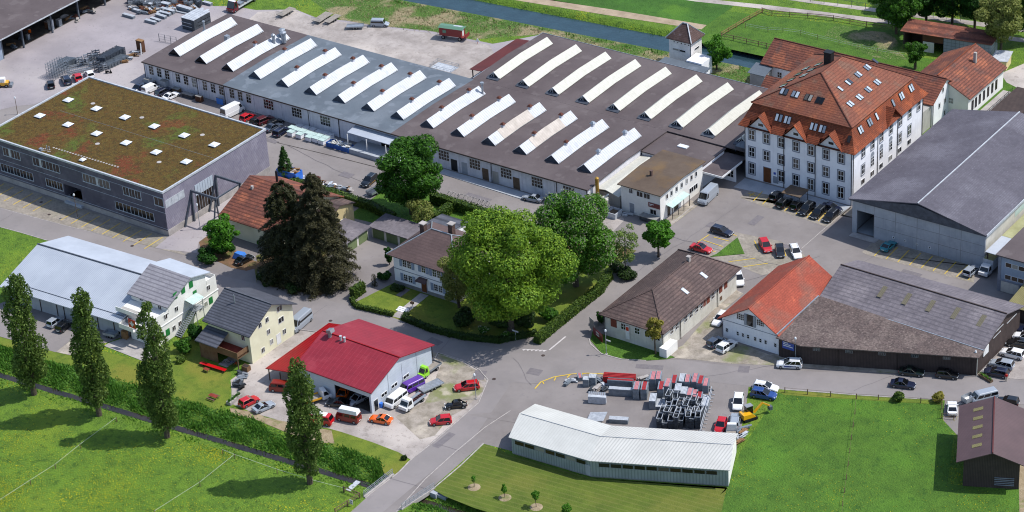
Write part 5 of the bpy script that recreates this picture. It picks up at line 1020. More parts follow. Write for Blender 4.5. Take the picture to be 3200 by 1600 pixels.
b = MB(); [b.box(x-.06, x+.06, -63.66+.0645*(x+74.3)-.05, -63.5+.0645*(x+74.3), 0, 3.9) for x in (-70, -66.4, -62.2, -60.4, -56, -52, -48)]; b.build('gate_joint', 'timber_dark', wa)
sf = thing('swiss_flag', 'red flag with white cross hanging at the balcony of the white house', 'flag', (-41.4, -63.4, 4.2))
MB().box(-42.3, -40.5, -63.40, -63.36, 4.3, 6.1).build('cloth', 'paint_red', sf); MB().box(-41.58, -41.22, -63.43, -63.405, 4.65, 5.75).box(-41.95, -41.59, -63.43, -63.405, 5.02, 5.38).box(-41.21, -40.85, -63.43, -63.405, 5.02, 5.38).build('cross', 'white_frame', sf); MB().cyl((-42.35, -63.38, 3.2), (-42.35, -63.38, 6.3), .03).build('pole', 'white_frame', sf)
# ================================================================ brown hipped house
bh = thing('brown_hipped_house', 'long single-storey pale house with dark brown hipped roof by the road junction', 'house', (38, -2, 0))
BX0, BX1, BY0, BY1 = 31.9, 44.6, -15.0, 11.0
MB().box(BX0, BX1, BY0, BY1, 0, 4.5).build('wall', 'plaster_shed', bh); hip(bh, BX0, BX1, BY0, BY1, 4.5, 7.9, 'tile_brown', over=.7, ra=(38.2, -8.0), rb=(38.2, 7.0), cap='tile_brown')
MB().box(38.0, 38.6, 4.0, 4.6, 7, 8.9).box(37.9, 38.7, 3.9, 4.7, 8.9, 9.0).build('chimney', 'concrete', bh)
sl_ = Vector((-(45.3-38.2), 0, 3.4)).normalized()
for y in (-3.0, 3.6): velux(bh, (42.0, y, 4.68+(45.3-42.0)/(45.3-38.2)*3.4), (0, 1, 0), sl_, .8, 1.6, 'alu_pale', 'rooflight', 'zinc')
for y in (2.5, -1.3, -3.2, -5.2, -7.0, -10.0, -11.8): win(bh, 'old', BX1, y, 2.55, '+x')
for y in (7.1, 5.3, .8, -.6): f = win(bh, 'old', BX1, y, 2.5, '+x') if y in (0,) else MB().box(BX1-.01, BX1+.06, y-.55, y+.55, 2.5, 4.0).build('shutter', 'shutter_red', bh)
MB().box(BX1-.01, BX1+.05, 4.9, 5.7, .8, 1.6).build('cellar_flap', 'wood_fence', bh)
MB().box(33.4, 34.7, BY0-.06, BY0+.01, 2.4, 4.1).build('shutter', 'shutter_red', bh)
for x in (36.2, 39.2, 41.4, 43.6): win(bh, 'old', x, BY0, 2.5)
MB().box(36.75, 37.6, BY0-.25, BY0-.15, .9, 3.7).build('banner', 'white_frame', bh); MB().box(36.85, 37.5, BY0-.28, BY0-.255, 2.7, 3.5).build('banner_mark', 'paint_red', bh)
MB().box(44.65, 46.2, -16.1, -12.4, 0, 1.9).build('cellar_hut', 'plaster_bright', bh)
for x, y in ((32.1, -15.1), (44.7, -14.9), (44.75, -9), (44.75, 4)): pipe(bh, x, y, 0, 4.4)
# ================================================================ brick-red roofed house
rd = thing('red_roofed_house', 'grey-rendered house with bright brick-red tiled saddle roof joined to the timber barn', 'house', (57, 6, 0))
DX0, DX1, DY0, DY1 = 51.2, 62.9, -4.6, 16.0
gwalls(rd, DX0, DX1, DY0, DY1, 4.5, 8.2, 'y', 'plaster_white', rp=.5); gable(rd, DX0, DX1, DY0, DY1, 4.5, 8.2, 'y', 'tile_red', over=.9, ov2=.7, th=.18, rp=.5, ridge='tile_red')
for x in (54.9, 59.1): win(rd, 'oldgrid', x, DY0, 4.95)
MB().box(56.3, 57.6, DY0-.03, DY0+.01, 4.2, 6.6).build('loading_hatch', 'window_glass', rd); MB().box(55.75, 56.25, DY0-.2, DY0-.04, 4.3, 6.6).box(57.65, 58.15, DY0-.2, DY0-.04, 4.3, 6.6).build('hatch_leaf', 'grey_frame', rd)
MB().box(DX0, DX1, DY0-.05, DY0-.0, 3.85, 3.95).build('string_course', 'stone_trim', rd)
for x in (52.0, 54.3, 55.4, 56.5, 58.0, 59.1, 60.2, 62.2): win(rd, 'cell', x, DY0, 1.4)
pipe(rd, 62.95, DY0-.1, 0, 4.5, 'white_frame')
# ================================================================ timber barn
tb = thing('timber_barn', 'large dark timber barn with wide grey fibre-cement roof and skewed lower roof along the road', 'barn', (80, 8, 0))
A_, B_, C2, D2 = (63.2, -5.0), (68.0, -5.1), (96.3, 7.2), (96.3, 24.6)
b = MB()
b.prism(ccw([A_, B_, C2, D2, (63.2, 24.0)]), 0, 4.3)
n = len(b.v); b.v += [(96.3, 8.2, 4.3), (96.3, 24.6, 4.3), (96.3, 17.6, 7.25)]; b.f += [(n, n+1, n+2)]
b.build('wall', 'timber_dark', tb)
MB().slab([(63.0, 9.9, 4.75), (96.9, 8.6, 4.75), (96.9, 17.6, 7.5), (63.0, 18.0, 7.5)], .18).slab([(63.0, 18.02, 7.5), (96.9, 17.62, 7.5), (96.9, 25.2, 5.2), (63.0, 24.6, 5.2)], .18).build('upper_roof', 'fibre_cement', tb)
MB().slab([(62.95, -5.8, 4.35), (68.2, -6.0, 4.35), (97.0, 6.5, 4.35), (97.0, 8.75, 4.7), (63.0, 10.0, 4.9)], .18).build('lower_roof', 'fibre_dark', tb)
MB().bar((63.0, 18.0, 7.55), (96.9, 17.6, 7.55), .1).build('ridge_cap', 'timber_dark', tb); MB().bar((63.1, 9.85, 4.72), (96.9, 8.55, 4.72), .09).build('gutter', 'zinc', tb)
MB().bar((62.95, -5.4, 4.75), (62.95, 9.8, 4.98), .1).build('valley_gutter', 'zinc', tb)
mat('moss_patch', '6c6758', '5e594b', scale=1.5, contrast=1, stripe=('x', .3, '463f25', .25, .4)); sr_ = (7.5-4.75)/8.2
for x in (73.5, 78.5, 83.3, 88.3, 93.4): MB().obox((x, 14.6, 4.75+sr_*(14.6-9.25)+.05), (1, 0, 0), (0, 1, sr_), (0, -sr_, 1), .45, 1.4, .02).build('mossy_strip', 'moss_patch', tb)
dv = Vector((96.3-68.0, 7.2+5.1, 0)).normalized(); ang = math.atan2(dv.y, dv.x)
for k in (2.6, 8.4, 14.2, 20.0, 25.6):
    p = Vector((68, -5.1, 0))+dv*k; o = inst('window', WIN['barn'][0], tb, (p.x+dv.y*.02, p.y-dv.x*.02, 3.0), ang); q = bpy.data.objects.new('pane', WIN['barn'][1]); COL.objects.link(q); q.parent = o
MB().box(64.0, 66.4, -5.2, -5.06, 2.2, 3.9).build('sign_board', 'paint_sign_blue', tb)
b = MB(); [b.box(64.2, 64.2+l_, -5.24, -5.21, z, z+.16) for z, l_ in ((3.45, 1.0), (3.1, 1.5), (2.75, 2.0))]; b.build('sign_lettering', 'white_frame', tb)
MB().box(96.32, 96.45, 9.6, 11.6, 2.6, 4.2).build('gable_sign', 'white_frame', tb)
MB().box(96.32, 96.4, 13.5, 16.5, 4.3, 4.4).box(96.32, 96.4, 13.5, 17.5, 5.2, 5.3).box(96.32, 96.4, 19, 23, 4.5, 4.6).build('gable_rail', 'alu_pale', tb); pipe(tb, 96.5, 7.0, 0, 4.3, 'plaster_shed')
[MB().cyl((68+dv.x*k+dv.y*.1, -5.1+dv.y*k-dv.x*.1, 0), (68+dv.x*k+dv.y*.1, -5.1+dv.y*k-dv.x*.1, 4.2), .06, k=6).build('downpipe', 'soffit', tb) for k in (6.5, 17, 30)]
# ================================================================ angled white shed
wsx = thing('angled_white_shed', 'long low angled shed with white ribbed metal roof and a ribbon of windows', 'shed', (55, -50, 0))
F0, F1, F2 = Vector((39.7, -55.2, 0)), Vector((55.2, -53.9, 0)), Vector((76.4, -44.3, 0)); K0, K1, K2 = Vector((37.9, -45.4, 0)), Vector((52.8, -44.2, 0)), Vector((72.4, -35.2, 0)); M0, M1, M2 = Vector((38.4, -50.4, 0)), Vector((54.0, -49.1, 0)), Vector((74.3, -39.8, 0))
up_ = lambda v, z: (v.x, v.y, z)
def ext(a, c, q): return a+(c-a)*q
MB().prism([tuple(v[:2]) for v in (F0, F1, F2, K2, K1, K0)], .25, 3.55).build('wall', 'shed_cladding', wsx); MB().prism([tuple((v+Vector((0, 0, 0)))[:2]) for v in (ext(F0, K0, .01), ext(F1, K1, .01), ext(F2, K2, .01), K2, K1, K0)], 0, .25).build('plinth', 'plinth_grey', wsx)
mat('metal_white_plain', 'bfbfba', 'b3b3ae', scale=.25, contrast=.6, streak=.1, stripe=('x', .52, 'a6a5a1', .2, .5), rough=.5)
def rp(a, z, q=0): return (a.x, a.y, z)
Fo0, Fo1, Fo2 = ext(K0, F0, 1.05), ext(K1, F1, 1.05), ext(K2, F2, 1.05); Ko0, Ko1, Ko2 = ext(F0, K0, 1.04), ext(F1, K1, 1.04), ext(F2, K2, 1.04)
ex_ = lambda a, c: a+(a-c).normalized()*.3
MB().slab([rp(ex_(Fo0, Fo1), 3.7), rp(Fo1, 3.7), rp(M1, 5.1), rp(ex_(M0, M1), 5.1)], .12).slab([rp(ex_(M0, M1), 5.1), rp(M1, 5.1), rp(Ko1, 3.8), rp(ex_(Ko0, Ko1), 3.8)], .12).build('roof', 'metal_white_plain', wsx)
MB().slab([rp(Fo1, 3.7), rp(ex_(Fo2, Fo1), 3.7), rp(ex_(M2, M1), 5.1), rp(M1, 5.1)], .12).slab([rp(M1, 5.1), rp(ex_(M2, M1), 5.1), rp(ex_(Ko2, Ko1), 3.8), rp(Ko1, 3.8)], .12).build('roof', 'metal_white_roof', wsx)
MB().bar(rp(M0, 5.12), rp(M1, 5.12), .05).bar(rp(M1, 5.12), rp(M2, 5.12), .05).build('ridge_cap', 'grey_frame', wsx)
n = MB(); n.v = [rp(F2, 3.5), rp(K2, 3.5), rp(M2, 5.0)]; n.f = [(0, 1, 2)]; n.build('gable_panel', 'plaster_bright', wsx)
e_ = (F2-K2).normalized(); nn_ = Vector((-(K2-F2).y, (K2-F2).x, 0)).normalized(); MB().prism(ccw([tuple((F2-nn_*.0)[:2]), tuple(K2[:2]), tuple((K2-nn_*.04)[:2]), tuple((F2-nn_*.04)[:2])]), .2, 3.5).build('end_cladding', 'plaster_bright', wsx)
for a, c, k0, k1, stp in ((F0, F1, .6, 14.8, 2.02), (F1, F2, 1.3, 22.6, 2.02)):
    dd = (c-a).normalized(); an_ = math.atan2(dd.y, dd.x); s = k0+1
    while s < k1-.8:
        p = a+dd*s; inst_o = inst('window', WIN['shedwin'][0], wsx, (p.x+dd.y*.02, p.y-dd.x*.02, 2.25), an_); q = bpy.data.objects.new('pane', WIN['shedwin'][1]); COL.objects.link(q); q.parent = inst_o; s += stp
pp_ = F1-Vector((.6, .05, 0)); MB().box(pp_.x-.45, pp_.x+.5, pp_.y-.1, pp_.y+.1, .3, 2.4).build('door', 'concrete_grey', wsx)
# ================================================================ brown-roofed barn, right edge
ba = thing('brown_roofed_barn', 'dark timber barn with brown metal roof and five square rooflights at the right edge', 'barn', (112, -16, 0))
ua = Vector((101.7-108.7, -10.5+25.5, 0)).normalized(); ub = Vector((-ua.y, ua.x, 0)); ub = -ub if ub.x < 0 else ub
O_ = Vector((108.7, -25.5, 0)); L_ = 16.8; Wd = 11.6
def bp(a, c, z): p = O_+ua*a+ub*c; return (p.x, p.y, z)
MB().slab([bp(0, 0, 5.4), bp(0, 5.8, 7.6), bp(L_, 5.8, 7.6), bp(L_, 0, 5.4)], .15).slab([bp(0, 5.8, 7.6), bp(0, Wd, 5.2), bp(L_, Wd, 5.2), bp(L_, 5.8, 7.6)], .15).build('roof', 'brown_metal', ba)
b = MB(); Pn = [(1.2, 0), (Wd-1.3, 0), (Wd-1.3, 5.3), (5.8, 7.3), (1.2, 5.6)]; b.v = [bp(1.0, c_, z) for c_, z in Pn]+[bp(L_-.5, c_, z) for c_, z in Pn]; b.f = [(0, 1, 2, 3, 4), (9, 8, 7, 6, 5)]+[(i, i+5, (i+1) % 5+5, (i+1) % 5) for i in range(5)]; b.build('wall', 'timber_dark', ba)
MB().bar(bp(0, 5.8, 7.68), bp(L_, 5.8, 7.68), .1).build('ridge_cap', 'maroon_metal', ba)
sg = (7.6-5.4)/5.8
for k in range(5):
    c_ = Vector(bp(3.4+2.7*k, 3.2, 5.4+sg*3.2+.03)); su = (ub+Vector((0, 0, sg))).normalized(); MB().obox(c_, ua, su, ua.cross(su), .45, .85, .03).build('rooflight', 'moss_tile', ba)
b = MB()
for k in range(5): p0, p1 = Vector(bp(.93, 6.3, .7+.35*k)), Vector(bp(.93, 9.5, .7+.35*k)); b.bar(p0, p1, .05)
b.build('louvre', 'stone_trim', ba)
# ================================================================ open shed, upper left
os_ = thing('open_storage_shed', 'open-fronted storage shed with wide brown roof at the upper left', 'shed', (-175, 20, 0))
MB().slab([(-190, -15, 7.6), (-155.6, -15, 6.0), (-155.6, 92, 6.0), (-190, 92, 7.6)], .2).build('roof', 'felt_brown', os_); MB().box(-155.7, -155.5, -15, 92, 5.65, 5.95).build('fascia', 'alu_pale', os_)
b = MB().box(-190, -189.7, -15, 92, 0, 7).build('wall', 'timber_dark', os_)
MB().box(-165, -157.2, 12, 14.6, 0, 5.8).build('blue_bay', 'plaster_blue', os_)
sep('post', 'steel_grey', os_, [(-157.6, -157.2, y-.18, y+.18, 0, 5.9) for y in (14.8, 21.5, 31, 40, 49, 58)])
MB().box(-189.7, -158.2, 14.6, 92, .04, .06).build('floor_slab', 'mud', os_)
# ================================================================ stable, upper right
sta = thing('horse_stable', 'open wooden stable with rusty brown roof and grey panelled front beside the paddock', 'stable', (32, 124, 0))
MB().slab([(21.6, 119.8, 4.4), (42.6, 122.9, 4.4), (42.0, 128.6, 5.0), (21.0, 125.6, 5.0)], .15).build('roof', 'tile_old', sta)
def sp(q, o_, z): a = Vector((22.2, 120.3, 0)); c = Vector((42.2, 123.2, 0)); d = (c-a).normalized(); n_ = Vector((-d.y, d.x, 0)); p = a+d*q+n_*o_; return (p.x, p.y, z)
b = MB(); 
def wl(b, q0, q1, o0, o1, z0, z1): b.hexa([sp(q0, o0, z0), sp(q1, o0, z0), sp(q1, o1, z0), sp(q0, o1, z0), sp(q0, o0, z1), sp(q1, o0, z1), sp(q1, o1, z1), sp(q0, o1, z1)])
wl(b, 0, 20, 4.8, 5, 0, 4.5); wl(b, 0, .3, 0, 4.8, 0, 4.3); b.build('wall', 'timber_dark', sta)
b = MB(); wl(b, 9.4, 20.2, 0, .12, 0, 4.2); wl(b, 20.1, 20.25, .12, 5, 0, 4.2); b.build('panel_front', 'stable_panel', sta); b = MB(); wl(b, 4.5, 9.3, 0, .1, 2.6, 4.2); b.build('upper_boarding', 'timber_brown', sta); b = MB(); wl(b, 4.6, 7.2, -.02, .08, 0, 2.5); b.build('half_door', 'plaster_shed', sta); b = MB(); wl(b, 0, .25, -.05, .2, 0, 4.3); b.build('post', 'timber_dark', sta)
s2 = thing('small_hut', 'small hut with pale metal roof beside the horse stable', 'hut', (46, 123, 0)); MB().slab([(44.0, 119.3, 2.4), (47.6, 120.6, 2.4), (46.6, 125.4, 2.8), (43.0, 124.2, 2.8)], .1).build('roof', 'alu_pale', s2); MB().prism(ccw([(44.1, 119.6), (47.2, 120.8), (46.4, 125), (43.3, 124)]), 0, 2.3).build('wall', 'plaster_yellow', s2)
# ---------------------------------------------------------------- vegetation
RNG = np.random.default_rng(11)
def leaf_quads(P, Nn, size, rng, asp=.75):
    """one bent-free leaf clump per point: quad with random spin about a normal near Nn"""
    n = len(P); nn = Nn + rng.normal(0, .55, (n, 3)); nn /= np.linalg.norm(nn, axis=1)[:, None]+1e-9
    r = rng.normal(0, 1, (n, 3)); a = np.cross(nn, r); a /= np.linalg.norm(a, axis=1)[:, None]+1e-9; b = np.cross(nn, a)
    s = size*rng.uniform(.55, 1.25, (n, 1)); a = a*s; b = b*s*asp
    V = np.stack([P-a*.9, P-b*.6, P+a, P+b*.6], 1).reshape(-1, 3)
    return V
def sphere_pts(n, rng):
    v = rng.normal(0, 1, (n, 3)); return v/np.linalg.norm(v, axis=1)[:, None]
def lobed(c, R, H, n_l, rng, flat=.8, low=.15):
    """lobes round a main ellipsoid: list of (centre, radii)"""
    L = [(np.array(c), np.array([R*.62, R*.62, H*.36]))]
    for i in range(n_l):
        d = sphere_pts(1, rng)[0]; d[2] = d[2]*.9+.12
        q = rng.uniform(.42, .85)**.9; r = R*rng.uniform(.14, .4)*(1.15-.35*q)
        L.append((np.array(c)+d*np.array([R*q, R*q, H*.5*q*1.05]), np.array([r, r, r*rng.uniform(.7, 1.0)*flat])))
    return L
def crown_pts(L, n, rng, inner=.72):
    A = np.array([r[0]*r[1]+r[0]*r[2] for _, r in L]); k = rng.choice(len(L), n, p=A/A.sum())
    C = np.array([c for c, _ in L])[k]; Rr = np.array([r for _, r in L])[k]; d = sphere_pts(n, rng); q = rng.uniform(inner, 1.06, (n, 1))
    P = C+d*Rr*q; keep = np.ones(n, bool)
    for c, r in L:
        e = np.sum(((P-c)/r)**2, 1); keep &= e > .42
    N_ = d/Rr; N_ /= np.linalg.norm(N_, axis=1)[:, None]
    return P[keep], N_[keep]+np.array([0, 0, .25])
def trunk_mesh(base, h, r, limbs, rng, m, parent, reach=3., top=.8):
    b = MB(); p = Vector(base); pts = [p+Vector((rng.normal(0, .1), rng.normal(0, .1), h*q)) for q in (0, .3, .6, top)]; pts[0] = p-Vector((0, 0, .1))
    rs = [r*1.25, r, r*.75, r*.35]
    for i in range(3): b.cyl(pts[i], pts[i+1], rs[i], rs[i+1], k=8)
    for i in range(limbs):
        a = rng.uniform(0, 6.28); q = rng.uniform(.3, .75); s = p+Vector((0, 0, h*q)); e = s+Vector((math.cos(a)*reach, math.sin(a)*reach, reach*.7)); b.cyl(s, e, r*.35, r*.1, k=5)
    return b.build('trunk', m, parent)
def tree(name, label, x, y, h, R, leaf='leaf_lime', n=9000, size=.42, lobes=22, ch=None, cz=None, seed=1, bark='bark', trunk=.35, group=None, inner=.72, flat=.8, cat='tree'):
    rng = np.random.default_rng(seed); o = thing(name, label, cat, (x, y, 0), group=group)
    ch = ch or h*.82; cz = cz or h-ch*.5
    trunk_mesh((x, y, 0), h, trunk, 7, rng, bark, o, reach=R*.55)
    L = lobed((x, y, cz), R, ch, lobes, rng, flat); P, N_ = crown_pts(L, n, rng, inner)
    P = P[P[:, 2] > .3]; N_ = N_[:len(P)]
    V = leaf_quads(P, N_, size, rng); npmesh('crown', V, np.arange(len(V)).reshape(-1, 4), leaf, o)
    return o, L
def poplar(label, x, y, h, R, seed, n=9500):
    rng = np.random.default_rng(seed); o = thing('poplar_tree', label, 'tree', (x, y, 0), group='lombardy poplars along the stream'); trunk_mesh((x, y, 0), h, .42, 0, rng, 'bark', o)
    L = []
    for i in range(90):
        q = rng.uniform(.0, 1); z = h*(.09+.88*q); w_ = R*(.35+.72*math.sin(math.pi*min(1, q**.8*.88+.1))**.8)*rng.uniform(.8, 1.12); a = rng.uniform(0, 6.28); rr = w_*rng.uniform(.2, .7)
        r = w_*rng.uniform(.22, .42); ln = (seed % 3-.6)*.9*q*q; L.append((np.array([x+math.cos(a)*rr+ln, y+math.sin(a)*rr-ln*.6, z]), np.array([r, r, r*1.7])))
    P, N_ = crown_pts(L, n, rng, .5); P = P[P[:, 2] > 2.2]; N_ = N_[:len(P)]; N_[:, 2] *= .3
    # upswept leaves
    V = leaf_quads(P, N_, .29, rng); npmesh('crown', V, np.arange(len(V)).reshape(-1, 4), 'leaf_poplar', o)
    b = MB()
    for i in range(14): a = rng.uniform(0, 6.28); z = h*rng.uniform(.1, .7); b.cyl((x, y, z), (x+math.cos(a)*R*.6, y+math.sin(a)*R*.6, z+h*.13), .09, .03, k=4)
    b.build('limbs', 'bark', o); return o
def spruce(name, label, x, y, h, R, leaf, seed, n=11000, size=.4, droop=.35, base=.03, taper=1.0, group=None):
    rng = np.random.default_rng(seed); o = thing(name, label, 'tree', (x, y, 0), group=group); trunk_mesh((x, y, 0), h, .3 if h > 10 else .1, 0, rng, 'bark', o, top=.97)
    nb = int(60+h*14); ks = rng.uniform(0, 1, nb); 
    P = []; N_ = []
    per = n//nb
    for q in ks:
        z = h*(base+(1-base)*q); L_ = R*((1-q)**taper)*rng.uniform(.75, 1.12)+.25; a = rng.uniform(0, 6.28); s = rng.uniform(.25, 1, per)**.7; wdt = .32*L_*(1.05-s*.75)
        off = rng.normal(0, 1, per)*wdt*.55; dx, dy = math.cos(a), math.sin(a)
        px = x+dx*L_*s-dy*off; py = y+dy*L_*s+dx*off; pz = z-droop*L_*s**1.5*.8+rng.normal(0, .16, per)-np.abs(off)*.25
        P.append(np.stack([px, py, pz], 1)); nn = np.tile([dx*.35, dy*.35, .9], (per, 1)); N_.append(nn)
    P = np.concatenate(P); N_ = np.concatenate(N_); k = P[:, 2] > .1; P = P[k]; N_ = N_[k]
    V = leaf_quads(P, N_, size, rng, .5); npmesh('crown', V, np.arange(len(V)).reshape(-1, 4), leaf, o); return o
def hedge(label, pts, w_, h_, leaf='leaf_hedge', seed=3, size=.22, dens=28, name='hedge', core='leaf_hedge_dark'):
    rng = np.random.default_rng(seed); o = thing(name, label, 'hedge', (pts[0][0], pts[0][1], 0)); b = MB(); Ps = []; Ns = []
    for i in range(len(pts)-1):
        a = np.array([pts[i][0], pts[i][1], 0.]); c = np.array([pts[i+1][0], pts[i+1][1], 0.]); d = c-a; l = np.linalg.norm(d); d /= l; nrm = np.array([-d[1], d[0], 0])
        q = nrm*(w_/2-.1); e = -d*.012*i; b.prism(ccw([tuple((a-q+e)[:2]), tuple((c-q)[:2]), tuple((c+q)[:2]), tuple((a+q+e)[:2])]), 0, h_-.1)
        for (na, area) in ((nrm, l*h_), (-nrm, l*h_), (np.array([0, 0, 1.]), l*w_)):
            m_ = int(area*dens); u = rng.uniform(-.1, l+.1, m_)
            if na[2] > .5: pp = a+np.outer(u, d)+np.outer(rng.uniform(-w_/2, w_/2, m_), nrm)+np.array([0, 0, h_])
            else: pp = a+np.outer(u, d)+na*(w_/2)+np.outer(rng.uniform(0, h_, m_), [0, 0, 1])
            Ps.append(pp+rng.normal(0, .07, (m_, 3))); Ns.append(np.tile(na, (m_, 1)))
        for (pt, na) in ((a, -d), (c, d)):
            m_ = int(w_*h_*dens); pp = pt+np.outer(rng.uniform(-w_/2, w_/2, m_), nrm)+np.outer(rng.uniform(0, h_, m_), [0, 0, 1]); Ps.append(pp+rng.normal(0, .07, (m_, 3))); Ns.append(np.tile(na, (m_, 1)))
    P = np.concatenate(Ps); P[:, 2] = np.maximum(P[:, 2], .05); N_ = np.concatenate(Ns); V = leaf_quads(P, N_, size, rng); npmesh('foliage', V, np.arange(len(V)).reshape(-1, 4), leaf, o)
    b.build('branches', core, o); return o
def bush(name, label, x, y, h, R, leaf, seed, n=1500, size=.25, group=None):
    rng = np.random.default_rng(seed); o = thing(name, label, 'bush', (x, y, 0), group=group); L = lobed((x, y, h*.5), R, h, 8, rng); P, N_ = crown_pts(L, n, rng); k = P[:, 2] > .03
    V = leaf_quads(P[k], N_[k], size, rng); npmesh('foliage', V, np.arange(len(V)).reshape(-1, 4), leaf, o)
    b = MB(); [b.cyl((x, y, 0), (x+math.cos(a)*R*.5, y+math.sin(a)*R*.5, h*.6), .05, .02, k=4) for a in (0, 1.3, 2.6, 3.9, 5.2)]; b.build('stems', 'bark', o); return o
def inpoly(P, poly):
    x, y = P[:, 0], P[:, 1]; c = np.zeros(len(P), bool); n = len(poly); j = n-1
    for i in range(n):
        xi, yi, xj, yj = poly[i][0], poly[i][1], poly[j][0], poly[j][1]
        c ^= ((yi > y) != (yj > y)) & (x < (xj-xi)*(y-yi)/((yj-yi) or 1e-9)+xi); j = i
    return c
def grass(poly, n, h_, m, seed, label, w_=.12, name='grass', bl=1):
    rng = np.random.default_rng(seed); poly = [(p[0], p[1]) for p in poly]; a = np.array(poly); lo, hi = a.min(0), a.max(0)
    P = rng.uniform(lo-.5, hi+.5, (n, 2)); P = P[inpoly(P+rng.normal(0, .45, P.shape), poly)]; k = len(P); ns = .75+.3*np.sin(P[:, 0]*.9+1.3*np.sin(P[:, 1]*.8))+.25*np.sin(P[:, 1]*1.7+P[:, 0]*.4); z = ditch(P[:, 0], P[:, 1])
    B = np.column_stack([P, z-.02]); an = rng.uniform(0, 6.28, k); u = np.column_stack([np.cos(an), np.sin(an), np.zeros(k)])*w_*rng.uniform(.6, 1.4, (k, 1))
    tip = B+np.column_stack([rng.normal(-.2, .25, k)*h_, rng.normal(-.1, .25, k)*h_, rng.uniform(.5, 1.2, k)*h_*np.clip(ns, .25, 1.3)])
    V = np.stack([B-u, B+u, tip], 1).reshape(-1, 3)
    return tag(npmesh(name, V, np.arange(len(V)).reshape(-1, 3), m, k=3), label, 'grass', kind='stuff')
# --- trees in the middle of the site
c_ = D(1276, 692, 12.0); tree('beech_tree', 'very large bright yellow-green broadleaf tree in front of the villa', c_.x, c_.y, 26, 11.4, 'leaf_maple', 110000, .31, 80, ch=25.8, seed=21, trunk=.6, flat=.75)
c_ = D(1443, 600, 10.5); tree('chestnut_tree', 'large dark horse chestnut covered in white blossom behind the bright green tree', c_.x, c_.y, 20.5, 8.7, 'leaf_chestnut', 60000, .32, 80, ch=20.4, seed=22, trunk=.5, flat=.9, inner=.8)
c_ = D(1028, 440, 9); tree('linden_tree', 'large deep-green linden tree beside the works road', c_.x, c_.y, 19, 7.3, 'leaf_lime', 42000, .32, 60, ch=18.6, seed=23, trunk=.45)
c_ = D(1062, 535, 3.5); tree('small_tree', 'small grey-green tree at the foot of the deep-green linden', c_.x, c_.y, 7, 3.6, 'leaf_olive', 3600, .28, 14, ch=6.2, seed=24, trunk=.2)
c_ = D(1150, 705, 6); tree('maple_tree', 'pale yellowish small-leaved tree right in front of the villa facade', c_.x, c_.y, 12.5, 4.3, 'leaf_olive', 16000, .22, 26, ch=12.4, seed=25, trunk=.25)
c_ = D(555, 590, 4.3); tree('young_chestnut_tree', 'small round chestnut tree with pale blossom beside the steel portal frame', c_.x, c_.y, 8.2, 4.1, 'leaf_young', 5500, .34, 16, ch=7.4, seed=26, trunk=.25)
c_ = D(1655, 595, 4.6); tree('round_tree', 'small round fresh-green tree next to the birch by the office', c_.x, c_.y, 8.6, 3.5, 'leaf_young', 4600, .33, 16, ch=7.2, seed=27, trunk=.2)
a = t(2, 2, 1145, 185); tree('birch_tree', 'airy silver birch with white trunk beside the long dark-roofed house', a.x, a.y, 11.5, 2.9, 'leaf_birch', 7500, .2, 26, ch=10.5, seed=28, bark='bark_pale', trunk=.16, inner=.3)
a = t(2, 0, 2060, 700); tree('tower_tree', 'bright green tree beside the white tower on the canal bank', a.x, a.y, 8.8, 3.2, 'leaf_young', 4200, .32, 16, ch=8.2, seed=29, trunk=.2)
a = t(2, 2, 1445, 990); tree('larch_tree', 'slender yellow-green young tree in front of the dark-roofed house gable', a.x, a.y, 8.6, 1.9, 'leaf_yellow', 2200, .27, 16, ch=6.2, seed=30, trunk=.14)
a = t(3, 0, 1480, 695); tree('walnut_tree', 'small dark green tree at the corner of the paddock behind the mill', a.x, a.y, 7.4, 2.7, 'leaf_lime', 3400, .32, 14, ch=6.2, seed=31, trunk=.3)
GRP = None
for i, (x_, y_, h_, R_, lf, lab) in enumerate((
    (1290, 340, 13.5, 5.2, 'leaf_lime', 'leftmost broad tree of the belt behind the horse stable'),
    (1590, 250, 15, 4.2, 'leaf_dark', 'tall dark tree rising behind the left end of the stable roof'),
    (1850, 270, 15, 4.8, 'leaf_dark', 'dark tree behind the middle of the stable roof'),
    (2080, 290, 14, 4.5, 'leaf_dark', 'dark tree behind the right end of the stable roof'),
    (2340, 540, 17, 5.2, 'leaf_olive', 'tall light-green tree right of the stable'),
    (2590, 420, 15, 5.0, 'leaf_forest', 'fresh green tree at the right edge behind the small hut'),
    (1450, 60, 14, 5.0, 'leaf_dark', 'dark tree at the top edge beyond the path'),
    (2480, 120, 16, 5.4, 'leaf_forest', 'green tree in the top right corner'))):
    a = t(3, 0, x_, y_); tree('belt_tree', lab, a.x, a.y, h_, R_*1.15, lf, 16000, .33, 30, ch=h_*.95, seed=40+i, trunk=.28)
a = D(733, 690); spruce('yew_tree', 'broad round-topped dark brown-green conifer, left of the pair by the road', a.x, a.y, 20.5, 6.6, 'needle_dark', 51, 75000, .27, taper=.36, droop=.5)
a = D(812, 706); spruce('spruce_tree', 'tall ragged brown spruce, right of the pair by the road', a.x, a.y, 23.5, 7.6, 'needle_brown', 52, 85000, .27, taper=.52, droop=.5)
a = D(720, 452); spruce('young_spruce', 'small pale green spruce standing behind the tiled workshop', a.x, a.y, 7.6, 2.2, 'needle_green', 53, 4500, .28, taper=.9)
a = t(1, 2, 1192, 300); spruce('dwarf_cypress', 'small dark cone-shaped cypress at the corner of the villa lawn', a.x, a.y, 2.6, .55, 'needle_dark', 54, 500, .16, taper=.5)
o = [q for q in COL.objects if q.name.startswith('chestnut_tree')][0]; rg = np.random.default_rng(5); cr_ = [q for q in o.children if q.name.startswith('crown')][0]
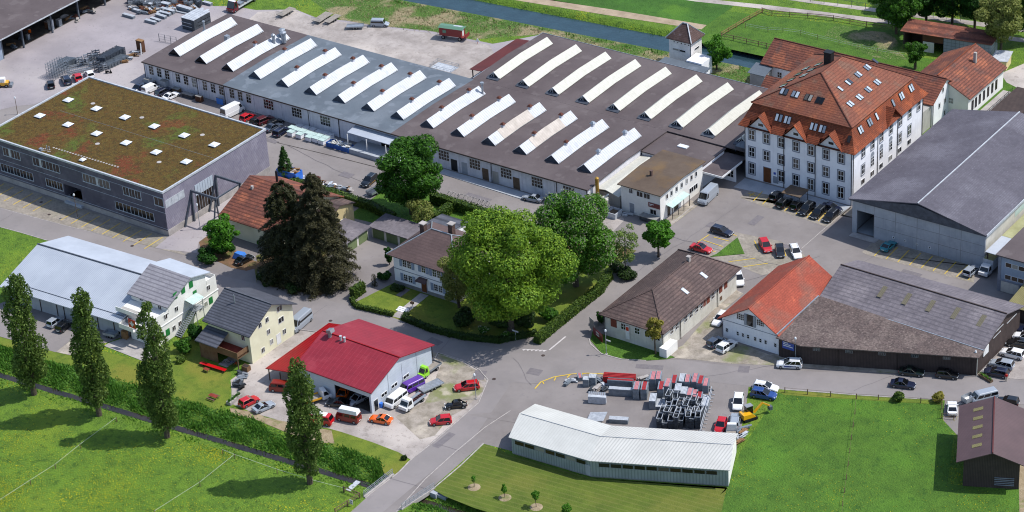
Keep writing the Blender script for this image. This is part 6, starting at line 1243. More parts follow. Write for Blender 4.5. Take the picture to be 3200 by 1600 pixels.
co = np.empty(len(cr_.data.vertices)*3, dtype=np.float32); cr_.data.vertices.foreach_get('co', co); co = co.reshape(-1, 3)[::4]; ce = co.mean(0); dd_ = (co-ce)/np.array([8.5, 8.5, 10]); keep = (np.linalg.norm(dd_, axis=1) > .72) & (rg.random(len(co)) < .1); Pb = co[keep]+dd_[keep]*.25
Vb = np.stack([Pb+[-.15, 0, 0], Pb+[.15, .05, 0], Pb+[0, -.02, .42], Pb+[-.03, .1, .1]], 1).reshape(-1, 3); bl = npmesh('blossom', Vb+np.array(OFF[o.name]), np.arange(len(Vb)).reshape(-1, 4), 'blossom', o)
for i, (c, r, x, y, h_, lab) in enumerate(((0, 3, 345, 105, 26, 'poplar standing nearest the left edge'), (0, 3, 1000, 315, 27, 'poplar in front of the parked cars of the metal-roofed hall'), (0, 3, 1685, 535, 28, 'poplar in front of the white house with green shutters'), (1, 3, 545, 1000, 25.5, 'poplar in front of the red-roofed garage hall'))):
    a = t(c, r, x, y); poplar(lab, a.x, a.y, h_, 3.6, 61+i, 30000)
# saplings on mulch discs
for i, (c, r, x, y, h_, lab) in enumerate(((1, 3, 2195, 1040, 2.6, 'spindly sapling on a bark disc nearest the road bridge'), (1, 3, 2505, 1145, 2.6, 'thin sapling on a bark disc, second from the bridge'), (2, 3, 245, 1240, 3.6, 'round-headed sapling on a bark disc, third from the bridge'), (2, 3, 560, 1400, 4.4, 'leafy sapling cut by the bottom edge below the angled shed'))):
    a = t(c, r, x, y); o, _ = tree('sapling', lab, a.x, a.y, h_, .55+.2*i, 'leaf_young', 130+230*i, .17, 6, ch=h_*.65, seed=70+i, trunk=.05)
    MB().cyl((a.x, a.y, .02), (a.x, a.y, .12), 1.15, .8, k=14).build('mulch_disc', 'bare_earth', o)
# bushes
for (c, r, x, y, h_, R_, lf, lab) in (
    (0, 2, 1850, 960, 2.8, 2.0, 'leaf_lime', 'green bush below the outside stair of the white house'), (0, 2, 1980, 850, 3.2, 2.2, 'leaf_dark', 'dark bush between the white house and the cream house'), (0, 2, 1830, 1060, 1.2, 1.3, 'leaf_hedge', 'low bush at the lawn edge by the cream house'),
    (0, 1, 2230, 1270, 4.2, 3.2, 'leaf_dark', 'dark bush under the small chestnut tree'), (0, 2, 2080, 60, 2.4, 2.8, 'leaf_dark', 'low dark bush on the road bend below the small chestnut'),
    (3, 3, 1315, 165, 1.9, 1.5, 'leaf_hedge', 'dark green shrub on the field fence, left one of two'), (3, 3, 1715, 175, 1.9, 1.4, 'leaf_yellow', 'yellow-green shrub on the field fence near the barn'),
    (2, 1, 975, 1110, 1.8, .9, 'leaf_dark', 'small dark bush between chestnut tree and birch'), (2, 2, 1150, 230, 2.2, 2.6, 'leaf_hedge_dark', 'dark undergrowth at the foot of the birch'), (2, 2, 1060, 150, 1.8, 2.2, 'leaf_hedge_dark', 'dark shrub between hedge and birch'), (2, 2, 900, 680, 2.8, 1.2, 'leaf_dark', 'dark shrub at the left corner of the dark-roofed house'),
    (1, 2, 1345, 90, 4.6, 1.0, 'leaf_dark', 'climbing shrub at the left corner of the villa'), (1, 2, 1300, 240, 1.6, 1.6, 'leaf_dark', 'low shrub on the left side of the villa'), (1, 2, 1430, 340, .9, 1.6, 'leaf_hedge_dark', 'flower bed shrub under the villa windows'),
    (1, 2, 2290, 780, 1.7, 1.2, 'leaf_flowering', 'white flowering shrub on the shady hedge bank, left one'), (1, 2, 2510, 835, 1.7, 1.1, 'leaf_flowering', 'white flowering shrub on the shady hedge bank, right one'),
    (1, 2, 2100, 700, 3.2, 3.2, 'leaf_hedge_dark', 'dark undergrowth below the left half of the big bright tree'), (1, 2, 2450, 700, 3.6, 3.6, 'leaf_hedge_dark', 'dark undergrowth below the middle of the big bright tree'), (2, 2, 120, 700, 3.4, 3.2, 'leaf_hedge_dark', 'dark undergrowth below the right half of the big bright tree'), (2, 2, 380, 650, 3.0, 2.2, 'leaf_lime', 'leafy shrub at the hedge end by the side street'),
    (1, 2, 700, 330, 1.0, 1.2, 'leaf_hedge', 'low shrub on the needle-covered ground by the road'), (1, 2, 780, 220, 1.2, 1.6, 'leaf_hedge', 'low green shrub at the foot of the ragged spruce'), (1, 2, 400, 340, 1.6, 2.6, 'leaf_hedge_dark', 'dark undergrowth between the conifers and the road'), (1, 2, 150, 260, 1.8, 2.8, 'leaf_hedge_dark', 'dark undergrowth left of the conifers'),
    (1, 1, 60, 1180, 1.4, 1.2, 'leaf_lime', 'fern-green shrub in front of the tiled workshop'), (1, 2, 240, 850, .6, .8, 'leaf_hedge', 'small weeds at the cream house wall'), (1, 3, 1495, 760, .9, .6, 'leaf_hedge_dark', 'small shrub at the lawn tip by the road')):
    a = t(c, r, x, y); bush('bush', lab, a.x, a.y, h_, R_, lf, int(x+y), n=int(500+520*R_*h_*.5), size=.27)
# hedges
hedge('long clipped hedge behind the tiled workshop', [(-57, 1.0), (-36.5, .9), (-29, -.6)], 1.5, 1.7, seed=81)
hedge('tall clipped hedge along the works road behind the villa garden', [(-27, 9.6), (-12.6, 9.3), (-5, 9.4)], 1.5, 2.3, seed=82)
hedge('short clipped hedge branching into the villa garden', [(-21.3, 8.4), (-21.3, 2.8)], 1.6, 2.1, seed=83)
hedge('clipped hedge along the side street beside the big trees', [(22.9, -24), (22.7, -14), (22.7, -3), (21.3, 2.5)], 1.5, 1.7, seed=84)
hedge('tall block of clipped hedge at the left corner of the villa garden', [(-16.9, -28.9), (-16.9, -25.6)], 1.3, 2.3, seed=85)
hedge('low clipped hedge round the left half of the villa lawn', [(-16.8, -29.4), (-14.2, -31.0), (-6.3, -29.9)], .8, .9, seed=86)
hedge('low hedge round the shady right half of the villa garden', [(-3.9, -28.6), (-3.6, -29.9), (3, -30.4), (10, -29.6), (16.5, -27.2), (21.0, -21.5)], 1.0, 1.1, 'leaf_hedge_dark', seed=87)
# grass
bank = [(-76, -76.4)] + [tuple(p[:2]) for p in T_(0, 2, (0, 905), (400, 1040), (750, 1120), (1000, 1195))] + [tuple(p[:2]) for p in T_(0, 3, (1780, 155), (2200, 265), (2330, 300), (2576, 365))] + [tuple(p[:2]) for p in T_(1, 3, (330, 560), (700, 600), (1230, 760), (1290, 900), (1140, 1060))] + [(24, -73.4), (0, -75.6), (-30, -78.5), (-60, -81.3), (-76, -82.9)]
grass(bank, 70000, .6, 'grass_tall', 91, 'tall wind-blown grass on the stream bank below the lawns', w_=.16)
grass([(-76, -85.5), (25, -75.6), (25, -78.6), (-76, -88)], 9000, .45, 'grass_short', 92, 'rough grass along the meadow side of the stream')
grass([(34.5, -72.0), (44, -71), (60, -68), (60, -76), (34.5, -77)], 9000, .6, 'grass_tall', 93, 'rough grass in the ditch beyond the road bridge')
grass([(-120, 86), (-65, 90.5), (-8, 95.3), (22, 98), (22, 95.5), (-8, 92.6), (-65, 87), (-120, 82)], 9000, .7, 'grass_tall', 94, 'rough green grass on the near canal bank')
grass([(-115, 79), (-90, 72), (-70, 76), (-52, 88), (-30, 84), (20, 84.5), (20, 94), (-65, 88), (-115, 84)], 9000, .45, 'grass_dry', 95, 'dry straw-coloured grass between the works and the canal')
grass([(-120, 93.5), (-65, 98.2), (22, 106), (22, 103.2), (-65, 95.8), (-120, 90.8)], 8000, .7, 'grass_tall', 96, 'dark grass fringe on the far canal bank')
def patches(poly, n, m, seed, label, name='wildflowers', s_=.09, z=.16):
    rng = np.random.default_rng(seed); poly = [(p[0], p[1]) for p in poly]; a = np.array(poly); lo, hi = a.min(0), a.max(0)
    cen = rng.uniform(lo, hi, (50, 2)); k = rng.choice(50, n); P = cen[k]+rng.normal(0, 1, (n, 2))*rng.uniform(1.5, 6, 50)[k][:, None]; P = P[inpoly(P, poly)]; P = np.column_stack([P, ditch(P[:, 0], P[:, 1])+rng.uniform(.08, z, len(P))])
    V = leaf_quads(P, np.tile([0, 0, 1.], (len(P), 1)), s_, rng, 1); return tag(npmesh(name, V, np.arange(len(V)).reshape(-1, 4), m), label, 'flowers', kind='stuff')
patches([(-140, -88), (-60, -84.5), (20, -79), (26, -90), (26, -135), (-60, -135)], 60000, 'flower_yellow', 97, 'yellow dandelions and buttercups scattered over the foreground meadow')
patches([(77, -47), (70, -16), (100, -4), (108, -26), (130, -15), (140, -60)], 3500, 'flower_yellow', 98, 'sparse yellow flowers in the right-hand field')
# ---------------------------------------------------------------- vehicles
def carmesh(kind):
    """local: x forward, centred; returns dict of part meshes"""
    K = dict(hatch=(4.0, 1.74, 1.46, .70, .86, .84), estate=(4.65, 1.82, 1.44, .70, .86, .84), sedan=(4.5, 1.78, 1.42, .70, .84, .88), coupe=(4.3, 1.76, 1.3, .66, .8, .84), suv=(4.65, 1.88, 1.6, .84, .98, .96), mini=(3.7, 1.66, 1.5, .74, .9, .86), mpv=(4.5, 1.82, 1.54, .78, .92, .9))
    L, W, H, zh, zb, zd = K[kind]
    # stations: x, top z, halfwidth
    hl = {'hatch': (.72, .10, .50, .05), 'estate': (.72, .10, .50, .04), 'sedan': (.70, .32, .50, .14), 'coupe': (.68, .30, .46, .10), 'suv': (.73, .09, .5, .03), 'mini': (.74, .1, .52, .05), 'mpv': (.76, .09, .52, .03)}[kind]
    ws, rt, wt, rb = hl
    st = [(0, zd-.22, .40, .86), (.02, zd-.04, .27, .94), (.12, zd+.0, .22, 1), (.35, zb, .2, 1), (ws, zb-.02, .2, 1), (.90, zh+.03, .22, .96), (.975, zh-.14, .26, .88), (1, zh-.26, .34, .78)]
    b = MB(); rings = []
    for q, zt, z0, wf in st:
        x = (q-.5)*L; hw = W/2*wf; r = [(x, -hw, z0), (x, -hw, zt-.16), (x, -hw+.10, zt), (x, hw-.10, zt), (x, hw, zt-.16), (x, hw, z0)]
        rings.append(len(b.v)); b.v += r
    for i in range(len(rings)-1):
        a, c = rings[i], rings[i+1]
        for j in range(6): k = (j+1) % 6; b.f.append((a+j, c+j, c+k, a+k))
    b.f.append(tuple(rings[0]+j for j in range(6))); b.f.append(tuple(rings[-1]+5-j for j in range(6)))
    hw = W/2-.06; tw = W/2-.19; xa, xb, xc, xd = (rb-.5)*L, (rt-.5)*L, (wt-.5)*L, (ws-.5)*L; zt = H-.05; z0 = zb-.05
    g_ = MB().hexa([(xa, -hw, z0), (xd, -hw, z0), (xd, hw, z0), (xa, hw, z0), (xb, -tw, zt), (xc, -tw, zt), (xc, tw, zt), (xb, tw, zt)])
    # roof panel and pillars
    b.hexa([(xb-.05, -tw-.02, zt-.01), (xc+.02, -tw-.02, zt-.01), (xc+.02, tw+.02, zt-.01), (xb-.05, tw+.02, zt-.01), (xb+.1, -tw+.08, H), (xc-.15, -tw+.08, H), (xc-.15, tw-.08, H), (xb+.1, tw-.08, H)])
    for s_ in (-1, 1):
        b.bar((xa, s_*hw, z0), (xb, s_*tw, zt), .06); b.bar((xd, s_*hw, z0), (xc, s_*tw, zt), .035)
        for q in ((.55,) if kind in ('hatch', 'coupe', 'mini') else (.36, .66)): b.bar((xa+(xd-xa)*q, s_*hw, z0), (xb+(xc-xb)*q, s_*tw, zt), .035)
        b.box(xd-.35, xd-.15, s_*(W/2+.08)-.09, s_*(W/2+.08)+.09, zb-.02, zb+.13)
    return parts(b, g_, L, W, zh, zd, .31)
def parts(b, g_, L, W, zh, zd, rw, fx=None, rx=None, lights=True):
    fx = L/2-.82 if fx is None else fx; rx = -L/2+.78 if rx is None else rx; W2 = W/2
    w_ = MB().cyl((0, -.1, 0), (0, .1, 0), rw, k=14); rm = MB().cyl((0, -.11, 0), (0, .11, 0), rw*.62, k=10)
    hl = MB().box(-.1, .04, -.18, .18, -.07, .07); tl = MB().box(-.03, .08, -.1, .1, -.12, .12)
    P = dict(body=b, glass=g_.mesh('windows', 'car_glass'), wheel=w_.mesh('wheel', 'tyre'), rim=rm.mesh('rim', 'rim'), head=hl.mesh('headlight', 'lamp_clear'), tail=tl.mesh('tail_light', 'lamp_red'),
             wp=[(fx, W2-.09), (fx, -W2+.09), (rx, W2-.09), (rx, -W2+.09)], rw=rw, hp=(L/2-.12, W2*.68, zh-.2) if lights else None, tp=(-L/2+.06, W2*.78, zd-.2) if lights else None, L=L, W=W, plate=MB().box(-.02, .02, -.26, .26, -.06, .06).mesh('plate', 'plate'))
    return P
def vanmesh(kind):
    K = dict(van=(4.9, 1.92, 1.95, 1.1, .95, .80, .92), bus=(4.5, 1.75, 1.95, 1.15, .96, .90, .985), highbus=(4.5, 1.75, 2.55, 1.15, .96, .9, .985), bigvan=(5.9, 2.0, 2.55, 1.25, .97, .80, .91), smallvan=(4.3, 1.75, 1.8, .95, .96, .70, .80))
    L, W, H, zb, ra_, wt, ws = K[kind]; zh = zb-.12
    b = MB(); st = [(0, zb, .35, .95), (.03, zb, .25, 1), (ws-.02, zb, .22, 1), (min(ws+.04, .98), zh, .25, .97), (1, zh-.35, .35, .88)]; rings = []
    for q, zt, z0, wf in st:
        x = (q-.5)*L; hw = W/2*wf; rings.append(len(b.v)); b.v += [(x, -hw, z0), (x, -hw, zt-.1), (x, -hw+.03, zt), (x, hw-.03, zt), (x, hw, zt-.1), (x, hw, z0)]
    for i in range(len(rings)-1):
        a, c = rings[i], rings[i+1]
        for j in range(6): k = (j+1) % 6; b.f.append((a+j, c+j, c+k, a+k))
    b.f.append(tuple(rings[0]+j for j in range(6))); b.f.append(tuple(rings[-1]+5-j for j in range(6)))
    hw = W/2-.03; tw = W/2-.14; xa, xb, xc, xd = -.49*L, -.475*L, (wt-.5)*L, (ws-.5)*L; z0 = zb-.05; roof0 = H-.12 if kind != 'highbus' else 1.85
    b.hexa([(xa, -hw, z0), (xd, -hw, z0), (xd, hw, z0), (xa, hw, z0), (xb, -tw, roof0), (xc, -tw, roof0), (xc, tw, roof0), (xb, tw, roof0)])
    rf = MB()
    rf.hexa([(xb, -tw, roof0), (xc, -tw, roof0), (xc, tw, roof0), (xb, tw, roof0), (xb+.15, -tw+.14, H), (xc-.3, -tw+.14, H), (xc-.3, tw-.14, H), (xb+.15, tw-.14, H)])
    if kind != 'highbus': b.v, b.f = b.v+rf.v, b.f+[tuple(i+len(b.v)-0 for i in f) for f in rf.f]
    g_ = MB(); f0, f1 = .12, .8
    def sid(q, v, s_): x0 = xa+(xd-xa)*q; x1 = xb+(xc-xb)*q; return (x0+(x1-x0)*v, s_*(hw+(tw-hw)*v+.012), z0+(roof0-z0)*v)
    spans = {'van': ((.03, .34), (.37, .66), (.69, .95)), 'bus': ((.03, .3), (.34, .62), (.66, .94)), 'highbus': ((.08, .3), (.36, .6), (.68, .94)), 'bigvan': ((.84, .97),), 'smallvan': ((.8, .97),)}[kind]
    if kind == 'bigvan_win': spans = ((.04, .3), (.32, .6), (.62, .95))
    for s_ in (-1, 1):
        for q0, q1 in spans: g_.face([sid(q0, f0, s_), sid(q1, f0, s_), sid(q1, f1, s_), sid(q0, f1, s_)][::s_])
    def frt(y, v): return (xd+(xc-xd)*v+.012, y*(hw+(tw-hw)*v), z0+(roof0-z0)*v+.01)
    g_.face([frt(-.92, .1), frt(.92, .1), frt(.92, .93), frt(-.92, .93)])
    g_.face([(xa-.012, hw*.85, z0+.15), (xa-.012, -hw*.85, z0+.15), (xb-.012, -tw*.85, roof0-.1), (xb-.012, tw*.85, roof0-.1)])
    P = parts(b, g_, L, W, zh, zb+.3, .33); P['roof'] = rf if kind == 'highbus' else None; return P
def beetlemesh():
    b = MB(); L, W = 4.08, 1.55; st = [(0, .5, .35, .5), (.06, .75, .25, .62), (.2, .92, .25, .7), (.35, .9, .25, .72), (.66, .9, .25, .72), (.8, .86, .25, .6), (.93, .72, .28, .5), (1, .5, .35, .4)]; rings = []
    for q, zt, z0, wf in st:
        x = (q-.5)*L; hw = W/2*wf*1.1; rings.append(len(b.v)); b.v += [(x, -hw, z0), (x, -hw, zt-.2), (x, -hw*.6, zt), (x, hw*.6, zt), (x, hw, zt-.2), (x, hw, z0)]
    for i in range(len(rings)-1):
        a, c = rings[i], rings[i+1]
        for j in range(6): k = (j+1) % 6; b.f.append((a+j, c+j, c+k, a+k))
    for x in (L/2-.75, -L/2+.72):
        for s_ in (-1, 1): b.cyl((x, s_*.52, .38), (x, s_*.76, .36), .42, .36, k=12)
    g_ = MB().hexa([(-1.2, -.6, .85), (.66, -.62, .85), (.66, .62, .85), (-1.2, .6, .85), (-.55, -.5, 1.38), (.25, -.5, 1.38), (.25, .5, 1.38), (-.55, .5, 1.38)])
    b.hexa([(-.75, -.52, 1.36), (.3, -.52, 1.36), (.3, .52, 1.36), (-.75, .52, 1.36), (-.4, -.36, 1.5), (.1, -.36, 1.5), (.1, .36, 1.5), (-.4, .36, 1.5)])
    for s_ in (-1, 1): b.bar((-1.2, s_*.6, .85), (-.6, s_*.5, 1.38), .1); b.bar((.66, s_*.62, .85), (.25, s_*.5, 1.38), .04); b.bar((-.2, s_*.61, .85), (-.15, s_*.5, 1.38), .03)
    return parts(b, g_, L, W, .8, .75, .31)
CM = {}; BM = {}
def cm(kind):
    if kind not in CM: CM[kind] = beetlemesh() if kind == 'beetle' else (vanmesh(kind) if kind in ('van', 'bus', 'highbus', 'bigvan', 'smallvan') else carmesh(kind))
    return CM[kind]
def loc_child(name, me, parent, loc=(0, 0, 0)):
    o = bpy.data.objects.new(name, me); COL.objects.link(o); o.parent = parent; o.location = loc; return o
CATS = dict(hatch='car', estate='car', sedan='car', coupe='car', suv='car', mini='car', mpv='car', beetle='car', van='van', bus='van', highbus='camper van', bigvan='van', smallvan='van')
def car(kind, color, rear, front, label, roof=None, stripe=None, z=.06, name=None, cat=None, group=None):
    P = cm(kind); rear = Vector(rear); front = Vector(front); d = front-rear; an = math.atan2(d.y, d.x); c = (rear+front)/2
    o = thing(name or {'car': 'parked_car', 'van': 'parked_van', 'camper van': 'camper_van'}[CATS[kind]], label, cat or CATS[kind], (c.x, c.y, z), an, group, static=False)
    key = (kind, color)
    if key not in BM: BM[key] = P['body'].mesh('body', 'paint_'+color)
    bo = loc_child('body', BM[key], o); bv = bo.modifiers.new('soft', 'BEVEL'); bv.width = .05; bv.segments = 2; bv.limit_method = 'ANGLE'
    gl = loc_child('windows', P['glass'], o)
    for x, y in P['wp']: w_ = loc_child('wheel', P['wheel'], o, (x, y, P['rw'])); loc_child('rim', P['rim'], w_)
    for s_ in (-1, 1):
        x, y, zz = P['hp']; loc_child('headlight', P['head'], o, (x, s_*y, zz)); x, y, zz = P['tp']; loc_child('tail_light', P['tail'], o, (x, s_*y, zz))
    loc_child('plate', P['plate'], o, (-P['L']/2-.0, 0, .55)); loc_child('plate', P['plate'], o, (P['L']/2+.0, 0, .45))
    if P.get('roof'): loc_child('high_roof', P['roof'].mesh('high_roof', 'paint_'+(roof or 'white')), o)
    elif roof: 
        W = P['W']/2-.26; H = {'sedan': 1.42, 'suv': 1.6, 'estate': 1.47, 'coupe': 1.3, 'hatch': 1.46, 'bus': 1.95, 'van': 1.95}.get(kind, 1.46)
        loc_child('sunroof' if roof == 'glass' else 'roof_panel', MB().box(-.55, .25, -W+.12, W-.12, H-.01, H+.012).mesh('sunroof', 'car_glass') if roof == 'glass' else MB().box(-P['L']*.44, P['L']*.27, -W, W, H-.06, H+.015).mesh('roof_panel', 'paint_'+roof), o)
    if kind in ('estate', 'suv') and not roof:
        H = 1.44 if kind == 'estate' else 1.6; loc_child('roof_rail', MB().box(-1.6, .2, .55, .59, H-.02, H+.04).box(-1.6, .2, -.59, -.55, H-.02, H+.04).mesh('roof_rail', 'zinc'), o)
    return o
def tp(c, r, x, y): return t(c, r, x, y)
cars = [
 # upper left yard
 ('hatch', 'black', (0, 0, 520, 905), (0, 0, 508, 835), 'black hatchback, leftmost of the four cars by the scaffold store'),
 ('suv', 'navy', (0, 0, 690, 865), (0, 0, 650, 790), 'dark blue estate with roof rails second in the row by the scaffold store'),
 ('hatch', 'red', (0, 0, 800, 830), (0, 0, 765, 765), 'small red car half hidden behind the planted roof edge'),
 ('hatch', 'white', (0, 0, 925, 800), (0, 0, 880, 735), 'white hatchback by the corner of the planted roof'),
 ('sedan', 'navy', (0, 0, 1360, 930), (0, 0, 1470, 870), 'dark blue car at the works wall, left end of the row'),
 ('smallvan', 'white', (0, 0, 1450, 950), (0, 0, 1590, 885), 'white delivery van second in the row at the works wall'),
 ('estate', 'navy', (0, 0, 1585, 975), (0, 0, 1720, 910), 'dark blue estate between the two white vehicles at the works wall'),
 ('coupe', 'white', (0, 0, 1660, 1015), (0, 0, 1790, 955), 'white coupe at the works wall'),
 ('bigvan', 'white', (0, 0, 2240, 1205), (0, 0, 2450, 1100), 'big white panel van beside the row of parked cars'),
 ('hatch', 'red', (0, 0, 2430, 1235), (0, 0, 2560, 1165), 'red car next to the big white panel van'),
 ('hatch', 'black', (0, 0, 2530, 1270), (1, 0, 90, 1200), 'black car between the red car and the maroon car'),
 ('mpv', 'maroon', (1, 0, 20, 1262), (1, 0, 170, 1200), 'maroon-tinted dark car in the works row'),
 ('hatch', 'black', (1, 0, 130, 1290), (1, 0, 270, 1225), 'black car with pale windscreen reflection in the works row'),
 ('sedan', 'slate', (1, 1, 110, 45), (1, 1, 240, -20), 'slate-grey car second from the right end of the works row'),
 ('estate', 'navy', (1, 1, 200, 95), (1, 1, 315, 20), 'dark blue estate at the right end of the works row'),
 # works road
 ('suv', 'black', (1, 1, 1215, 495), (1, 1, 1065, 620), 'black car with yellow stripe parked under the deep-green linden'),
 ('sedan', 'silver', (2, 1, 295, 745), (2, 1, 125, 710), 'silver saloon standing alone along the works wall near the chestnut'),
 ('bigvan', 'silver', (2, 1, 2045, 655), (2, 1, 1900, 790), 'silver panel van parked beside the office'),
 # mill car park
 ('hatch', 'black', (3, 1, 40, 745), (3, 1, 130, 665), 'black car with white stripe, leftmost in front of the mill'),
 ('estate', 'black', (3, 1, 110, 820), (3, 1, 215, 725), 'black estate second in the row in front of the mill'),
 ('hatch', 'black', (3, 1, 240, 850), (3, 1, 345, 755), 'black hatchback third in the row in front of the mill'),
 ('suv', 'black', (3, 1, 445, 795), (3, 1, 335, 890), 'black car with bright roof rails fourth in the row in front of the mill'),
 ('estate', 'black', (3, 1, 560, 830), (3, 1, 450, 925), 'black estate fifth in the row in front of the mill'),
 ('estate', 'black', (3, 1, 685, 860), (3, 1, 575, 960), 'black estate at the right end of the row in front of the mill'),
 ('sedan', 'navy', (3, 1, 560, 805), (3, 1, 720, 850), 'navy car standing crosswise behind the row in front of the mill'),
 ('estate', 'navy', (2, 1, 2000, 1030), (2, 1, 2225, 1095), 'dark blue estate on the bay above the grass triangle'),
 ('sedan', 'red', (2, 1, 1790, 1205), (2, 1, 2020, 1265), 'red saloon with sunroof left of the grass triangle'),
 ('mpv', 'red', (2, 1, 2520, 1160), (2, 1, 2580, 1265), 'red van-like car right of the grass triangle'),
 ('hatch', 'black', (3, 1, 110, 1215), (3, 1, 130, 1320), 'black car between the red and the white car by the grass triangle'),
 ('estate', 'white', (3, 1, 255, 1225), (3, 1, 300, 1320), 'white car nearest the red-roofed house by the grass triangle'),
 ('coupe', 'teal', (3, 1, 1155, 1255), (3, 1, 1270, 1165), 'teal hatchback in the bay by the concrete hall gate'),
 ('estate', 'silver', (3, 2, 1995, 215), (3, 2, 2100, 125), 'silver hatchback parked beside the box truck'),
 # side of brown house
 ('suv', 'white', (2, 2, 2255, 185), (2, 2, 2300, 335), 'white car parked beside the end of the dark-roofed house'),
 ('estate', 'white', (2, 2, 2130, 620), (2, 2, 2060, 700), 'white car half hidden behind the corner of the grey-rendered house'),
 ('hatch', 'slate', (2, 2, 1985, 935), (2, 2, 2110, 845), 'dark grey-blue hatchback in front of the grey-rendered house'),
 ('suv', 'white', (2, 2, 2085, 985), (2, 2, 2240, 880), 'white crossover in front of the grey-rendered house'),
 ('suv', 'white', (3, 2, 340, 1120), (3, 2, 90, 1110), 'white car with blue flank lettering at the road by the timber barn'),
 ('sedan', 'darkgreen', (3, 2, 1320, 1178), (3, 2, 1570, 1205), 'long dark green car parked along the timber barn'),
 ('hatch', 'black', (3, 2, 1690, 1208), (3, 2, 1915, 1232), 'black hatchback parked along the timber barn by the lamp post'),
 ('sedan', 'navy', (3, 2, 1235, 1300), (3, 2, 1480, 1330), 'dark saloon driving on the road in front of the timber barn'),
 ('estate', 'navy', (3, 2, 2700, 790), (3, 2, 2540, 760), 'dark car at the right edge, topmost in the gravel car park'),
 ('sedan', 'white', (3, 2, 2680, 850), (3, 2, 2490, 820), 'white saloon at the right edge of the gravel car park'),
 ('estate', 'black', (3, 2, 2620, 920), (3, 2, 2425, 890), 'black car above the white crossover in the gravel car park'),
 ('mpv', 'white', (3, 2, 2560, 1035), (3, 2, 2355, 985), 'white crossover in the middle of the gravel car park'),
 ('mpv', 'silver', (3, 2, 2455, 1140), (3, 2, 2245, 1095), 'silver estate in the gravel car park beside the timber barn'),
 ('estate', 'navy', (3, 2, 2410, 1220), (3, 2, 2180, 1175), 'dark blue estate nearest the flower box in the gravel car park'),
 # garage
 ('estate', 'red', (1, 3, 2250, 35), (1, 3, 1995, 65), 'red estate at the road edge of the garage forecourt'),
 ('hatch', 'red', (1, 3, 1965, 385), (1, 3, 1755, 405), 'small red hatchback nearest the road on the garage forecourt'),
 ('beetle', 'black', (1, 3, 2125, 225), (1, 3, 1900, 250), 'black beetle-shaped car on the garage forecourt'),
 ('coupe', 'orange', (1, 3, 1370, 400), (1, 3, 1145, 360), 'orange sports hatchback in front of the garage gate'),
 ('highbus', 'brown_red', (1, 3, 1040, 390), (1, 3, 830, 345), 'red camper van with white high roof in front of the garage gate'),
 ('bus', 'red', (1, 3, 560, 375), (1, 3, 760, 410), 'red and white bus van half hidden behind the garage poplar'),
 ('sedan', 'black', (1, 3, 940, 225), (1, 3, 720, 205), 'black car in the shade at the garage gate'),
 ('hatch', 'silver', (1, 3, 1065, 160), (1, 3, 975, 205), 'silver car standing inside the garage hall'),
 ('hatch', 'orange', (1, 3, 890, 110), (1, 3, 860, 155), 'orange car standing inside the garage hall'),
 ('van', 'white', (1, 3, 1490, 130), (1, 3, 1330, 255), 'white window van beside the garage hall'),
 ('van', 'purple', (1, 3, 1650, 20), (1, 3, 1490, 100), 'purple window van beside the garage hall'),
 ('bus', 'brown_red', (1, 3, 350, 75), (1, 3, 175, 60), 'brown-red window van behind the garage poplar'),
 ('hatch', 'red', (0, 3, 2430, 240), (0, 3, 2590, 160), 'red hatchback at the left end of the garage forecourt'),
 ('coupe', 'silver', (0, 3, 2560, 295), (1, 3, 180, 210), 'silver coupe at the left end of the garage forecourt'),
 ('bigvan', 'silver', (1, 2, 525, 640), (1, 2, 375, 770), 'silver minibus with long windows beside the cream house'),
 # left
 ('mini', 'silver', (0, 2, 500, 730), (0, 2, 615, 650), 'silver hatchback at the metal-roofed hall'),
 ('hatch', 'black', (0, 2, 595, 775), (0, 2, 700, 690), 'black hatchback beside the silver hatchback at the metal-roofed hall'),
 ('coupe', 'black', (0, 2, 2390, 95), (0, 2, 2530, 20), 'black car next to the blue tarpaulin by the conifers'),
 # right shed yard
 ('mpv', 'white', (2, 3, 2285, 145), (2, 3, 2265, 280), 'white car with black sunroof beside the digger'),
 ('estate', 'silver', (2, 3, 2235, 460), (2, 3, 2255, 330), 'silver car nearest the angled white shed'),
 ('hatch', 'red', (2, 3, 2120, 395), (2, 3, 2080, 500), 'red car beside the angled white shed'),
 ('estate', 'white', (2, 3, 2440, 40), (3, 3, 90, 75), 'white estate parked at the field corner'),
 ('suv', 'blue', (2, 3, 2430, 115), (3, 3, 60, 150), 'dark blue car beside the white estate at the field corner'),
 ('coupe', 'white', (3, 3, 1855, 330), (3, 3, 1850, 205), 'white coupe parked at the left side of the brown-roofed barn'),
 ('van', 'silver', (3, 3, 2230, 150), (3, 3, 2110, 180), 'silver van behind the ridge of the brown-roofed barn'),
 ('hatch', 'black', (3, 3, 2480, 215), (3, 3, 2340, 190), 'black car behind the right half of the brown-roofed barn'),
 ('smallvan', 'silver', (1, 0, 1150, 260), (1, 0, 1350, 265), 'silver van with dark side windows on the gravel by the canal'),
]
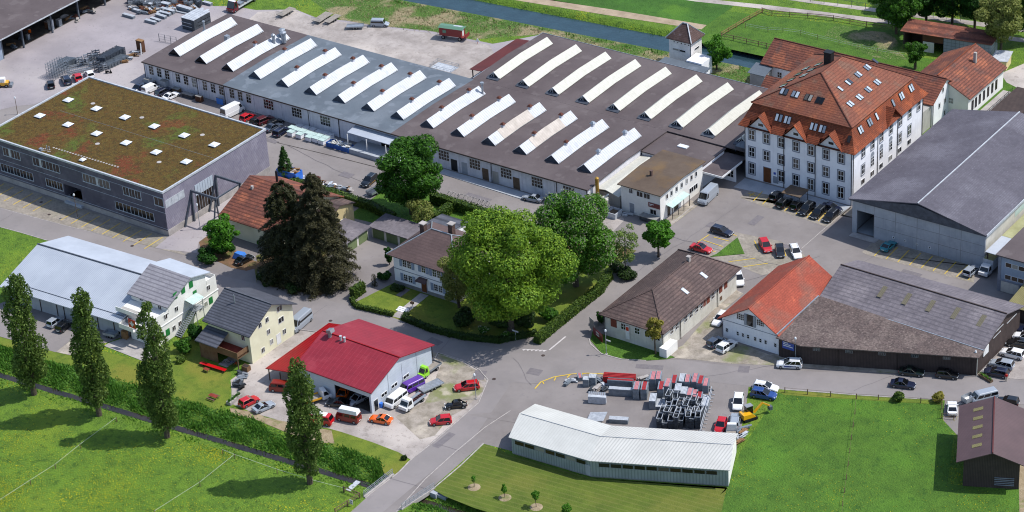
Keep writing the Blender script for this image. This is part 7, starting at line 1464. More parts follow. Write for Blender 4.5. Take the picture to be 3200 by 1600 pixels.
for kd, col_, a, c, lab in cars:
    a = t(*a); c = t(*c); rf = None
    if lab.startswith('red saloon') or lab.startswith('white car with black sunroof') or lab.startswith('black hatchback parked'): rf = 'glass'
    if lab.startswith('red and white bus'): rf = 'white'
    o = car(kd, col_, a, c, lab, roof=rf)
    if lab.startswith('black car with yellow'): loc_child('stripe', MB().box(-1.2, 1.2, .925, .94, .35, .5).box(-1.2, 1.2, -.94, -.925, .35, .5).box(2.25, 2.285, -.3, .3, .45, .6).mesh('stripe', 'paint_yellow'), o)
    if 'blue flank' in lab: loc_child('flank_print', MB().box(-1.2, .9, .925, .94, .4, .75).box(-1.2, .9, -.94, -.925, .4, .75).mesh('flank_print', 'paint_sign_blue'), o)
    if 'white stripe, leftmost' in lab: loc_child('stripe', MB().box(-1.2, .3, .5, .62, 1.44, 1.475).mesh('stripe', 'paint_white'), o)
# side windows of the long minibus and the canal van
def base_at(rear, front): rear = t(*rear); front = t(*front); d = front-rear; return (rear+front)/2, math.atan2(d.y, d.x)
for o in [o for o in COL.objects if o.get('label', '').startswith('silver minibus') or o.get('label', '').startswith('silver van with dark')]:
    k = 1.0 if 'minibus' in o['label'] else .72; h0 = 1.35 if k == 1 else 1.05
    loc_child('side_window', MB().box(-2.7*k, 1.3*k, .955*(.97 if k == 1 else .9), .975*(.97 if k == 1 else .9), h0, h0+.55*k).box(-2.7*k, 1.3*k, -.975*(.97 if k == 1 else .9), -.955*(.97 if k == 1 else .9), h0, h0+.55*k).mesh('side_window', 'car_glass'), o)
def wheels(o, xs, W2, r=.34, w_=.22):
    me = MB().cyl((0, -w_/2, 0), (0, w_/2, 0), r, k=14).mesh('wheel', 'tyre'); rm = MB().cyl((0, -w_/2-.01, 0), (0, w_/2+.01, 0), r*.55, k=10).mesh('rim', 'rim')
    for x in xs:
        for s_ in (-1, 1): q = loc_child('wheel', me, o, (x, s_*W2, r)); loc_child('rim', rm, q)
def truck(rear, front, label, color, L=6.0, W=2.0, bed='flat', cabH=2.1, bedm='steel_light', name='truck', boxH=2.9, cabL=1.9, cat='truck', z=.06):
    c, an = base_at(rear, front); o = thing(name, label, cat, (c.x, c.y, z), an, static=False); X = L/2; xc = X-cabL
    b = MB().hexa([(xc, -W/2, .4), (X, -W/2*.95, .4), (X, W/2*.95, .4), (xc, W/2, .4), (xc, -W/2, 1.15), (X, -W/2*.95, 1.0), (X, W/2*.95, 1.0), (xc, W/2, 1.15)])
    b.hexa([(xc, -W/2+.02, 1.15), (X-.35, -W/2+.05, 1.1), (X-.35, W/2-.05, 1.1), (xc, W/2-.02, 1.15), (xc+.05, -W/2+.15, cabH), (X-1.0, -W/2+.15, cabH), (X-1.0, W/2-.15, cabH), (xc+.05, W/2-.15, cabH)])
    loc_child('cab', b.mesh('cab', 'paint_'+color), o)
    g_ = MB().face([(X-.39, -W/2+.14, 1.18), (X-.39, W/2-.14, 1.18), (X-.95, W/2-.24, cabH-.12), (X-.95, -W/2+.24, cabH-.12)])
    for s_ in (-1, 1): g_.face([(xc+.35, s_*(W/2+.0), 1.22), (X-.55, s_*(W/2-.02), 1.22), (X-1.0, s_*(W/2-.1), cabH-.15), (xc+.35, s_*(W/2-.1), cabH-.15)][::s_])
    g_.v = [(x+.02 if abs(y) < W/2-.0 and x > X-1 else x, y*1.01, z) for x, y, z in g_.v]
    loc_child('windows', g_.mesh('windows', 'car_glass'), o)
    loc_child('chassis', MB().box(-X, xc-.05, -W*.3, W*.3, .45, .7).mesh('chassis', 'plastic_black'), o)
    if bed == 'flat':
        loc_child('bed', MB().box(-X, xc-.1, -W/2, W/2, .75, .85).mesh('bed', 'deck_boards'), o); loc_child('bed_side', MB().box(-X, xc-.1, -W/2-.04, -W/2, .75, 1.15).box(-X, xc-.1, W/2, W/2+.04, .75, 1.15).box(-X-.04, -X, -W/2, W/2, .75, 1.15).mesh('bed_side', bedm), o)
    elif bed == 'carrier':
        loc_child('ramp', MB().box(-X, xc-.1, -W/2, -W/2+.55, .72, .84).box(-X, xc-.1, W/2-.55, W/2, .72, .84).mesh('ramp', 'zinc'), o); b = MB(); [b.box(-X+.3+.55*k, -X+.42+.55*k, -W/2+.55, W/2-.55, .72, .8) for k in range(6)]; loc_child('rung', b.mesh('rung', 'maroon_metal'), o)
    elif bed == 'box': loc_child('box', MB().box(-X, xc-.05, -W/2-.08, W/2+.08, .8, boxH).mesh('box', 'alu_pale'), o); loc_child('box_roof', MB().box(-X+.05, xc-.1, -W/2-.02, W/2+.02, boxH, boxH+.03).mesh('box_roof', 'moss_sheet' if 'mossy' in label else 'alu_pale'), o)
    wheels(o, (X-.75, -X+1.2), W/2-.14, .36)
    for s_ in (-1, 1): loc_child('headlight', cm('hatch')['head'], o, (X-.0, s_*W*.36, .75)); loc_child('tail_light', cm('hatch')['tail'], o, (-X-.03, s_*W*.4, .75))
    return o
truck((1, 2, 1830, 1110), (1, 2, 1650, 1240), 'small lime green pickup truck with open flat bed at the garage hall', 'lime', 5.2, 1.9, cabL=1.7)
truck((1, 3, 1690, 130), (1, 3, 1470, 290), 'white recovery truck with open carrier bed at the garage hall', 'white', 5.8, 1.95, 'carrier', cabL=2.0)
truck((3, 2, 2330, 60), (3, 2, 2140, 235), 'white box truck with mossy roof between concrete hall and blue-grey building', 'white', 6.3, 2.0, 'box', cabL=2.0)
truck((1, 3, 560, 190), (1, 3, 690, 150), 'white truck with yellow sides behind the garage poplar', 'white', 5.0, 1.9, bedm='paint_yellow')
tr_ = truck((0, 0, 2576, -20), (0, 0, 2300, 145), 'red flatbed lorry with long pale body at the back corner of the works hall', 'burgundy', 9.5, 2.4, 'flat', cabH=2.7, bedm='alu_pale', cabL=1.9); loc_child('cab_roof', MB().box(3.0, 3.75, -.95, .95, 2.7, 2.76).mesh('cab_roof', 'paint_white'), tr_); loc_child('load', MB().box(-3, -1, -.8, .8, .86, 1.6).box(0, 1.5, -.6, .7, .86, 1.3).mesh('load', 'steel_light'), tr_)
truck((2, 3, 2210, 590), (2, 3, 2215, 470), 'white cab of a small truck behind the end of the angled shed', 'white', 4.4, 1.85, cabL=1.7)
def trailer(rear, front, label, L, W, m='deck_boards', side=None, rails=False, name='trailer', z=.06, grp=None):
    c, an = base_at(rear, front); o = thing(name, label, 'trailer', (c.x, c.y, z), an, grp, static=False); X = L/2
    loc_child('deck', MB().box(-X, X, -W/2, W/2, .6, .7).mesh('deck', m), o); loc_child('drawbar', MB().bar((X, .35, .55), (X+1.1, 0, .5), .04).bar((X, -.35, .55), (X+1.1, 0, .5), .04).cyl((X+.9, 0, 0), (X+.9, 0, .55), .05).mesh('drawbar', 'steel_grey'), o)
    if side: loc_child('side', MB().box(-X, X, -W/2-.03, -W/2, .55, .55+side).box(-X, X, W/2, W/2+.03, .55, .55+side).box(-X-.03, -X, -W/2, W/2, .55, .55+side).box(X, X+.03, -W/2, W/2, .55, .55+side).mesh('side', 'zinc'), o)
    if rails: b = MB(); [b.box(X-.03, X, -W/2+i*W/7, -W/2+i*W/7+.03, .7, 1.6) for i in range(8)]; b.box(X-.04, X, -W/2, W/2, 1.57, 1.62); loc_child('front_rail', b.mesh('front_rail', 'steel_light'), o)
    wheels(o, (-.35, .4), W/2-.12, .28, .18); return o
trailer((1, 0, 370, 105), (1, 0, 240, 180), 'flat two-axle trailer standing alone on the gravel edge', 5.0, 2.0, rails=True)
trailer((1, 0, 745, 150), (1, 0, 600, 245), 'wide flat trailer with front rail, left of two standing together', 5.6, 2.3, rails=True)
trailer((1, 0, 830, 175), (1, 0, 710, 250), 'narrow flat trailer, right of two standing together', 4.8, 1.8)
trailer((1, 0, 915, 290), (1, 0, 1085, 285), 'galvanised trailer hitched to the silver van by the canal', 4.0, 1.7, 'zinc', side=.3)
trailer((1, 3, 1830, 15), (1, 3, 1690, 80), 'grey car transport trailer beside the recovery truck', 4.6, 2.0, 'zinc', side=.2)
trailer((0, 2, 1060, 800), (0, 2, 1180, 830), 'galvanised box trailer in the shade of the metal-roofed hall', 2.6, 1.5, 'zinc', side=.5)
trailer((1, 1, 1300, 610), (1, 1, 1120, 700), 'dark open trailer under the deep-green linden', 4.0, 1.9, 'frame_dark', side=.5)
trailer((3, 3, 2070, 165), (3, 3, 1960, 215), 'small white covered trailer beside the brown-roofed barn', 2.2, 1.4, 'plaster_bright', side=.9)
# circus wagon
c, an = base_at((1, 0, 1840, 370), (1, 0, 2140, 410)); o = thing('caravan_wagon', 'old dark red wooden wagon with green roof on the gravel by the canal', 'wagon', (c.x, c.y, .05), an, static=False)
loc_child('body', MB().box(-3.1, 2.5, -1.1, 1.1, 1.0, 2.95).mesh('body', 'paint_wagon_red'), o); loc_child('roof', MB().hexa([(-3.3, -1.25, 2.95), (2.9, -1.25, 2.95), (2.9, 1.25, 2.95), (-3.3, 1.25, 2.95), (-3.2, -.5, 3.3), (2.8, -.5, 3.3), (2.8, .5, 3.3), (-3.2, .5, 3.3)]).mesh('roof', 'paint_green_roof'), o)
loc_child('roof_patch', MB().box(.2, 2.4, -.2, .4, 3.3, 3.33).mesh('roof_patch', 'alu_pale'), o); loc_child('porch', MB().box(2.5, 3.6, -1.1, 1.1, .9, 1.0).box(3.5, 3.6, -1.1, 1.1, 1.0, 1.8).mesh('porch', 'paint_wagon_red'), o)
loc_child('door', MB().box(2.49, 2.54, -.45, .35, 1.05, 2.8).mesh('door', 'white_frame'), o); loc_child('shutter', MB().box(-2.2, -1.3, -1.14, -1.09, 1.7, 2.4).mesh('shutter', 'paint_green_roof'), o); wheels(o, (-2.2, 2.0), .95, .48, .2)
loc_child('drawbar', MB().bar((-3.1, 0, .6), (-4.6, 0, .3), .07).mesh('drawbar', 'steel_grey'), o)
a = t(1, 0, 2230, 440); o = thing('warning_sign', 'small white triangular sign on a red foot beside the wagon', 'sign', (a.x, a.y, 0)); MB().cyl((a.x, a.y, 0), (a.x, a.y, .5), .05).build('foot', 'paint_red', o); n = MB().prism([(a.x-.5, a.y-.3), (a.x+.5, a.y+.3), (a.x+.48, a.y+.34), (a.x-.52, a.y-.26)], .5, .52); b = MB(); b.v = [(a.x-.45, a.y-.3, .5), (a.x+.45, a.y+.3, .5), (a.x, a.y, 1.4), (a.x-.45, a.y-.26, .5), (a.x+.45, a.y+.34, .5), (a.x, a.y+.04, 1.4)]; b.f = [(0, 1, 2), (5, 4, 3), (0, 3, 4, 1), (1, 4, 5, 2), (2, 5, 3, 0)]; b.build('triangle', 'white_frame', o)
# loader at the left edge
a = t(0, 0, 40, 870); o = thing('compact_loader', 'small white and yellow loader at the left edge of the works yard', 'loader', (a.x, a.y, .03), .6, static=False)
loc_child('body', MB().box(-1.2, 1.2, -.8, .8, .5, 1.2).box(-1.3, -.1, -.7, .7, 1.2, 1.3).mesh('body', 'paint_yellow'), o); loc_child('cab', MB().box(-.6, .5, -.7, .7, 1.2, 2.1).mesh('cab', 'paint_white'), o); loc_child('bucket', MB().box(1.5, 2.1, -.9, .9, .1, .7).box(1.2, 1.5, -.5, -.4, .3, 1.0).box(1.2, 1.5, .4, .5, .3, 1.0).mesh('bucket', 'steel_light'), o); wheels(o, (-.8, .8), .8, .4, .25)
# mini excavator
a = t(2, 3, 2380, 350); o = thing('mini_excavator', 'yellow mini excavator with folded arm at the edge of the field', 'excavator', (a.x, a.y, .05), math.radians(62), static=False)
loc_child('tracks', MB().box(-1.3, 1.3, -1.0, -.6, 0, .5).box(-1.3, 1.3, .6, 1.0, 0, .5).mesh('tracks', 'plastic_black'), o)
b = MB().hexa([(-1.5, -.9, .6), (1.0, -.95, .6), (1.0, .95, .6), (-1.5, .9, .6), (-1.4, -.85, 1.4), (.2, -.9, 1.35), (.2, .9, 1.35), (-1.4, .85, 1.4)]); loc_child('body', b.mesh('body', 'paint_yellow'), o)
cbx = loc_child('cab', MB().box(-.3, .95, .05, .95, .9, 2.3).mesh('cab', 'car_glass'), o); loc_child('cab_roof', MB().box(-.35, 1.0, 0, 1.0, 2.3, 2.4).mesh('cab_roof', 'paint_truck_grey'), cbx)
loc_child('arm', MB().bar((.9, -.3, 1.1), (2.6, -.3, 2.6), .16).bar((2.6, -.3, 2.6), (4.1, -.3, 1.5), .12).mesh('arm', 'paint_yellow'), o); loc_child('bucket', MB().box(3.9, 4.5, -.7, .1, .7, 1.4).mesh('bucket', 'steel_grey'), o)
# tractor/handcart under tarpaulin
a = t(0, 2, 2420, 20); o = thing('tarpaulin_cover', 'vehicle-sized heap under a bright blue tarpaulin by the conifers', 'tarpaulin', (a.x, a.y, 0)); MB().hexa([(a.x-1.4, a.y-.9, .05), (a.x+1.4, a.y-.8, .05), (a.x+1.4, a.y+.9, .05), (a.x-1.4, a.y+.8, .05), (a.x-.9, a.y-.6, 1.3), (a.x+1.0, a.y-.5, 1.1), (a.x+.9, a.y+.5, 1.4), (a.x-1.0, a.y+.5, 1.1)]).build('sheet', 'paint_tarp_blue', o)
# ---------------------------------------------------------------- stored goods, fences, street furniture
rnd = random.Random(5)
def zz3(x, y): return g(1740+.20187*x, 1140+.20187*y)
def zz4(x, y): return g(100+.15528*x, 150+.15528*y)
def zz5(x, y): return g(380+.16304*x, .16304*y)
SM = {}
def deckstack(l, w_, n, top):
    """stack of scaffold decks: dark gaps between layers, coloured top boards"""
    key = ('d', l, w_, n, top)
    if key not in SM:
        a = MB(); c = MB(); hh = .2
        for i in range(n): a.box(-w_/2, w_/2, -l/2, l/2, i*hh+.04, i*hh+hh-.03)
        a.box(-w_/2+.06, w_/2-.06, -l/2+.06, l/2-.06, 0, n*hh)
        k = max(4, int(w_/.22)); z = n*hh; p_ = MB()
        for i in range(k):
            x0 = -w_/2+i*w_/k; (p_ if top != 'grey' and i in (0, k-1) else c).box(x0+.02, x0+w_/k-.02, -l/2, l/2, z, z+.05)
        if p_.v: n_ = len(a.v); a.v += p_.v; a.f += [tuple(j+n_ for j in f) for f in p_.f]
        SM[key] = (a.mesh('deck_layers', 'alu_deck'), c.mesh('top_boards', {'red': 'deck_red', 'pink': 'deck_pink', 'grey': 'alu_pale'}[top]), n*hh)
    return SM[key]
def frames(n, w_, h_, sp, m='steel_light', rungs=3, tilt=0., k='f'):
    key = (k, n, w_, h_, sp, m, rungs, tilt)
    if key not in SM:
        b = MB(); r = .028
        for i in range(n):
            y = (i-n/2)*sp; ty = y+tilt*h_
            for x in (-w_/2, w_/2): b.bar((x, y, 0), (x, ty, h_), r)
            for j in range(rungs): q = (j+.6)/rungs; b.bar((-w_/2, y+tilt*h_*q, h_*q), (w_/2, y+tilt*h_*q, h_*q), r)
        SM[key] = b.mesh('frames', m)
    return SM[key]
def nested(w_, l, h_):
    key = ('n', w_, l, h_)
    if key not in SM:
        a = MB(); c = MB(); 
        a.box(-w_/2+.05, w_/2-.05, -l/2+.05, l/2-.05, 0, h_*.62); z = .15
        while z < h_-.3: a.box(-w_/2, w_/2, -l/2, -l/2+.05, z, z+.16); z += .3
        for s_ in (-1, 1): a.box(s_*w_/2-.03, s_*w_/2+.03, -l/2+.05, l/2, h_*.3, h_-.12); c.box(s_*w_/2-.035, s_*w_/2+.035, -l/2, l/2+.3, h_-.12, h_)
        c.box(-w_/2, w_/2, l/2-.06, l/2, h_-.2, h_-.02); c.box(-w_/2, w_/2, -l/2, -l/2+.05, h_-.12, h_-.02)
        SM[key] = (a.mesh('stacked_frames', 'frame_dark'), c.mesh('pale_edges', 'alu_pale'))
    return SM[key]
def put(name, label, cat, p, rz, parts_, group=None, z=.05):
    o = thing(name, label, cat, (p[0], p[1], z), rz, group, static=False)
    for nm, me in parts_: loc_child(nm, me, o)
    return o
WA = math.atan2(9.6, 21.2)
ORD = ['first', 'second', 'third', 'fourth', 'fifth', 'sixth', 'seventh', 'eighth', 'ninth', 'tenth', 'eleventh', 'twelfth', 'thirteenth', 'fourteenth', 'fifteenth', 'sixteenth', 'seventeenth', 'eighteenth', 'nineteenth', 'twentieth', 'twenty-first', 'twenty-second']
nd = 0
for (x, y, col_, n, l) in ((1225, 545, 'pink', 11, 2.6), (1345, 550, 'red', 11, 2.6), (1480, 405, 'pink', 12, 2.6), (1560, 400, 'pink', 12, 2.6), (1475, 700, 'grey', 9, 2.6), (1605, 545, 'red', 11, 2.6), (1705, 515, 'pink', 12, 2.6), (1805, 415, 'red', 9, 2.6), (1865, 520, 'grey', 8, 2.4),
                          (1935, 395, 'grey', 9, 2.6), (2010, 400, 'pink', 9, 2.4), (2045, 395, 'red', 7, 2.3), (2125, 400, 'pink', 9, 2.8), (2215, 425, 'red', 9, 2.6), (2295, 445, 'pink', 8, 2.4), (1565, 700, 'grey', 3, 2.6), (1650, 690, 'grey', 3, 2.6), (1955, 540, 'grey', 6, 2.3), (2045, 560, 'pink', 6, 2.3), (2120, 570, 'pink', 5, 2.3), (2195, 600, 'red', 5, 2.2), (2290, 740, 'grey', 7, 2.6)):
    p = zz3(x, y)+Vector((-math.sin(WA), math.cos(WA), 0))*l/2; a, c, h_ = deckstack(l, 1.15, n, col_); put('deck_stack', '%s-topped scaffold deck stack, %s in order across the yard behind the angled shed' % ({'red': 'red', 'pink': 'faded pink', 'grey': 'pale grey'}[col_], ORD[nd]), 'scaffold stack', p, WA+rnd.uniform(-.05, .05), (('deck_layers', a), ('top_boards', c)), 'scaffold deck stacks in the yard behind the angled shed'); nd += 1
k = 0
for row, (y, xs) in enumerate(((650, (1735, 1825)), (720, (1905, 2010, 2115, 2215)), (810, (1640, 1725, 1820, 1900, 2000, 2100, 2190)), (900, (1610, 1700, 1790, 1870, 1950, 2050, 2150, 2230)), (985, (1590, 1680, 1770, 1850, 1930, 2010, 2100, 2190)))):
    for ix, x in enumerate(xs):
        p = zz3(x, y)+Vector((-math.sin(WA), math.cos(WA), 0))*.8; p = p+Vector((rnd.uniform(-.12, .12), rnd.uniform(-.25, .25), 0)); a, c = nested(.86, 2.0, rnd.choice((1.4, 1.8, 2.2, 2.6))); put('frame_stack', 'dark nested frame stack, %s from left in the %s frame row' % (ORD[ix], ORD[row]), 'frame stack', p, WA+rnd.uniform(-.16, .1), (('stacked_frames', a), ('pale_edges', c)), 'dark nested frame stacks in the scaffold yard')
b = MB(); p0, p1 = zz3(2400, 470), zz3(2225, 1090); dd = (p1-p0)/11
for i in range(12): q = p0+dd*i; b.bar(q, q+Vector((0, 0, 1.9)), .04); b.bar(q+Vector((-.5, -.2, .15)), q+Vector((.5, .2, .15)), .04)
for z in (.9, 1.85): b.bar(p0+Vector((0, 0, z)), p1+Vector((0, 0, z)), .035)
for i in range(11): b.bar(p0+dd*i+Vector((0, 0, .9)), p0+dd*(i+1)+Vector((0, 0, 1.85)), .025)
tag(b.build('scaffold_fence', 'alu_pale'), 'pale lattice fence of scaffold tubes along the right side of the scaffold yard', 'fence')
for (x, y, rz_, l, w_, n, tp_, lab) in ((960, 375, WA+1.57, 4.6, 1.0, 8, 'red', 'long stack of red scaffold decks lying crosswise in the scaffold yard'), (965, 495, WA+1.57, 4.3, .9, 7, 'grey', 'grey crosswise stack of decks below the long red one'), (430, 350, WA, 1.2, 1.1, 8, 'grey', 'small grey deck stack, left end of the scaffold yard'), (530, 330, WA, 1.4, 1.3, 9, 'grey', 'grey deck stack with open frame top at the left end of the scaffold yard'), (330, 250, WA+.3, 1.6, .9, 4, 'pink', 'low faded stack of boards beside the yellow hatching')):
    p = zz3(x, y); a, c, h_ = deckstack(l, w_, n, tp_); put('deck_stack', lab, 'scaffold stack', p+Vector((0, .6, 0)), rz_, (('deck_layers', a), ('top_boards', c)))
b = MB(); p = zz3(970, 270); u = Vector((math.cos(WA), math.sin(WA), 0)); v = Vector((-math.sin(WA), math.cos(WA), 0))
for i in range(4):
    for j in range(3): q = p+v*(i*.42-.5)+Vector((0, 0, .3+.5*j)); b.bar(q-u*2.9, q+u*2.9, .13)
tag(b.build('lattice_beams', 'deck_red'), 'bundle of bright red lattice beams at the top of the scaffold yard', 'beam bundle')
def scatter(name, cat, label, group, pts, size, mats, z0=.05, long=2.2, n=4):
    """small individual pieces: planks, frames, boxes"""
    if len(pts) < 23: pts = sorted(pts, key=lambda q: RT.dot(q[0]))
    for i, (p, rz_) in enumerate(pts):
        key = ('s', size, i % n, mats[i % len(mats)], long)
        if key not in SM:
            b = MB(); r2 = random.Random(i)
            for k in range(6): l = long*r2.uniform(.4, 1.1); x = r2.uniform(-.3, .3); b.obox((x, r2.uniform(-.3, .3), .08+k*.11), (1, r2.uniform(-.15, .15), 0), (-r2.uniform(-.15, .15), 1, 0), (0, 0, 1), l/2, size*r2.uniform(.5, 1), .05)
            SM[key] = b.mesh(name, mats[i % len(mats)])
        o = bpy.data.objects.new(name, SM[key]); COL.objects.link(o); o.location = (p[0], p[1], z0); o.rotation_euler = (0, 0, rz_); tag(o, label+(', %s from left' % ORD[i] if len(pts) < 23 else ''), cat, group)
scatter('plank_pile', 'planks', 'small board heap among the loose goods in the scaffold yard', 'board heaps in the scaffold yard', [(zz3(x, y), rnd.uniform(0, 3)) for x, y in ((170, 300), (240, 260), (640, 260), (700, 340), (760, 240), (800, 330), (620, 390), (540, 400), (730, 400), (1180, 340), (1160, 260), (1330, 240), (1420, 240), (2310, 520), (2300, 400))], .35, ['steel_light', 'alu_pale', 'frame_dark', 'concrete'], long=2.0)
b = MB(); p = zz3(620, 850); b.obox(p+Vector((0, 0, .6)), (1, .3, .2), (-.2, 1, .3), (0, -.3, 1), 1.6, 1.1, .06); tag(b.build('metal_sheet', 'alu_pale'), 'pale sheet metal leaning behind the bend of the angled shed', 'sheet metal')
a, c, h_ = deckstack(3.4, 1.1, 4, 'grey'); put('deck_stack', 'low grey stack just behind the bend of the angled shed', 'scaffold stack', zz3(960, 890), WA+1.57, (('deck_layers', a), ('top_boards', c)))
b = MB(); p = g(1860, 1262)
for i in range(9): q = p+u*(i*.35-1.2)+v*(0); b.bar(q+Vector((0, 0, .05)), q+v*1.2+Vector((0, 0, 1.8)), .1)
b.obox(p+Vector((.2, .4, .8)), u, v, (0, 0, 1), 1.6, .35, .7); tag(b.build('stair_flights', 'alu_pale'), 'row of pale scaffold stair flights leaning behind the left wing of the angled shed', 'stair flights')
scatter('plank_pile', 'planks', 'boards lying in the grass at the right end of the angled shed', 'boards beside the shed end', [(t(2, 3, x, y), rnd.uniform(.6, 1.6)) for x, y in ((2290, 500), (2310, 540), (2280, 590), (2330, 460), (2330, 500), (2270, 560))], .3, ['alu_pale', 'wood_plain', 'steel_light'], long=2.4)
# --- upper-left scaffold store
b = MB(); p = zz4(400, 620); ux = Vector((1, 0, 0)); vy = Vector((0, 1, 0))
for i in range(4):
    for j in range(7):
        q = p+ux*(i*.95-1.5)+vy*(j*.75)
        b.bar(q, q+Vector((0, 0, 3.6)), .035)
    for z in (.5, 1.2, 1.9, 2.6, 3.3): b.bar(p+ux*(i*.95-1.5)+Vector((0, 0, z)), p+ux*(i*.95-1.5)+vy*4.5+Vector((0, 0, z)), .03)
for j in range(7):
    for z in (.5, 1.2, 1.9, 2.6, 3.3): b.bar(p+ux*-1.5+vy*j*.75+Vector((0, 0, z)), p+ux*1.35+vy*j*.75+Vector((0, 0, z)), .03)
tag(b.build('pipe_rack', 'steel_light'), 'tall grid-like steel rack at the left end of the scaffold store', 'rack')
GF = 'scaffold frame bundles in the store'; LF = 'scaffold frame bundle in the store left of the works hall'
for i in range(7):
    for j in range(2):
        p = zz4(1420+62*i, 330-32*i+j*75) if j == 0 else zz4(1500+60*i, 400-28*i)
        put('frame_bundle', ('tall ' if j == 0 else 'low ')+LF+', %s of its row' % ORD[i], 'frame bundle', p, .15+rnd.uniform(-.1, .1), (('frames', frames(7, 2.4, 2.1 if j == 0 else 1.1, .14, 'steel_grey' if j == 0 else 'steel_light', 4)),), GF+(' tall' if j == 0 else ' low'))
for (x, y) in ((920, 330), (985, 300), (1050, 360), (1120, 330), (1180, 290), (1000, 380), (1090, 250), (1230, 240), (1300, 230), (1270, 370), (1340, 390), (1410, 420), (1470, 440), (1300, 470), (1380, 480), (1200, 400), (1170, 220), (1260, 170), (1330, 160)):
    put('frame_bundle', 'small upright bundle of guard-rail frames in the middle of the scaffold store', 'frame bundle', zz4(x, y), 1.2+rnd.uniform(-.5, .5), (('frames', frames(6, .9, 1.6, .12, rnd.choice(('steel_light', 'zinc', 'steel_grey')), 3)),), 'guard-rail bundles in the scaffold store')
for i in range(7):
    p = zz4(640+26*i, 400-12*i); put('frame_bundle', 'leaning row of long frames beside the grid-like rack', 'frame bundle', p, .25, (('frames', frames(5, 2.6, 1.7, .13, 'steel_light', 5, .2)),), 'leaning frames beside the rack')
b_m = {}
for i, (x0, y0, x1, y1) in enumerate(((600, 470, 1120, 350), (700, 500, 1150, 400), (720, 530, 1250, 420), (760, 250, 1200, 370), (720, 560, 1180, 460), (650, 430, 1080, 340))):
    b = MB(); a = zz4(x0, y0); c = zz4(x1, y1)
    for dz in (.15, .6): 
        for dn in (-.2, .2): b.bar(a+Vector((0, dn, dz)), c+Vector((0, dn, dz)), .04)
    for k in range(13): q = a+(c-a)*k/12; q2 = a+(c-a)*min(1, (k+.5)/12); b.bar(q+Vector((0, .2, .15)), q2+Vector((0, .2, .6)), .025); b.bar(q+Vector((0, -.2, .15)), q2+Vector((0, -.2, .6)), .025); b.bar(q+Vector((0, -.2, .6)), q+Vector((0, .2, .6)), .025)
    tag(b.build('lattice_truss', 'zinc'), ['long lattice truss lying behind the row of small cars', 'second lattice truss lying behind the small cars', 'lowest lattice truss reaching the white hatchback', 'lattice truss lying askew across the store', 'short lattice truss next to the white hatchback', 'lattice truss nearest the leaning frames'][i], 'truss')
scatter('timber_heap', 'timber heap', 'loose timber heap at the right end of the scaffold store', 'timber heaps at the scaffold store', [(zz4(x, y), rnd.uniform(.3, .9)) for x, y in ((1880, 240), (1930, 215), (1980, 180), (2030, 150), (2080, 120), (2130, 100), (2180, 90), (1850, 300), (1950, 240), (2060, 160))], .3, ['wood_plain', 'concrete', 'wood_fence', 'alu_pale'], long=1.8)
p = zz4(2180, 90); o = thing('timber_cabinet', 'tall open wooden crate with leaning board at the end of the timber heaps', 'crate', (p.x, p.y, 0)); MB().box(p.x-.9, p.x+.9, p.y-.1, p.y+.9, .05, 2.9).build('crate', 'timber_brown', o); MB().box(p.x-.95, p.x+.95, p.y-.15, p.y+.95, 2.9, 3.05).build('lid', 'wood_plain', o); MB().bar((p.x+1.2, p.y-.9, 0), (p.x+.7, p.y-.2, 2.6), .12).build('leaning_board', 'white_frame', o)
# long goods in rows further back
GB = 'bundled goods on the far side of the works yard'
for (x, y, l, w_, n, c_) in ((140, 330, 3.6, .9, 3, 'grey'), (310, 235, 2.8, .8, 3, 'grey'), (560, 440, 3.3, .8, 3, 'grey'), (655, 390, 3.2, .8, 2, 'grey'), (760, 335, 3.2, .9, 3, 'grey'), (830, 280, 3.6, .9, 3, 'grey'), (890, 235, 4.2, .9, 4, 'grey'), (1220, 210, 4.6, 1.2, 5, 'grey'), (1160, 255, 3.4, .5, 1, 'grey'), (620, 120, 2.4, 1.0, 3, 'red'), (520, 130, 2.4, 1.0, 5, 'grey'), (850, 130, 2.6, 1.2, 5, 'grey'), (330, 60, 2.6, 1.2, 6, 'grey'), (200, 60, 2.0, 1.2, 7, 'grey'), (1650, 90, 2.6, .9, 3, 'grey')):
    p = zz5(x, y); a, c, h_ = deckstack(l, w_, n, c_); put('goods_bundle', 'bundle of long metal profiles on the far side of the works yard', 'metal bundle', p, 1.57+rnd.uniform(-.08, .08), (('deck_layers', a), ('top_boards', c)), GB)
scatter('goods_heap', 'goods heap', 'low jumbled heap of boards and scrap at the top edge of the works yard', 'jumbled heaps at the top edge', [(zz5(rnd.uniform(170, 1450), rnd.uniform(-60, 200)), rnd.uniform(0, 3.1)) for _ in range(150)] + [(zz5(rnd.uniform(380, 1000), rnd.uniform(180, 270)), rnd.uniform(0, 3.1)) for _ in range(22)], .32, ['steel_light', 'wood_plain', 'frame_dark', 'concrete', 'steel_grey', 'timber_brown', 'alu_pale', 'terracotta'], long=1.9, n=8)
for (x, y) in [(rnd.uniform(170, 1500), rnd.uniform(-40, 150)) for _ in range(46)]:
    put('frame_bundle', 'upright bundle of frames among the jumbled goods at the top edge', 'frame bundle', zz5(x, y), rnd.uniform(0, 3), (('frames', frames(6, 1.1, 1.4, .16, rnd.choice(('steel_light', 'zinc', 'steel_grey', 'frame_dark')), 3)),), 'frame bundles at the top edge')
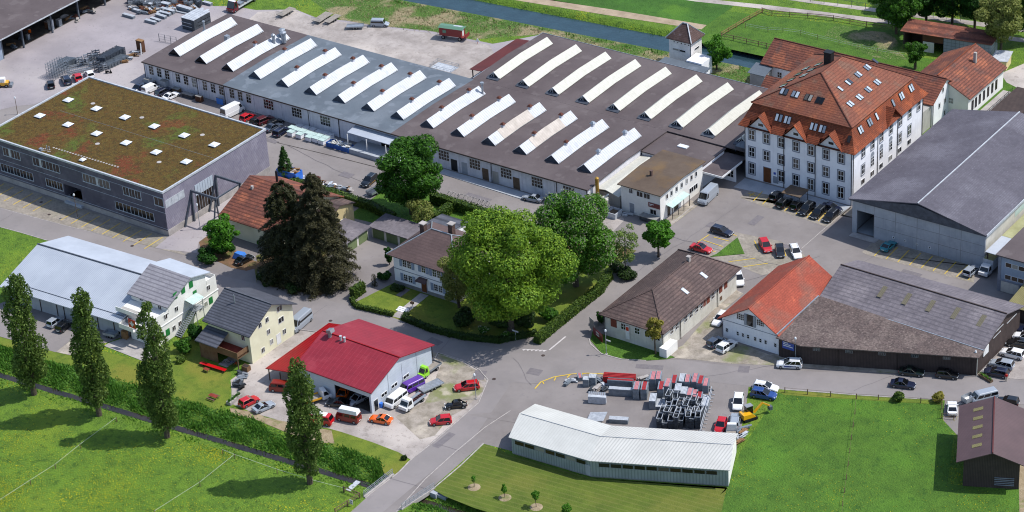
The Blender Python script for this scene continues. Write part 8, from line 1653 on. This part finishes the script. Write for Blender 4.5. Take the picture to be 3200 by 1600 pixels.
# dark block of stacked decks
o = thing('deck_block', 'tall dark block of long stacked scaffold decks at the back corner of the works hall', 'scaffold stack', (*zz5(1250, 580)[:2], 0)); p = zz5(1250, 590)
b = MB(); b.box(p.x-1.6, p.x+2.4, p.y+.3, p.y+6.0, .1, 2.9)
b.build('frames', 'frame_dark', o); b = MB()
for i in range(5):
    for z in (1.0, 1.9, 3.0): b.box(p.x-1.7+.84*i, p.x-1.7+.84*i+.74, p.y+(.2 if i < 4 or z > 2 else 1.5), p.y+6.1+(i % 2)*.8, z, z+.12)
b.build('decks', 'alu_pale', o)
# shed side goods
for (x, y, w_, h_, m_, lab, cat) in ((520, 300, 1.0, 2.6, 'alu_pale', 'tall pale shelving unit in front of the open storage shed', 'shelf'), (600, 260, 1.0, 1.7, 'steel_light', 'grey wire container in front of the open storage shed', 'container'), (285, 395, .7, 1.2, 'steel_light', 'small wire container at a post of the open storage shed', 'container'), (480, 290, .9, 1.9, 'timber_brown', 'brown wooden crate just inside the open storage shed', 'crate'), (300, 330, .5, .9, 'paint_orange', 'orange machine inside the open storage shed', 'machine')):
    p = t(0, 0, x, y); o = tag(MB().box(p.x-w_/2, p.x+w_/2, p.y-w_/2, p.y+w_/2, .05, h_).build('container' if 'container' in lab else cat, m_), lab, cat); q = MB().box(p.x-w_/2-.03, p.x+w_/2+.03, p.y-w_/2-.03, p.y+w_/2+.03, h_, h_+.06).build('lid', 'concrete'); q.parent = o
scatter('goods_heap', 'goods heap', 'small heap of boards and pipes in front of the open storage shed', 'heaps at the open shed', [(t(0, 0, x, y), rnd.uniform(0, 3)) for x, y in ((130, 480), (110, 460), (680, 200), (720, 190), (760, 180), (780, 210), (790, 130), (840, 100), (880, 110), (920, 130), (950, 125), (860, 130), (650, 180), (230, 310), (210, 390))], .35, ['wood_plain', 'steel_light', 'terracotta', 'frame_dark', 'concrete'], long=2.2)
# white bales in rows at the works front
wb = MB().box(-.75, .75, -.6, .6, .1, .95).mesh('bale', 'plaster_white'); wt_ = MB().box(-.8, .8, -.65, .65, .95, 1.1).mesh('lid', 'canopy_glass'); wd = MB().box(-.8, .8, -.65, .65, .95, 1.1).mesh('lid', 'alu_pale')
for i, (x, y) in enumerate([(358, 78), (445, 100), (540, 128), (608, 140), (670, 160), (370, 35), (418, 55), (480, 70), (528, 88), (585, 105), (640, 118), (705, 138), (445, 18), (510, 38), (575, 55), (640, 75), (700, 92), (745, 108)]):
    put('wrapped_pallet', 'white wrapped pallet with %s lid, %s in its row beside the blue skip' % ('pale green' if i < 12 else 'grey', ORD[i if i < 12 else i-12]), 'pallet', t(1, 1, x, y), rnd.uniform(-.05, .05), (('bale', wb), ('lid', wt_ if i < 12 else wd)), 'white wrapped pallets, '+('green lids' if i < 12 else 'grey lids'))
def skip(p, rz_, l, w_, h_, m, label, fill, z=.05):
    o = thing('skip', label, 'skip', (p[0], p[1], z), rz_, static=False); b = MB().box(-l/2, l/2, -w_/2, -w_/2+.08, .1, h_).box(-l/2, l/2, w_/2-.08, w_/2, .1, h_).box(-l/2, -l/2+.08, -w_/2+.08, w_/2-.08, .1, h_).box(l/2-.08, l/2, -w_/2+.08, w_/2-.08, .1, h_)
    for k in range(int(l/.8)): b.box(-l/2+.4+.8*k, -l/2+.5+.8*k, -w_/2-.06, -w_/2, .1, h_).box(-l/2+.4+.8*k, -l/2+.5+.8*k, w_/2, w_/2+.06, .1, h_)
    loc_child('side', b.mesh('side', m), o); r2 = random.Random(3)
    for mm in fill:
        b = MB()
        for k in range(14): b.obox((r2.uniform(-l/2+.4, l/2-.4), r2.uniform(-w_/2+.3, w_/2-.3), h_+r2.uniform(-.3, .25)), (1, r2.uniform(-1, 1), r2.uniform(-.4, .4)), (r2.uniform(-.5, .5), 1, 0), (0, 0, 1), r2.uniform(.25, .7), r2.uniform(.1, .35), .06)
        loc_child('rubbish', b.mesh('rubbish', mm), o)
    return o
skip(t(1, 1, 850, 205), math.radians(0), 6.2, 2.1, 1.1, 'paint_skip_blue', 'long blue skip heaped with pale rubbish in front of the works hall', ('plaster_shed', 'steel_light', 'alu_pale'))
skip(t(1, 1, 345, 520), math.radians(2), 5.2, 2.3, 2.4, 'paint_bin_blue', 'tall bright blue container filled with timber behind the tiled workshop', ('wood_plain', 'timber_brown', 'concrete'))
scatter('goods_heap', 'goods heap', 'heap of pale sacks and pipes along the hedge by the works road', 'sack heaps along the hedge', [(t(1, 1, x, y), rnd.uniform(0, 3)) for x, y in [(500+24*i+rnd.uniform(-8, 8), 528+6.2*i+rnd.uniform(-12, 12)) for i in range(20)]+[(480, 520), (520, 530), (560, 560), (600, 570)]+[(270+60*i, 470+i*8) for i in range(3)]], .4, ['alu_pale', 'steel_light', 'plaster_white', 'wood_plain', 'concrete'], long=1.4)
scatter('goods_heap', 'goods heap', 'rusty brown plank pile beside the blue container', 'rusty planks', [(t(1, 1, x, y), .3) for x, y in ((590, 510), (690, 560))], .35, ['terracotta'], long=2.4)
fm_ = MB().bar((-.55, 0, 0), (-.45, .6, .75), .05).bar((.45, 0, 0), (.45, .6, .75), .05).bar((-.45, .6, .75), (.45, .6, .75), .05).bar((-.55, .02, .05), (.55, .02, .05), .05).mesh('window_frame', 'concrete')
for i in range(10):
    p = t(1, 1, 1925+43*i, 688+11.5*i); o = bpy.data.objects.new('window_frame', fm_); COL.objects.link(o); o.location = (p.x, p.y+.3, .05); o.rotation_euler = (0, 0, rnd.uniform(-.9, .9)); tag(o, 'old white window frame leaning in the row behind the tall garden hedge', 'window frame', 'window frames behind the hedge')
# bins, pallets and racks in the shade at the works wall
for (x, y, w_, d_, h_, m_, nm, lab) in ((1495, 860, 1.6, 1.0, 1.7, 'concrete_grey', 'cabinet', 'grey cabinet at the left end of the works wall'), (1660, 880, 1.7, 1.0, 1.8, 'concrete_grey', 'cabinet', 'second grey cabinet at the works wall'), (1780, 925, 1.8, 1.1, .9, 'wood_fence', 'pallet_stack', 'low stack of wooden pallets at the works wall'), (1900, 980, 3.2, 1.1, .9, 'frame_dark', 'skip', 'long dark trough at the works wall'), (2010, 1020, 1.6, 1.0, 1.4, 'timber_brown', 'crate', 'brown crate with wire baskets at the works wall'), (2215, 1050, 1.9, .12, 1.5, 'paint_tarp_blue', 'metal_sheet', 'pale blue board leaning at the works wall'), (1560, 860, .6, .6, 1.1, 'paint_navy', 'barrel', 'dark blue barrel between the grey cabinets')):
    p = t(0, 0, x, y); o = MB().box(p.x-w_/2, p.x+w_/2, p.y-d_/2, p.y+d_/2, .04, h_).build(nm, m_); tag(o, lab, nm.replace('_', ' '))
    q = MB().box(p.x-w_/2-.04, p.x+w_/2+.04, p.y-d_/2-.04, p.y+d_/2+.04, h_, h_+.05).build('lid', 'plinth_grey'); q.parent = o
# --- lamp posts and poles
def lamp(p, h_, label, striped=False, arm=None):
    o = thing('street_lamp', label, 'street lamp', (p.x, p.y, 0)); MB().cyl(p, p+Vector((0, 0, h_)), .07, .05, k=8).build('post', 'wood_fence' if striped else 'zinc', o)
    MB().cyl(p+Vector((0, 0, h_)), p+Vector((0, 0, h_+.3)), .22, .17, k=12).cyl(p+Vector((0, 0, h_+.3)), p+Vector((0, 0, h_+.4)), .17, .06, k=12).build('lamp_head', 'dome', o)
    MB().cyl(p, p+Vector((0, 0, .12)), .28, .28, k=10).build('foot', 'concrete', o)
    if arm: MB().box(p.x+.05, p.x+1.0, p.y-.03, p.y+.03, arm, arm+.25).build('street_name_sign', 'white_frame', o)
    return o
lamp(t(2, 2, 950, 990), 5.0, 'street lamp with street-name sign on the grass corner by the long dark-roofed house', arm=3.0)
lamp(t(3, 2, 275, 1080), 5.2, 'street lamp in front of the blue sign on the timber barn'); lamp(t(3, 2, 2080, 1190), 4.6, 'street lamp at the right corner of the timber barn')
lamp(t(0, 1, 780, 900), 5.2, 'slim brown lamp post in front of the entrance of the slate-clad block', True); lamp(t(1, 3, 2215, 150), 5.0, 'street lamp on the garage forecourt at the road bend'); lamp(t(0, 0, 178, 1150), 4.0, 'dark slim post on the grass wedge left of the planted roof', True)
lamp(t(0, 1, 2015, 1020), 5.6, 'slim lamp post between portal frame and small chestnut')
o = thing('signpost', 'blue-white signpost at the dark hedge corner of the side street', 'signpost', (*t(2, 2, 38, 850)[:2], 0)); p = t(2, 2, 38, 850); MB().cyl(p, p+Vector((0, 0, 2.2)), .05).build('post', 'zinc', o); MB().box(p.x-.7, p.x+.7, p.y-.03, p.y+.03, 1.9, 2.2).build('board', 'alu_pale', o)
o = thing('notice_board', 'pair of tall dark red and grey notice boards on the grass corner', 'notice board', (*t(2, 2, 870, 830)[:2], 0)); a, c = t(2, 2, 820, 800), t(2, 2, 912, 885); MB().bar(a+Vector((0, 0, .9)), c+Vector((0, 0, .9)), .04).obox((a+c)/2+Vector((0, 0, 1.1)), c-a, Vector((-(c-a).y, (c-a).x, 0)), (0, 0, 1), (c-a).length/2, .05, .8).build('board', 'paint_burgundy', o)
MB().obox(a+Vector((-.9, .9, 1.7)), (c-a), Vector((-(c-a).y, (c-a).x, 0)), (0, 0, 1), .8, .05, 1.2).build('grey_board', 'plinth_grey', o); b = MB(); d_ = (c-a).normalized(); nn2 = Vector((d_.y, -d_.x, 0)); nn2 = nn2 if nn2.y < 0 else -nn2
for k in range(2): b.obox((a+c)/2+nn2*.06+Vector((0, 0, 1.5-.5*k)), d_, nn2, (0, 0, 1), .6, .01, .1)
b.build('lettering', 'white_frame', o)
# --- fences
def fence(name, label, pts, m, h_=1.1, rails=(.5, 1.0), step=2.6, r=.05, pr=.06, rail_m=None, cat='fence'):
    o = thing(name, label, cat, (pts[0].x, pts[0].y, 0)); pm = MB().box(-pr, pr, -pr, pr, 0, h_).mesh('post', m); b = MB(); n = 0
    for i in range(len(pts)-1):
        a, c = Vector(pts[i]), Vector(pts[i+1]); a.z = c.z = 0; k = max(1, round((c-a).length/step))
        for j in range(k if i < len(pts)-2 else k+1): inst('post', pm, o, a+(c-a)*j/k)
        for z in rails: b.bar(a+Vector((0, 0, z)), c+Vector((0, 0, z)), r)
    b.build('rails' if r > .02 else 'wire', rail_m or m, o); return o
fence('paddock_fence', 'brown post-and-rail fence along the gravel path above the paddock', T_(3, 0, (-60, 125), (40, 155), (400, 180), (660, 205), (990, 265), (1250, 290)) , 'wood_fence', 1.3, (.6, 1.15), 4.2, .05)
fence('paddock_fence', 'pale post-and-rail fence running diagonally down the left side of the paddock', T_(2, 0, (2520, 130), (2330, 235), (2105, 370)), 'wood_plain', 1.2, (.5, 1.05), 2.8, .06)
fence('paddock_fence', 'brown post-and-rail fence between paddock and canal', T_(2, 0, (2105, 380), (2230, 405), (2360, 435), (2480, 462), (2640, 500)), 'wood_fence', 1.2, (.55, 1.1), 2.6, .05)
fence('electric_fence', 'white electric tape fence crossing the middle of the paddock', T_(2, 0, (2350, 280), (2576, 320)) + T_(3, 0, (150, 325), (330, 350), (500, 395), (715, 450), (1100, 530), (1400, 580)), 'wood_fence', 1.2, (1.05, .6), 5, .013, .04, 'alu_pale')
fence('electric_fence', 'thin white wire fence across the foreground meadow, left one', T_(0, 3, (-60, 1250), (310, 1010), (560, 850), (810, 650), (1175, 380)), 'wood_fence', 1.0, (.9,), 30, .012, .05, 'white_frame')
fence('electric_fence', 'thin white wire fence across the foreground meadow, right one', T_(0, 3, (1560, 1320), (2015, 1030), (2365, 750)), 'wood_fence', 1.0, (.9,), 30, .012, .05, 'white_frame')
fence('electric_fence', 'thin white wire fence along the stream under the garage poplar', T_(0, 3, (2240, 700), (2365, 750)) + T_(1, 3, (215, 900), (560, 1005), (890, 1090)), 'wood_fence', 1.0, (.9,), 30, .012, .05, 'white_frame')
fence('field_fence', 'thin brown fence along the road edge of the right-hand field', T_(3, 3, (170, 85), (398, 105), (630, 125), (890, 150), (1110, 160), (1537, 190), (1750, 210)), 'wood_fence', 1.1, (1.0, .55), 30, .015, .06)
fence('field_fence', 'old wire fence dividing the right-hand field', T_(3, 3, (888, 150), (875, 300), (840, 560), (790, 960), (752, 1225), (740, 1400)), 'wood_fence', 1.0, (.9,), 4.5, .015, .05)
fence('field_fence', 'short post fence beside the white coupe at the brown-roofed barn', T_(3, 3, (1750, 250), (1748, 345), (1870, 360)), 'wood_fence', 1.1, (1.0, .5), 2.2, .03, .06)
fence('yard_fence', 'wire mesh fence with posts at the back corner of the works hall', T_(0, 0, (1605, 415), (1780, 450)), 'steel_grey', 2.0, (.1, .7, 1.3, 1.95), 2.0, .015, .05)
fence('rail_fence', 'low steel barrier round the cellar pit behind the works hall', [Vector((-66.2, 63.3, 0)), Vector((-60.2, 63.3, 0)), Vector((-60, 60.0, 0)), Vector((-66, 60, 0)), Vector((-66.2, 63.3, 0))], 'steel_light', .9, (.85, .45), 2.0, .025, .03)
tag(MB().box(-66, -60.2, 60.1, 63.2, .04, .08).build('pit_cover', 'alu_pale'), 'square steel pit cover inside the low barrier behind the works hall', 'pit cover')
fence('river_fence', 'thin pole fence on the pale path beyond the paddock', [Vector((-25, 129.2, 0)), Vector((8, 135.6, 0)), Vector((30, 140, 0))], 'steel_grey', 1.6, (1.5,), 3.4, .02, .04)
fence('field_gate', 'dark wooden field gate with sign beside the road bridge', [t(1, 3, 800, 1310), t(1, 3, 1045, 1150), t(1, 3, 885, 1085)], 'wood_fence', 1.2, (.55, 1.1), 2.6, .05, .08)
p = t(1, 3, 950, 1225); o = tag(MB().box(p.x-.05, p.x+.6, p.y-.02, p.y+.02, .4, 1.3).build('gate_sign', 'white_frame'), 'white notice hung on the field gate', 'sign'); q = MB().box(p.x+.05, p.x+.5, p.y-.035, p.y-.021, .95, 1.15).box(p.x+.05, p.x+.5, p.y-.035, p.y-.021, .55, .75).build('lettering', 'plinth_grey'); q.parent = o
# --- road bridge over the stream
br = thing('road_bridge', 'small concrete road bridge with steel railings over the stream', 'bridge', (29.5, -74, 0))
L0, L1 = Vector((25.75, -78.5, 0)), Vector((25.9, -70.8, 0)); R0_, R1_ = Vector((33.1, -78.0, 0)), Vector((34.1, -70.3, 0))
MB().prism(ccw([(25.7, -78.6), (33.2, -78.2), (34.2, -70.1), (25.9, -70.6)]), -.7, .008).build('deck', 'concrete', br)
for a, c, s_ in ((L0, L1, -1), (R0_, R1_, 1)):
    MB().obox((a+c)/2+Vector((s_*.12, 0, -.15)), c-a, Vector(((c-a).y, -(c-a).x, 0)), (0, 0, 1), (c-a).length/2+.1, .22, .35).build('parapet_beam', 'concrete', br); b = MB()
    for k in range(9): q = a+(c-a)*k/8+Vector((s_*.2, 0, 0)); b.bar(q+Vector((0, 0, .1)), q+Vector((0, 0, 1.2)), .03)
    for z in (.5, .85, 1.2): b.bar(a+Vector((s_*.2, 0, z)), c+Vector((s_*.2, 0, z)), .03)
    b.build('railing', 'zinc', br)
MB().box(34.3, 35.5, -71.6, -70.7, -1.2, -.05).box(35.5, 37.2, -71.2, -70.4, -1.2, -.3).box(24.2, 25.6, -71.4, -70.7, -1.2, -.05).build('wing_wall', 'concrete_grey', br)
o = thing('sluice_board', 'pale plank footbridge over the stream next to the field gate', 'footbridge', (*t(1, 3, 975, 1030)[:2], 0)); a, c = t(1, 3, 935, 1065), t(1, 3, 1020, 990); MB().obox((a+c)/2+Vector((0, 0, .05)), c-a, Vector((-(c-a).y, (c-a).x, 0)), (0, 0, 1), (c-a).length/2+.3, .45, .06).build('planks', 'alu_pale', o)
# --- garden things
p = t(0, 3, 2150, 150); o = thing('picnic_table', 'brown wooden picnic table on the lawn by the garage', 'picnic table', (p.x, p.y, 0)); MB().box(p.x-.9, p.x+.9, p.y-.4, p.y+.4, .7, .76).build('table_top', 'terrace_red', o)
for s_ in (-1, 1): MB().box(p.x-.9, p.x+.9, p.y+s_*.8-.14, p.y+s_*.8+.14, .42, .47).build('bench', 'wood_fence', o); MB().bar((p.x+s_*.6, p.y-.75, 0), (p.x+s_*.6, p.y+.2, .7), .04).bar((p.x+s_*.6, p.y+.75, 0), (p.x+s_*.6, p.y-.2, .7), .04).build('leg', 'wood_fence', o)
a, c = t(0, 2, 2020, 1095), t(0, 2, 2275, 1175); o = thing('long_bench', 'long bright red beer-table bench on the lawn of the cream house', 'bench', (a.x, a.y, 0)); MB().obox((a+c)/2+Vector((0, 0, .55)), c-a, Vector((-(c-a).y, (c-a).x, 0)), (0, 0, 1), (c-a).length/2, .4, .03).build('seat', 'paint_red', o)
b = MB(); [b.box(q.x-.04, q.x+.04, q.y-.3, q.y+.3, 0, .52) for q in (a+(c-a)*.1, a+(c-a)*.5, a+(c-a)*.9)]; b.build('trestles', 'wood_fence', o)
p = t(0, 2, 2080, 1165); o = thing('grill_table', 'small brown table beside the red bench', 'table', (p.x, p.y, 0)); MB().box(p.x-.6, p.x+.6, p.y-.35, p.y+.35, .6, .65).build('table_top', 'terrace_red', o); [MB().box(p.x+sx-.03, p.x+sx+.03, p.y+sy-.03, p.y+sy+.03, 0, .6).build('leg', 'wood_fence', o) for sx in (-.5, .5) for sy in (-.28, .28)]
def bike(p, an, label, m, group=None):
    o = thing('bicycle', label, 'bicycle', (p.x, p.y, .05), an, group, static=False)
    for x in (-.5, .55): b = MB(); [b.bar((x+.33*math.cos(2*math.pi*k/12), 0, .34+.33*math.sin(2*math.pi*k/12)), (x+.33*math.cos(2*math.pi*(k+1)/12), 0, .34+.33*math.sin(2*math.pi*(k+1)/12)), .02) for k in range(12)]; loc_child('wheel', b.mesh('wheel', 'tyre'), o)
    loc_child('frame', MB().bar((-.5, 0, .34), (-.1, 0, .8), .03).bar((-.1, 0, .8), (.4, 0, .85), .03).bar((.4, 0, .9), (.55, 0, .34), .03).bar((-.1, 0, .8), (.0, 0, .35), .03).bar((0, 0, .35), (.4, 0, .8), .03).mesh('frame', m), o); loc_child('handlebar', MB().bar((.4, -.25, 1.0), (.4, .25, 1.0), .02).mesh('handlebar', 'dark_frame'), o); loc_child('saddle', MB().box(-.25, .02, -.08, .08, .88, .94).mesh('saddle', 'dark_frame'), o)
for i, (x, y, m_, n_) in enumerate(((2270, 1080, 'zinc', 'silver'), (2330, 1100, 'paint_blue', 'blue'), (2380, 1110, 'paint_red', 'red'))): bike(t(0, 2, x, y), .6+.2*i, n_+' bicycle under the wooden balcony of the cream house', m_)
scatter('bicycle_heap', 'scrap heap', 'heap of motorcycle parts at the lawn edge of the forecourt', 'scrap parts by the lawn edge', [(t(0, 2, x, y), rnd.uniform(0, 3)) for x, y in ((2420, 1200), (2440, 1240), (2470, 1210), (2400, 1260))]+[(t(0, 3, x, y), rnd.uniform(0, 3)) for x, y in ((2380, 30), (2430, 50), (2400, 0), (2440, 20))], .3, ['frame_dark', 'zinc', 'plastic_black'], long=1.4)
p = t(0, 2, 2480, 1150); o = thing('wooden_bin', 'open wooden box at the corner of the cream house', 'box', (p.x, p.y, 0)); MB().box(p.x-.7, p.x+.7, p.y-.5, p.y+.5, .03, 1.0).build('boards', 'balcony_wood', o); MB().box(p.x-.6, p.x+.6, p.y-.4, p.y+.4, 1.0, 1.02).build('lid', 'soffit', o)
a, c = t(0, 3, 2300, 215), t(0, 3, 2420, 125); o = thing('raised_bed', 'long wooden raised bed with plants at the garage forecourt edge', 'raised bed', (a.x, a.y, 0)); MB().obox((a+c)/2+Vector((0, 0, .35)), c-a, Vector((-(c-a).y, (c-a).x, 0)), (0, 0, 1), (c-a).length/2, .5, .33).build('frame', 'concrete', o); P_ = np.array([[*(a+(c-a)*rnd.random())[:2], .8] for _ in range(260)])+RNG.normal(0, .15, (260, 3)); V_ = leaf_quads(P_, np.tile([0, 0, 1.], (260, 1)), .2, RNG); npmesh('plants', V_, np.arange(len(V_)).reshape(-1, 4), 'leaf_lime', o)
p = t(1, 3, 1258, 235); o = thing('blue_bin', 'blue plastic bin beside the garage side door', 'bin', (p.x, p.y, 0)); MB().cyl(p, p+Vector((0, 0, .95)), .32, .38, k=14).build('drum', 'paint_bin_blue', o); MB().cyl(p+Vector((0, 0, .95)), p+Vector((0, 0, 1.02)), .41, .36, k=14).build('lid', 'paint_bin_blue', o)
p = t(3, 2, 2190, 1240); o = thing('flower_trough', 'wooden flower trough with pale flowers at the car park corner', 'planter', (p.x, p.y, 0)); MB().obox(p+Vector((0, 0, .25)), (1, -.35, 0), (.35, 1, 0), (0, 0, 1), 1.5, .35, .24).build('trough', 'wood_fence', o); P_ = np.array([[p.x+q, p.y-.35*q, .62] for q in np.linspace(-1.4, 1.4, 200)])+RNG.normal(0, .12, (200, 3)); V_ = leaf_quads(P_, np.tile([0, 0, 1.], (200, 1)), .16, RNG); npmesh('flowers', V_, np.arange(len(V_)).reshape(-1, 4), 'leaf_chestnut', o)
p = t(1, 2, 1575, 525); o = thing('letter_box', 'brown letter box on a post beside the villa path', 'letter box', (p.x, p.y, 0)); MB().box(p.x-.05, p.x+.05, p.y-.05, p.y+.05, 0, 1.0).build('post', 'white_frame', o); MB().box(p.x-.35, p.x+.35, p.y-.2, p.y+.2, 1.0, 1.4).build('box', 'balcony_wood', o)
p = t(0, 2, 1200, 800); o = thing('kettle_grill', 'round black grill in the shade beside the box trailer', 'grill', (p.x, p.y, 0)); MB().cyl(p+Vector((0, 0, .5)), p+Vector((0, 0, .75)), .3, .38, k=12).cyl(p+Vector((0, 0, .75)), p+Vector((0, 0, 1.0)), .38, .12, k=12).build('bowl', 'plastic_black', o); MB().bar(p+Vector((-.2, 0, 0)), p+Vector((0, 0, .5)), .03).bar(p+Vector((.2, 0, 0)), p+Vector((0, 0, .5)), .03).bar(p+Vector((0, .2, 0)), p+Vector((0, 0, .5)), .03).build('legs', 'zinc', o)
p = t(0, 2, 1262, 830); o = tag(MB().box(p.x-.6, p.x+.6, p.y-.35, p.y+.35, .05, 1.7).build('wood_stack', 'wood_plain'), 'stack of firewood at the corner of the white house', 'firewood')
p = t(2, 1, 1160, 880); o = tag(MB().bar(p+Vector((-1, 0, .3)), p+Vector((1.2, .4, .3)), .15).bar(p+Vector((-.9, -.5, .15)), p+Vector((.2, -.3, .15)), .2).build('metal_pipes', 'alu_pale'), 'short metal pipes lying beside the office gable', 'pipes')
a = t(2, 1, 1390, 940); o = thing('dark_trailer_box', 'flat grey-lidded container in the shade of the office', 'container', (a.x, a.y, 0)); MB().box(a.x-2.0, a.x+1.8, a.y-.8, a.y+.9, .3, 1.1).build('box', 'frame_dark', o); MB().box(a.x-2.1, a.x+1.9, a.y-.9, a.y+1.0, 1.1, 1.18).build('lid', 'plinth_grey', o)
# manholes
for x, y, c, r in ((495, 873, 0, 1), (1412, 1133, 0, 1), (1330, 1188, 0, 1), (2395, 1240, 1, 2), (750, 653, 1, 2), (313, 1003, 2, 2), (415, 748, 0, 1)):
    p = t(c, r, x, y); tag(MB().cyl((p.x, p.y, .03), (p.x, p.y, .062), .36, k=14).build('manhole_cover', 'timber_dark'), None, None, None, 'structure')
# scooter in the store
p = t(0, 0, 1095, 740); o = thing('motor_scooter', 'small black motor scooter standing at the edge of the scaffold store', 'scooter', (p.x, p.y, .03), .6, static=False)
for x in (-.55, .55): loc_child('wheel', MB().cyl((x, -.06, .25), (x, .06, .25), .25, k=12).mesh('wheel', 'tyre'), o)
loc_child('body', MB().hexa([(-.7, -.18, .35), (.1, -.18, .3), (.1, .18, .3), (-.7, .18, .35), (-.75, -.14, .75), (0, -.14, .7), (0, .14, .7), (-.75, .14, .75)]).bar((.1, 0, .3), (.5, 0, .35), .12).bar((.5, 0, .35), (.4, 0, 1.0), .1).mesh('body', 'plastic_black'), o); loc_child('handlebar', MB().bar((.4, -.3, 1.05), (.4, .3, 1.05), .03).mesh('handlebar', 'zinc'), o)
# a person in a red top at the car park
p = t(3, 2, 2395, 1262); pe = thing('person', 'person in red top and pale trousers standing by the dark blue estate', 'person', (p.x, p.y, .05), 2.2, static=False)
me = bpy.data.meshes.new('body'); J = [(0, 0, .95), (0, 0, 1.2), (0, 0, 1.45), (0, 0, 1.55), (.02, 0, 1.68), (0, .1, .9), (.03, .12, .5), (0, .12, .08), (.12, .13, .03), (0, -.1, .9), (.0, -.12, .5), (-.05, -.12, .08), (.07, -.13, .03), (0, .2, 1.4), (.02, .26, 1.12), (.12, .24, .88), (0, -.2, 1.4), (.05, -.27, 1.12), (.18, -.22, .95)]
me.from_pydata(J, [(0, 1), (1, 2), (2, 3), (3, 4), (0, 5), (5, 6), (6, 7), (7, 8), (0, 9), (9, 10), (10, 11), (11, 12), (2, 13), (13, 14), (14, 15), (2, 16), (16, 17), (17, 18)], [])
bo = bpy.data.objects.new('body', me); COL.objects.link(bo); bo.parent = pe; mat('skin', 'b98a6c', 'a87b5e'); mat('cloth_red', 'b01a1c', '96161a'); mat('cloth_pale', 'b9b2a2', 'a59e8e'); mat('hair', '2e2018', '241912'); me.materials.append(MATS['skin'])
md = bo.modifiers.new('s', 'SKIN'); R_ = [.13, .13, .13, .055, .1, .085, .06, .045, .04, .085, .06, .045, .04, .055, .04, .03, .055, .04, .03]
for i, r in enumerate(R_): me.skin_vertices[0].data[i].radius = (r, r*(1.15 if i < 3 else 1))
bo.modifiers.new('d', 'SUBSURF').levels = 1
loc_child('shirt', MB().cyl((0, 0, .95), (0, 0, 1.48), .17, .19, k=12).bar((0, .17, 1.42), (.02, .27, 1.15), .06).bar((0, -.17, 1.42), (.05, -.27, 1.15), .06).mesh('shirt', 'cloth_red'), pe)
loc_child('trousers', MB().cyl((0, .1, .97), (.02, .12, .1), .11, .07, k=10).cyl((0, -.1, .97), (-.03, -.12, .1), .11, .07, k=10).mesh('trousers', 'cloth_pale'), pe); loc_child('hair', MB().cyl((-.02, 0, 1.66), (-.02, 0, 1.8), .115, .06, k=10).mesh('hair', 'hair'), pe)
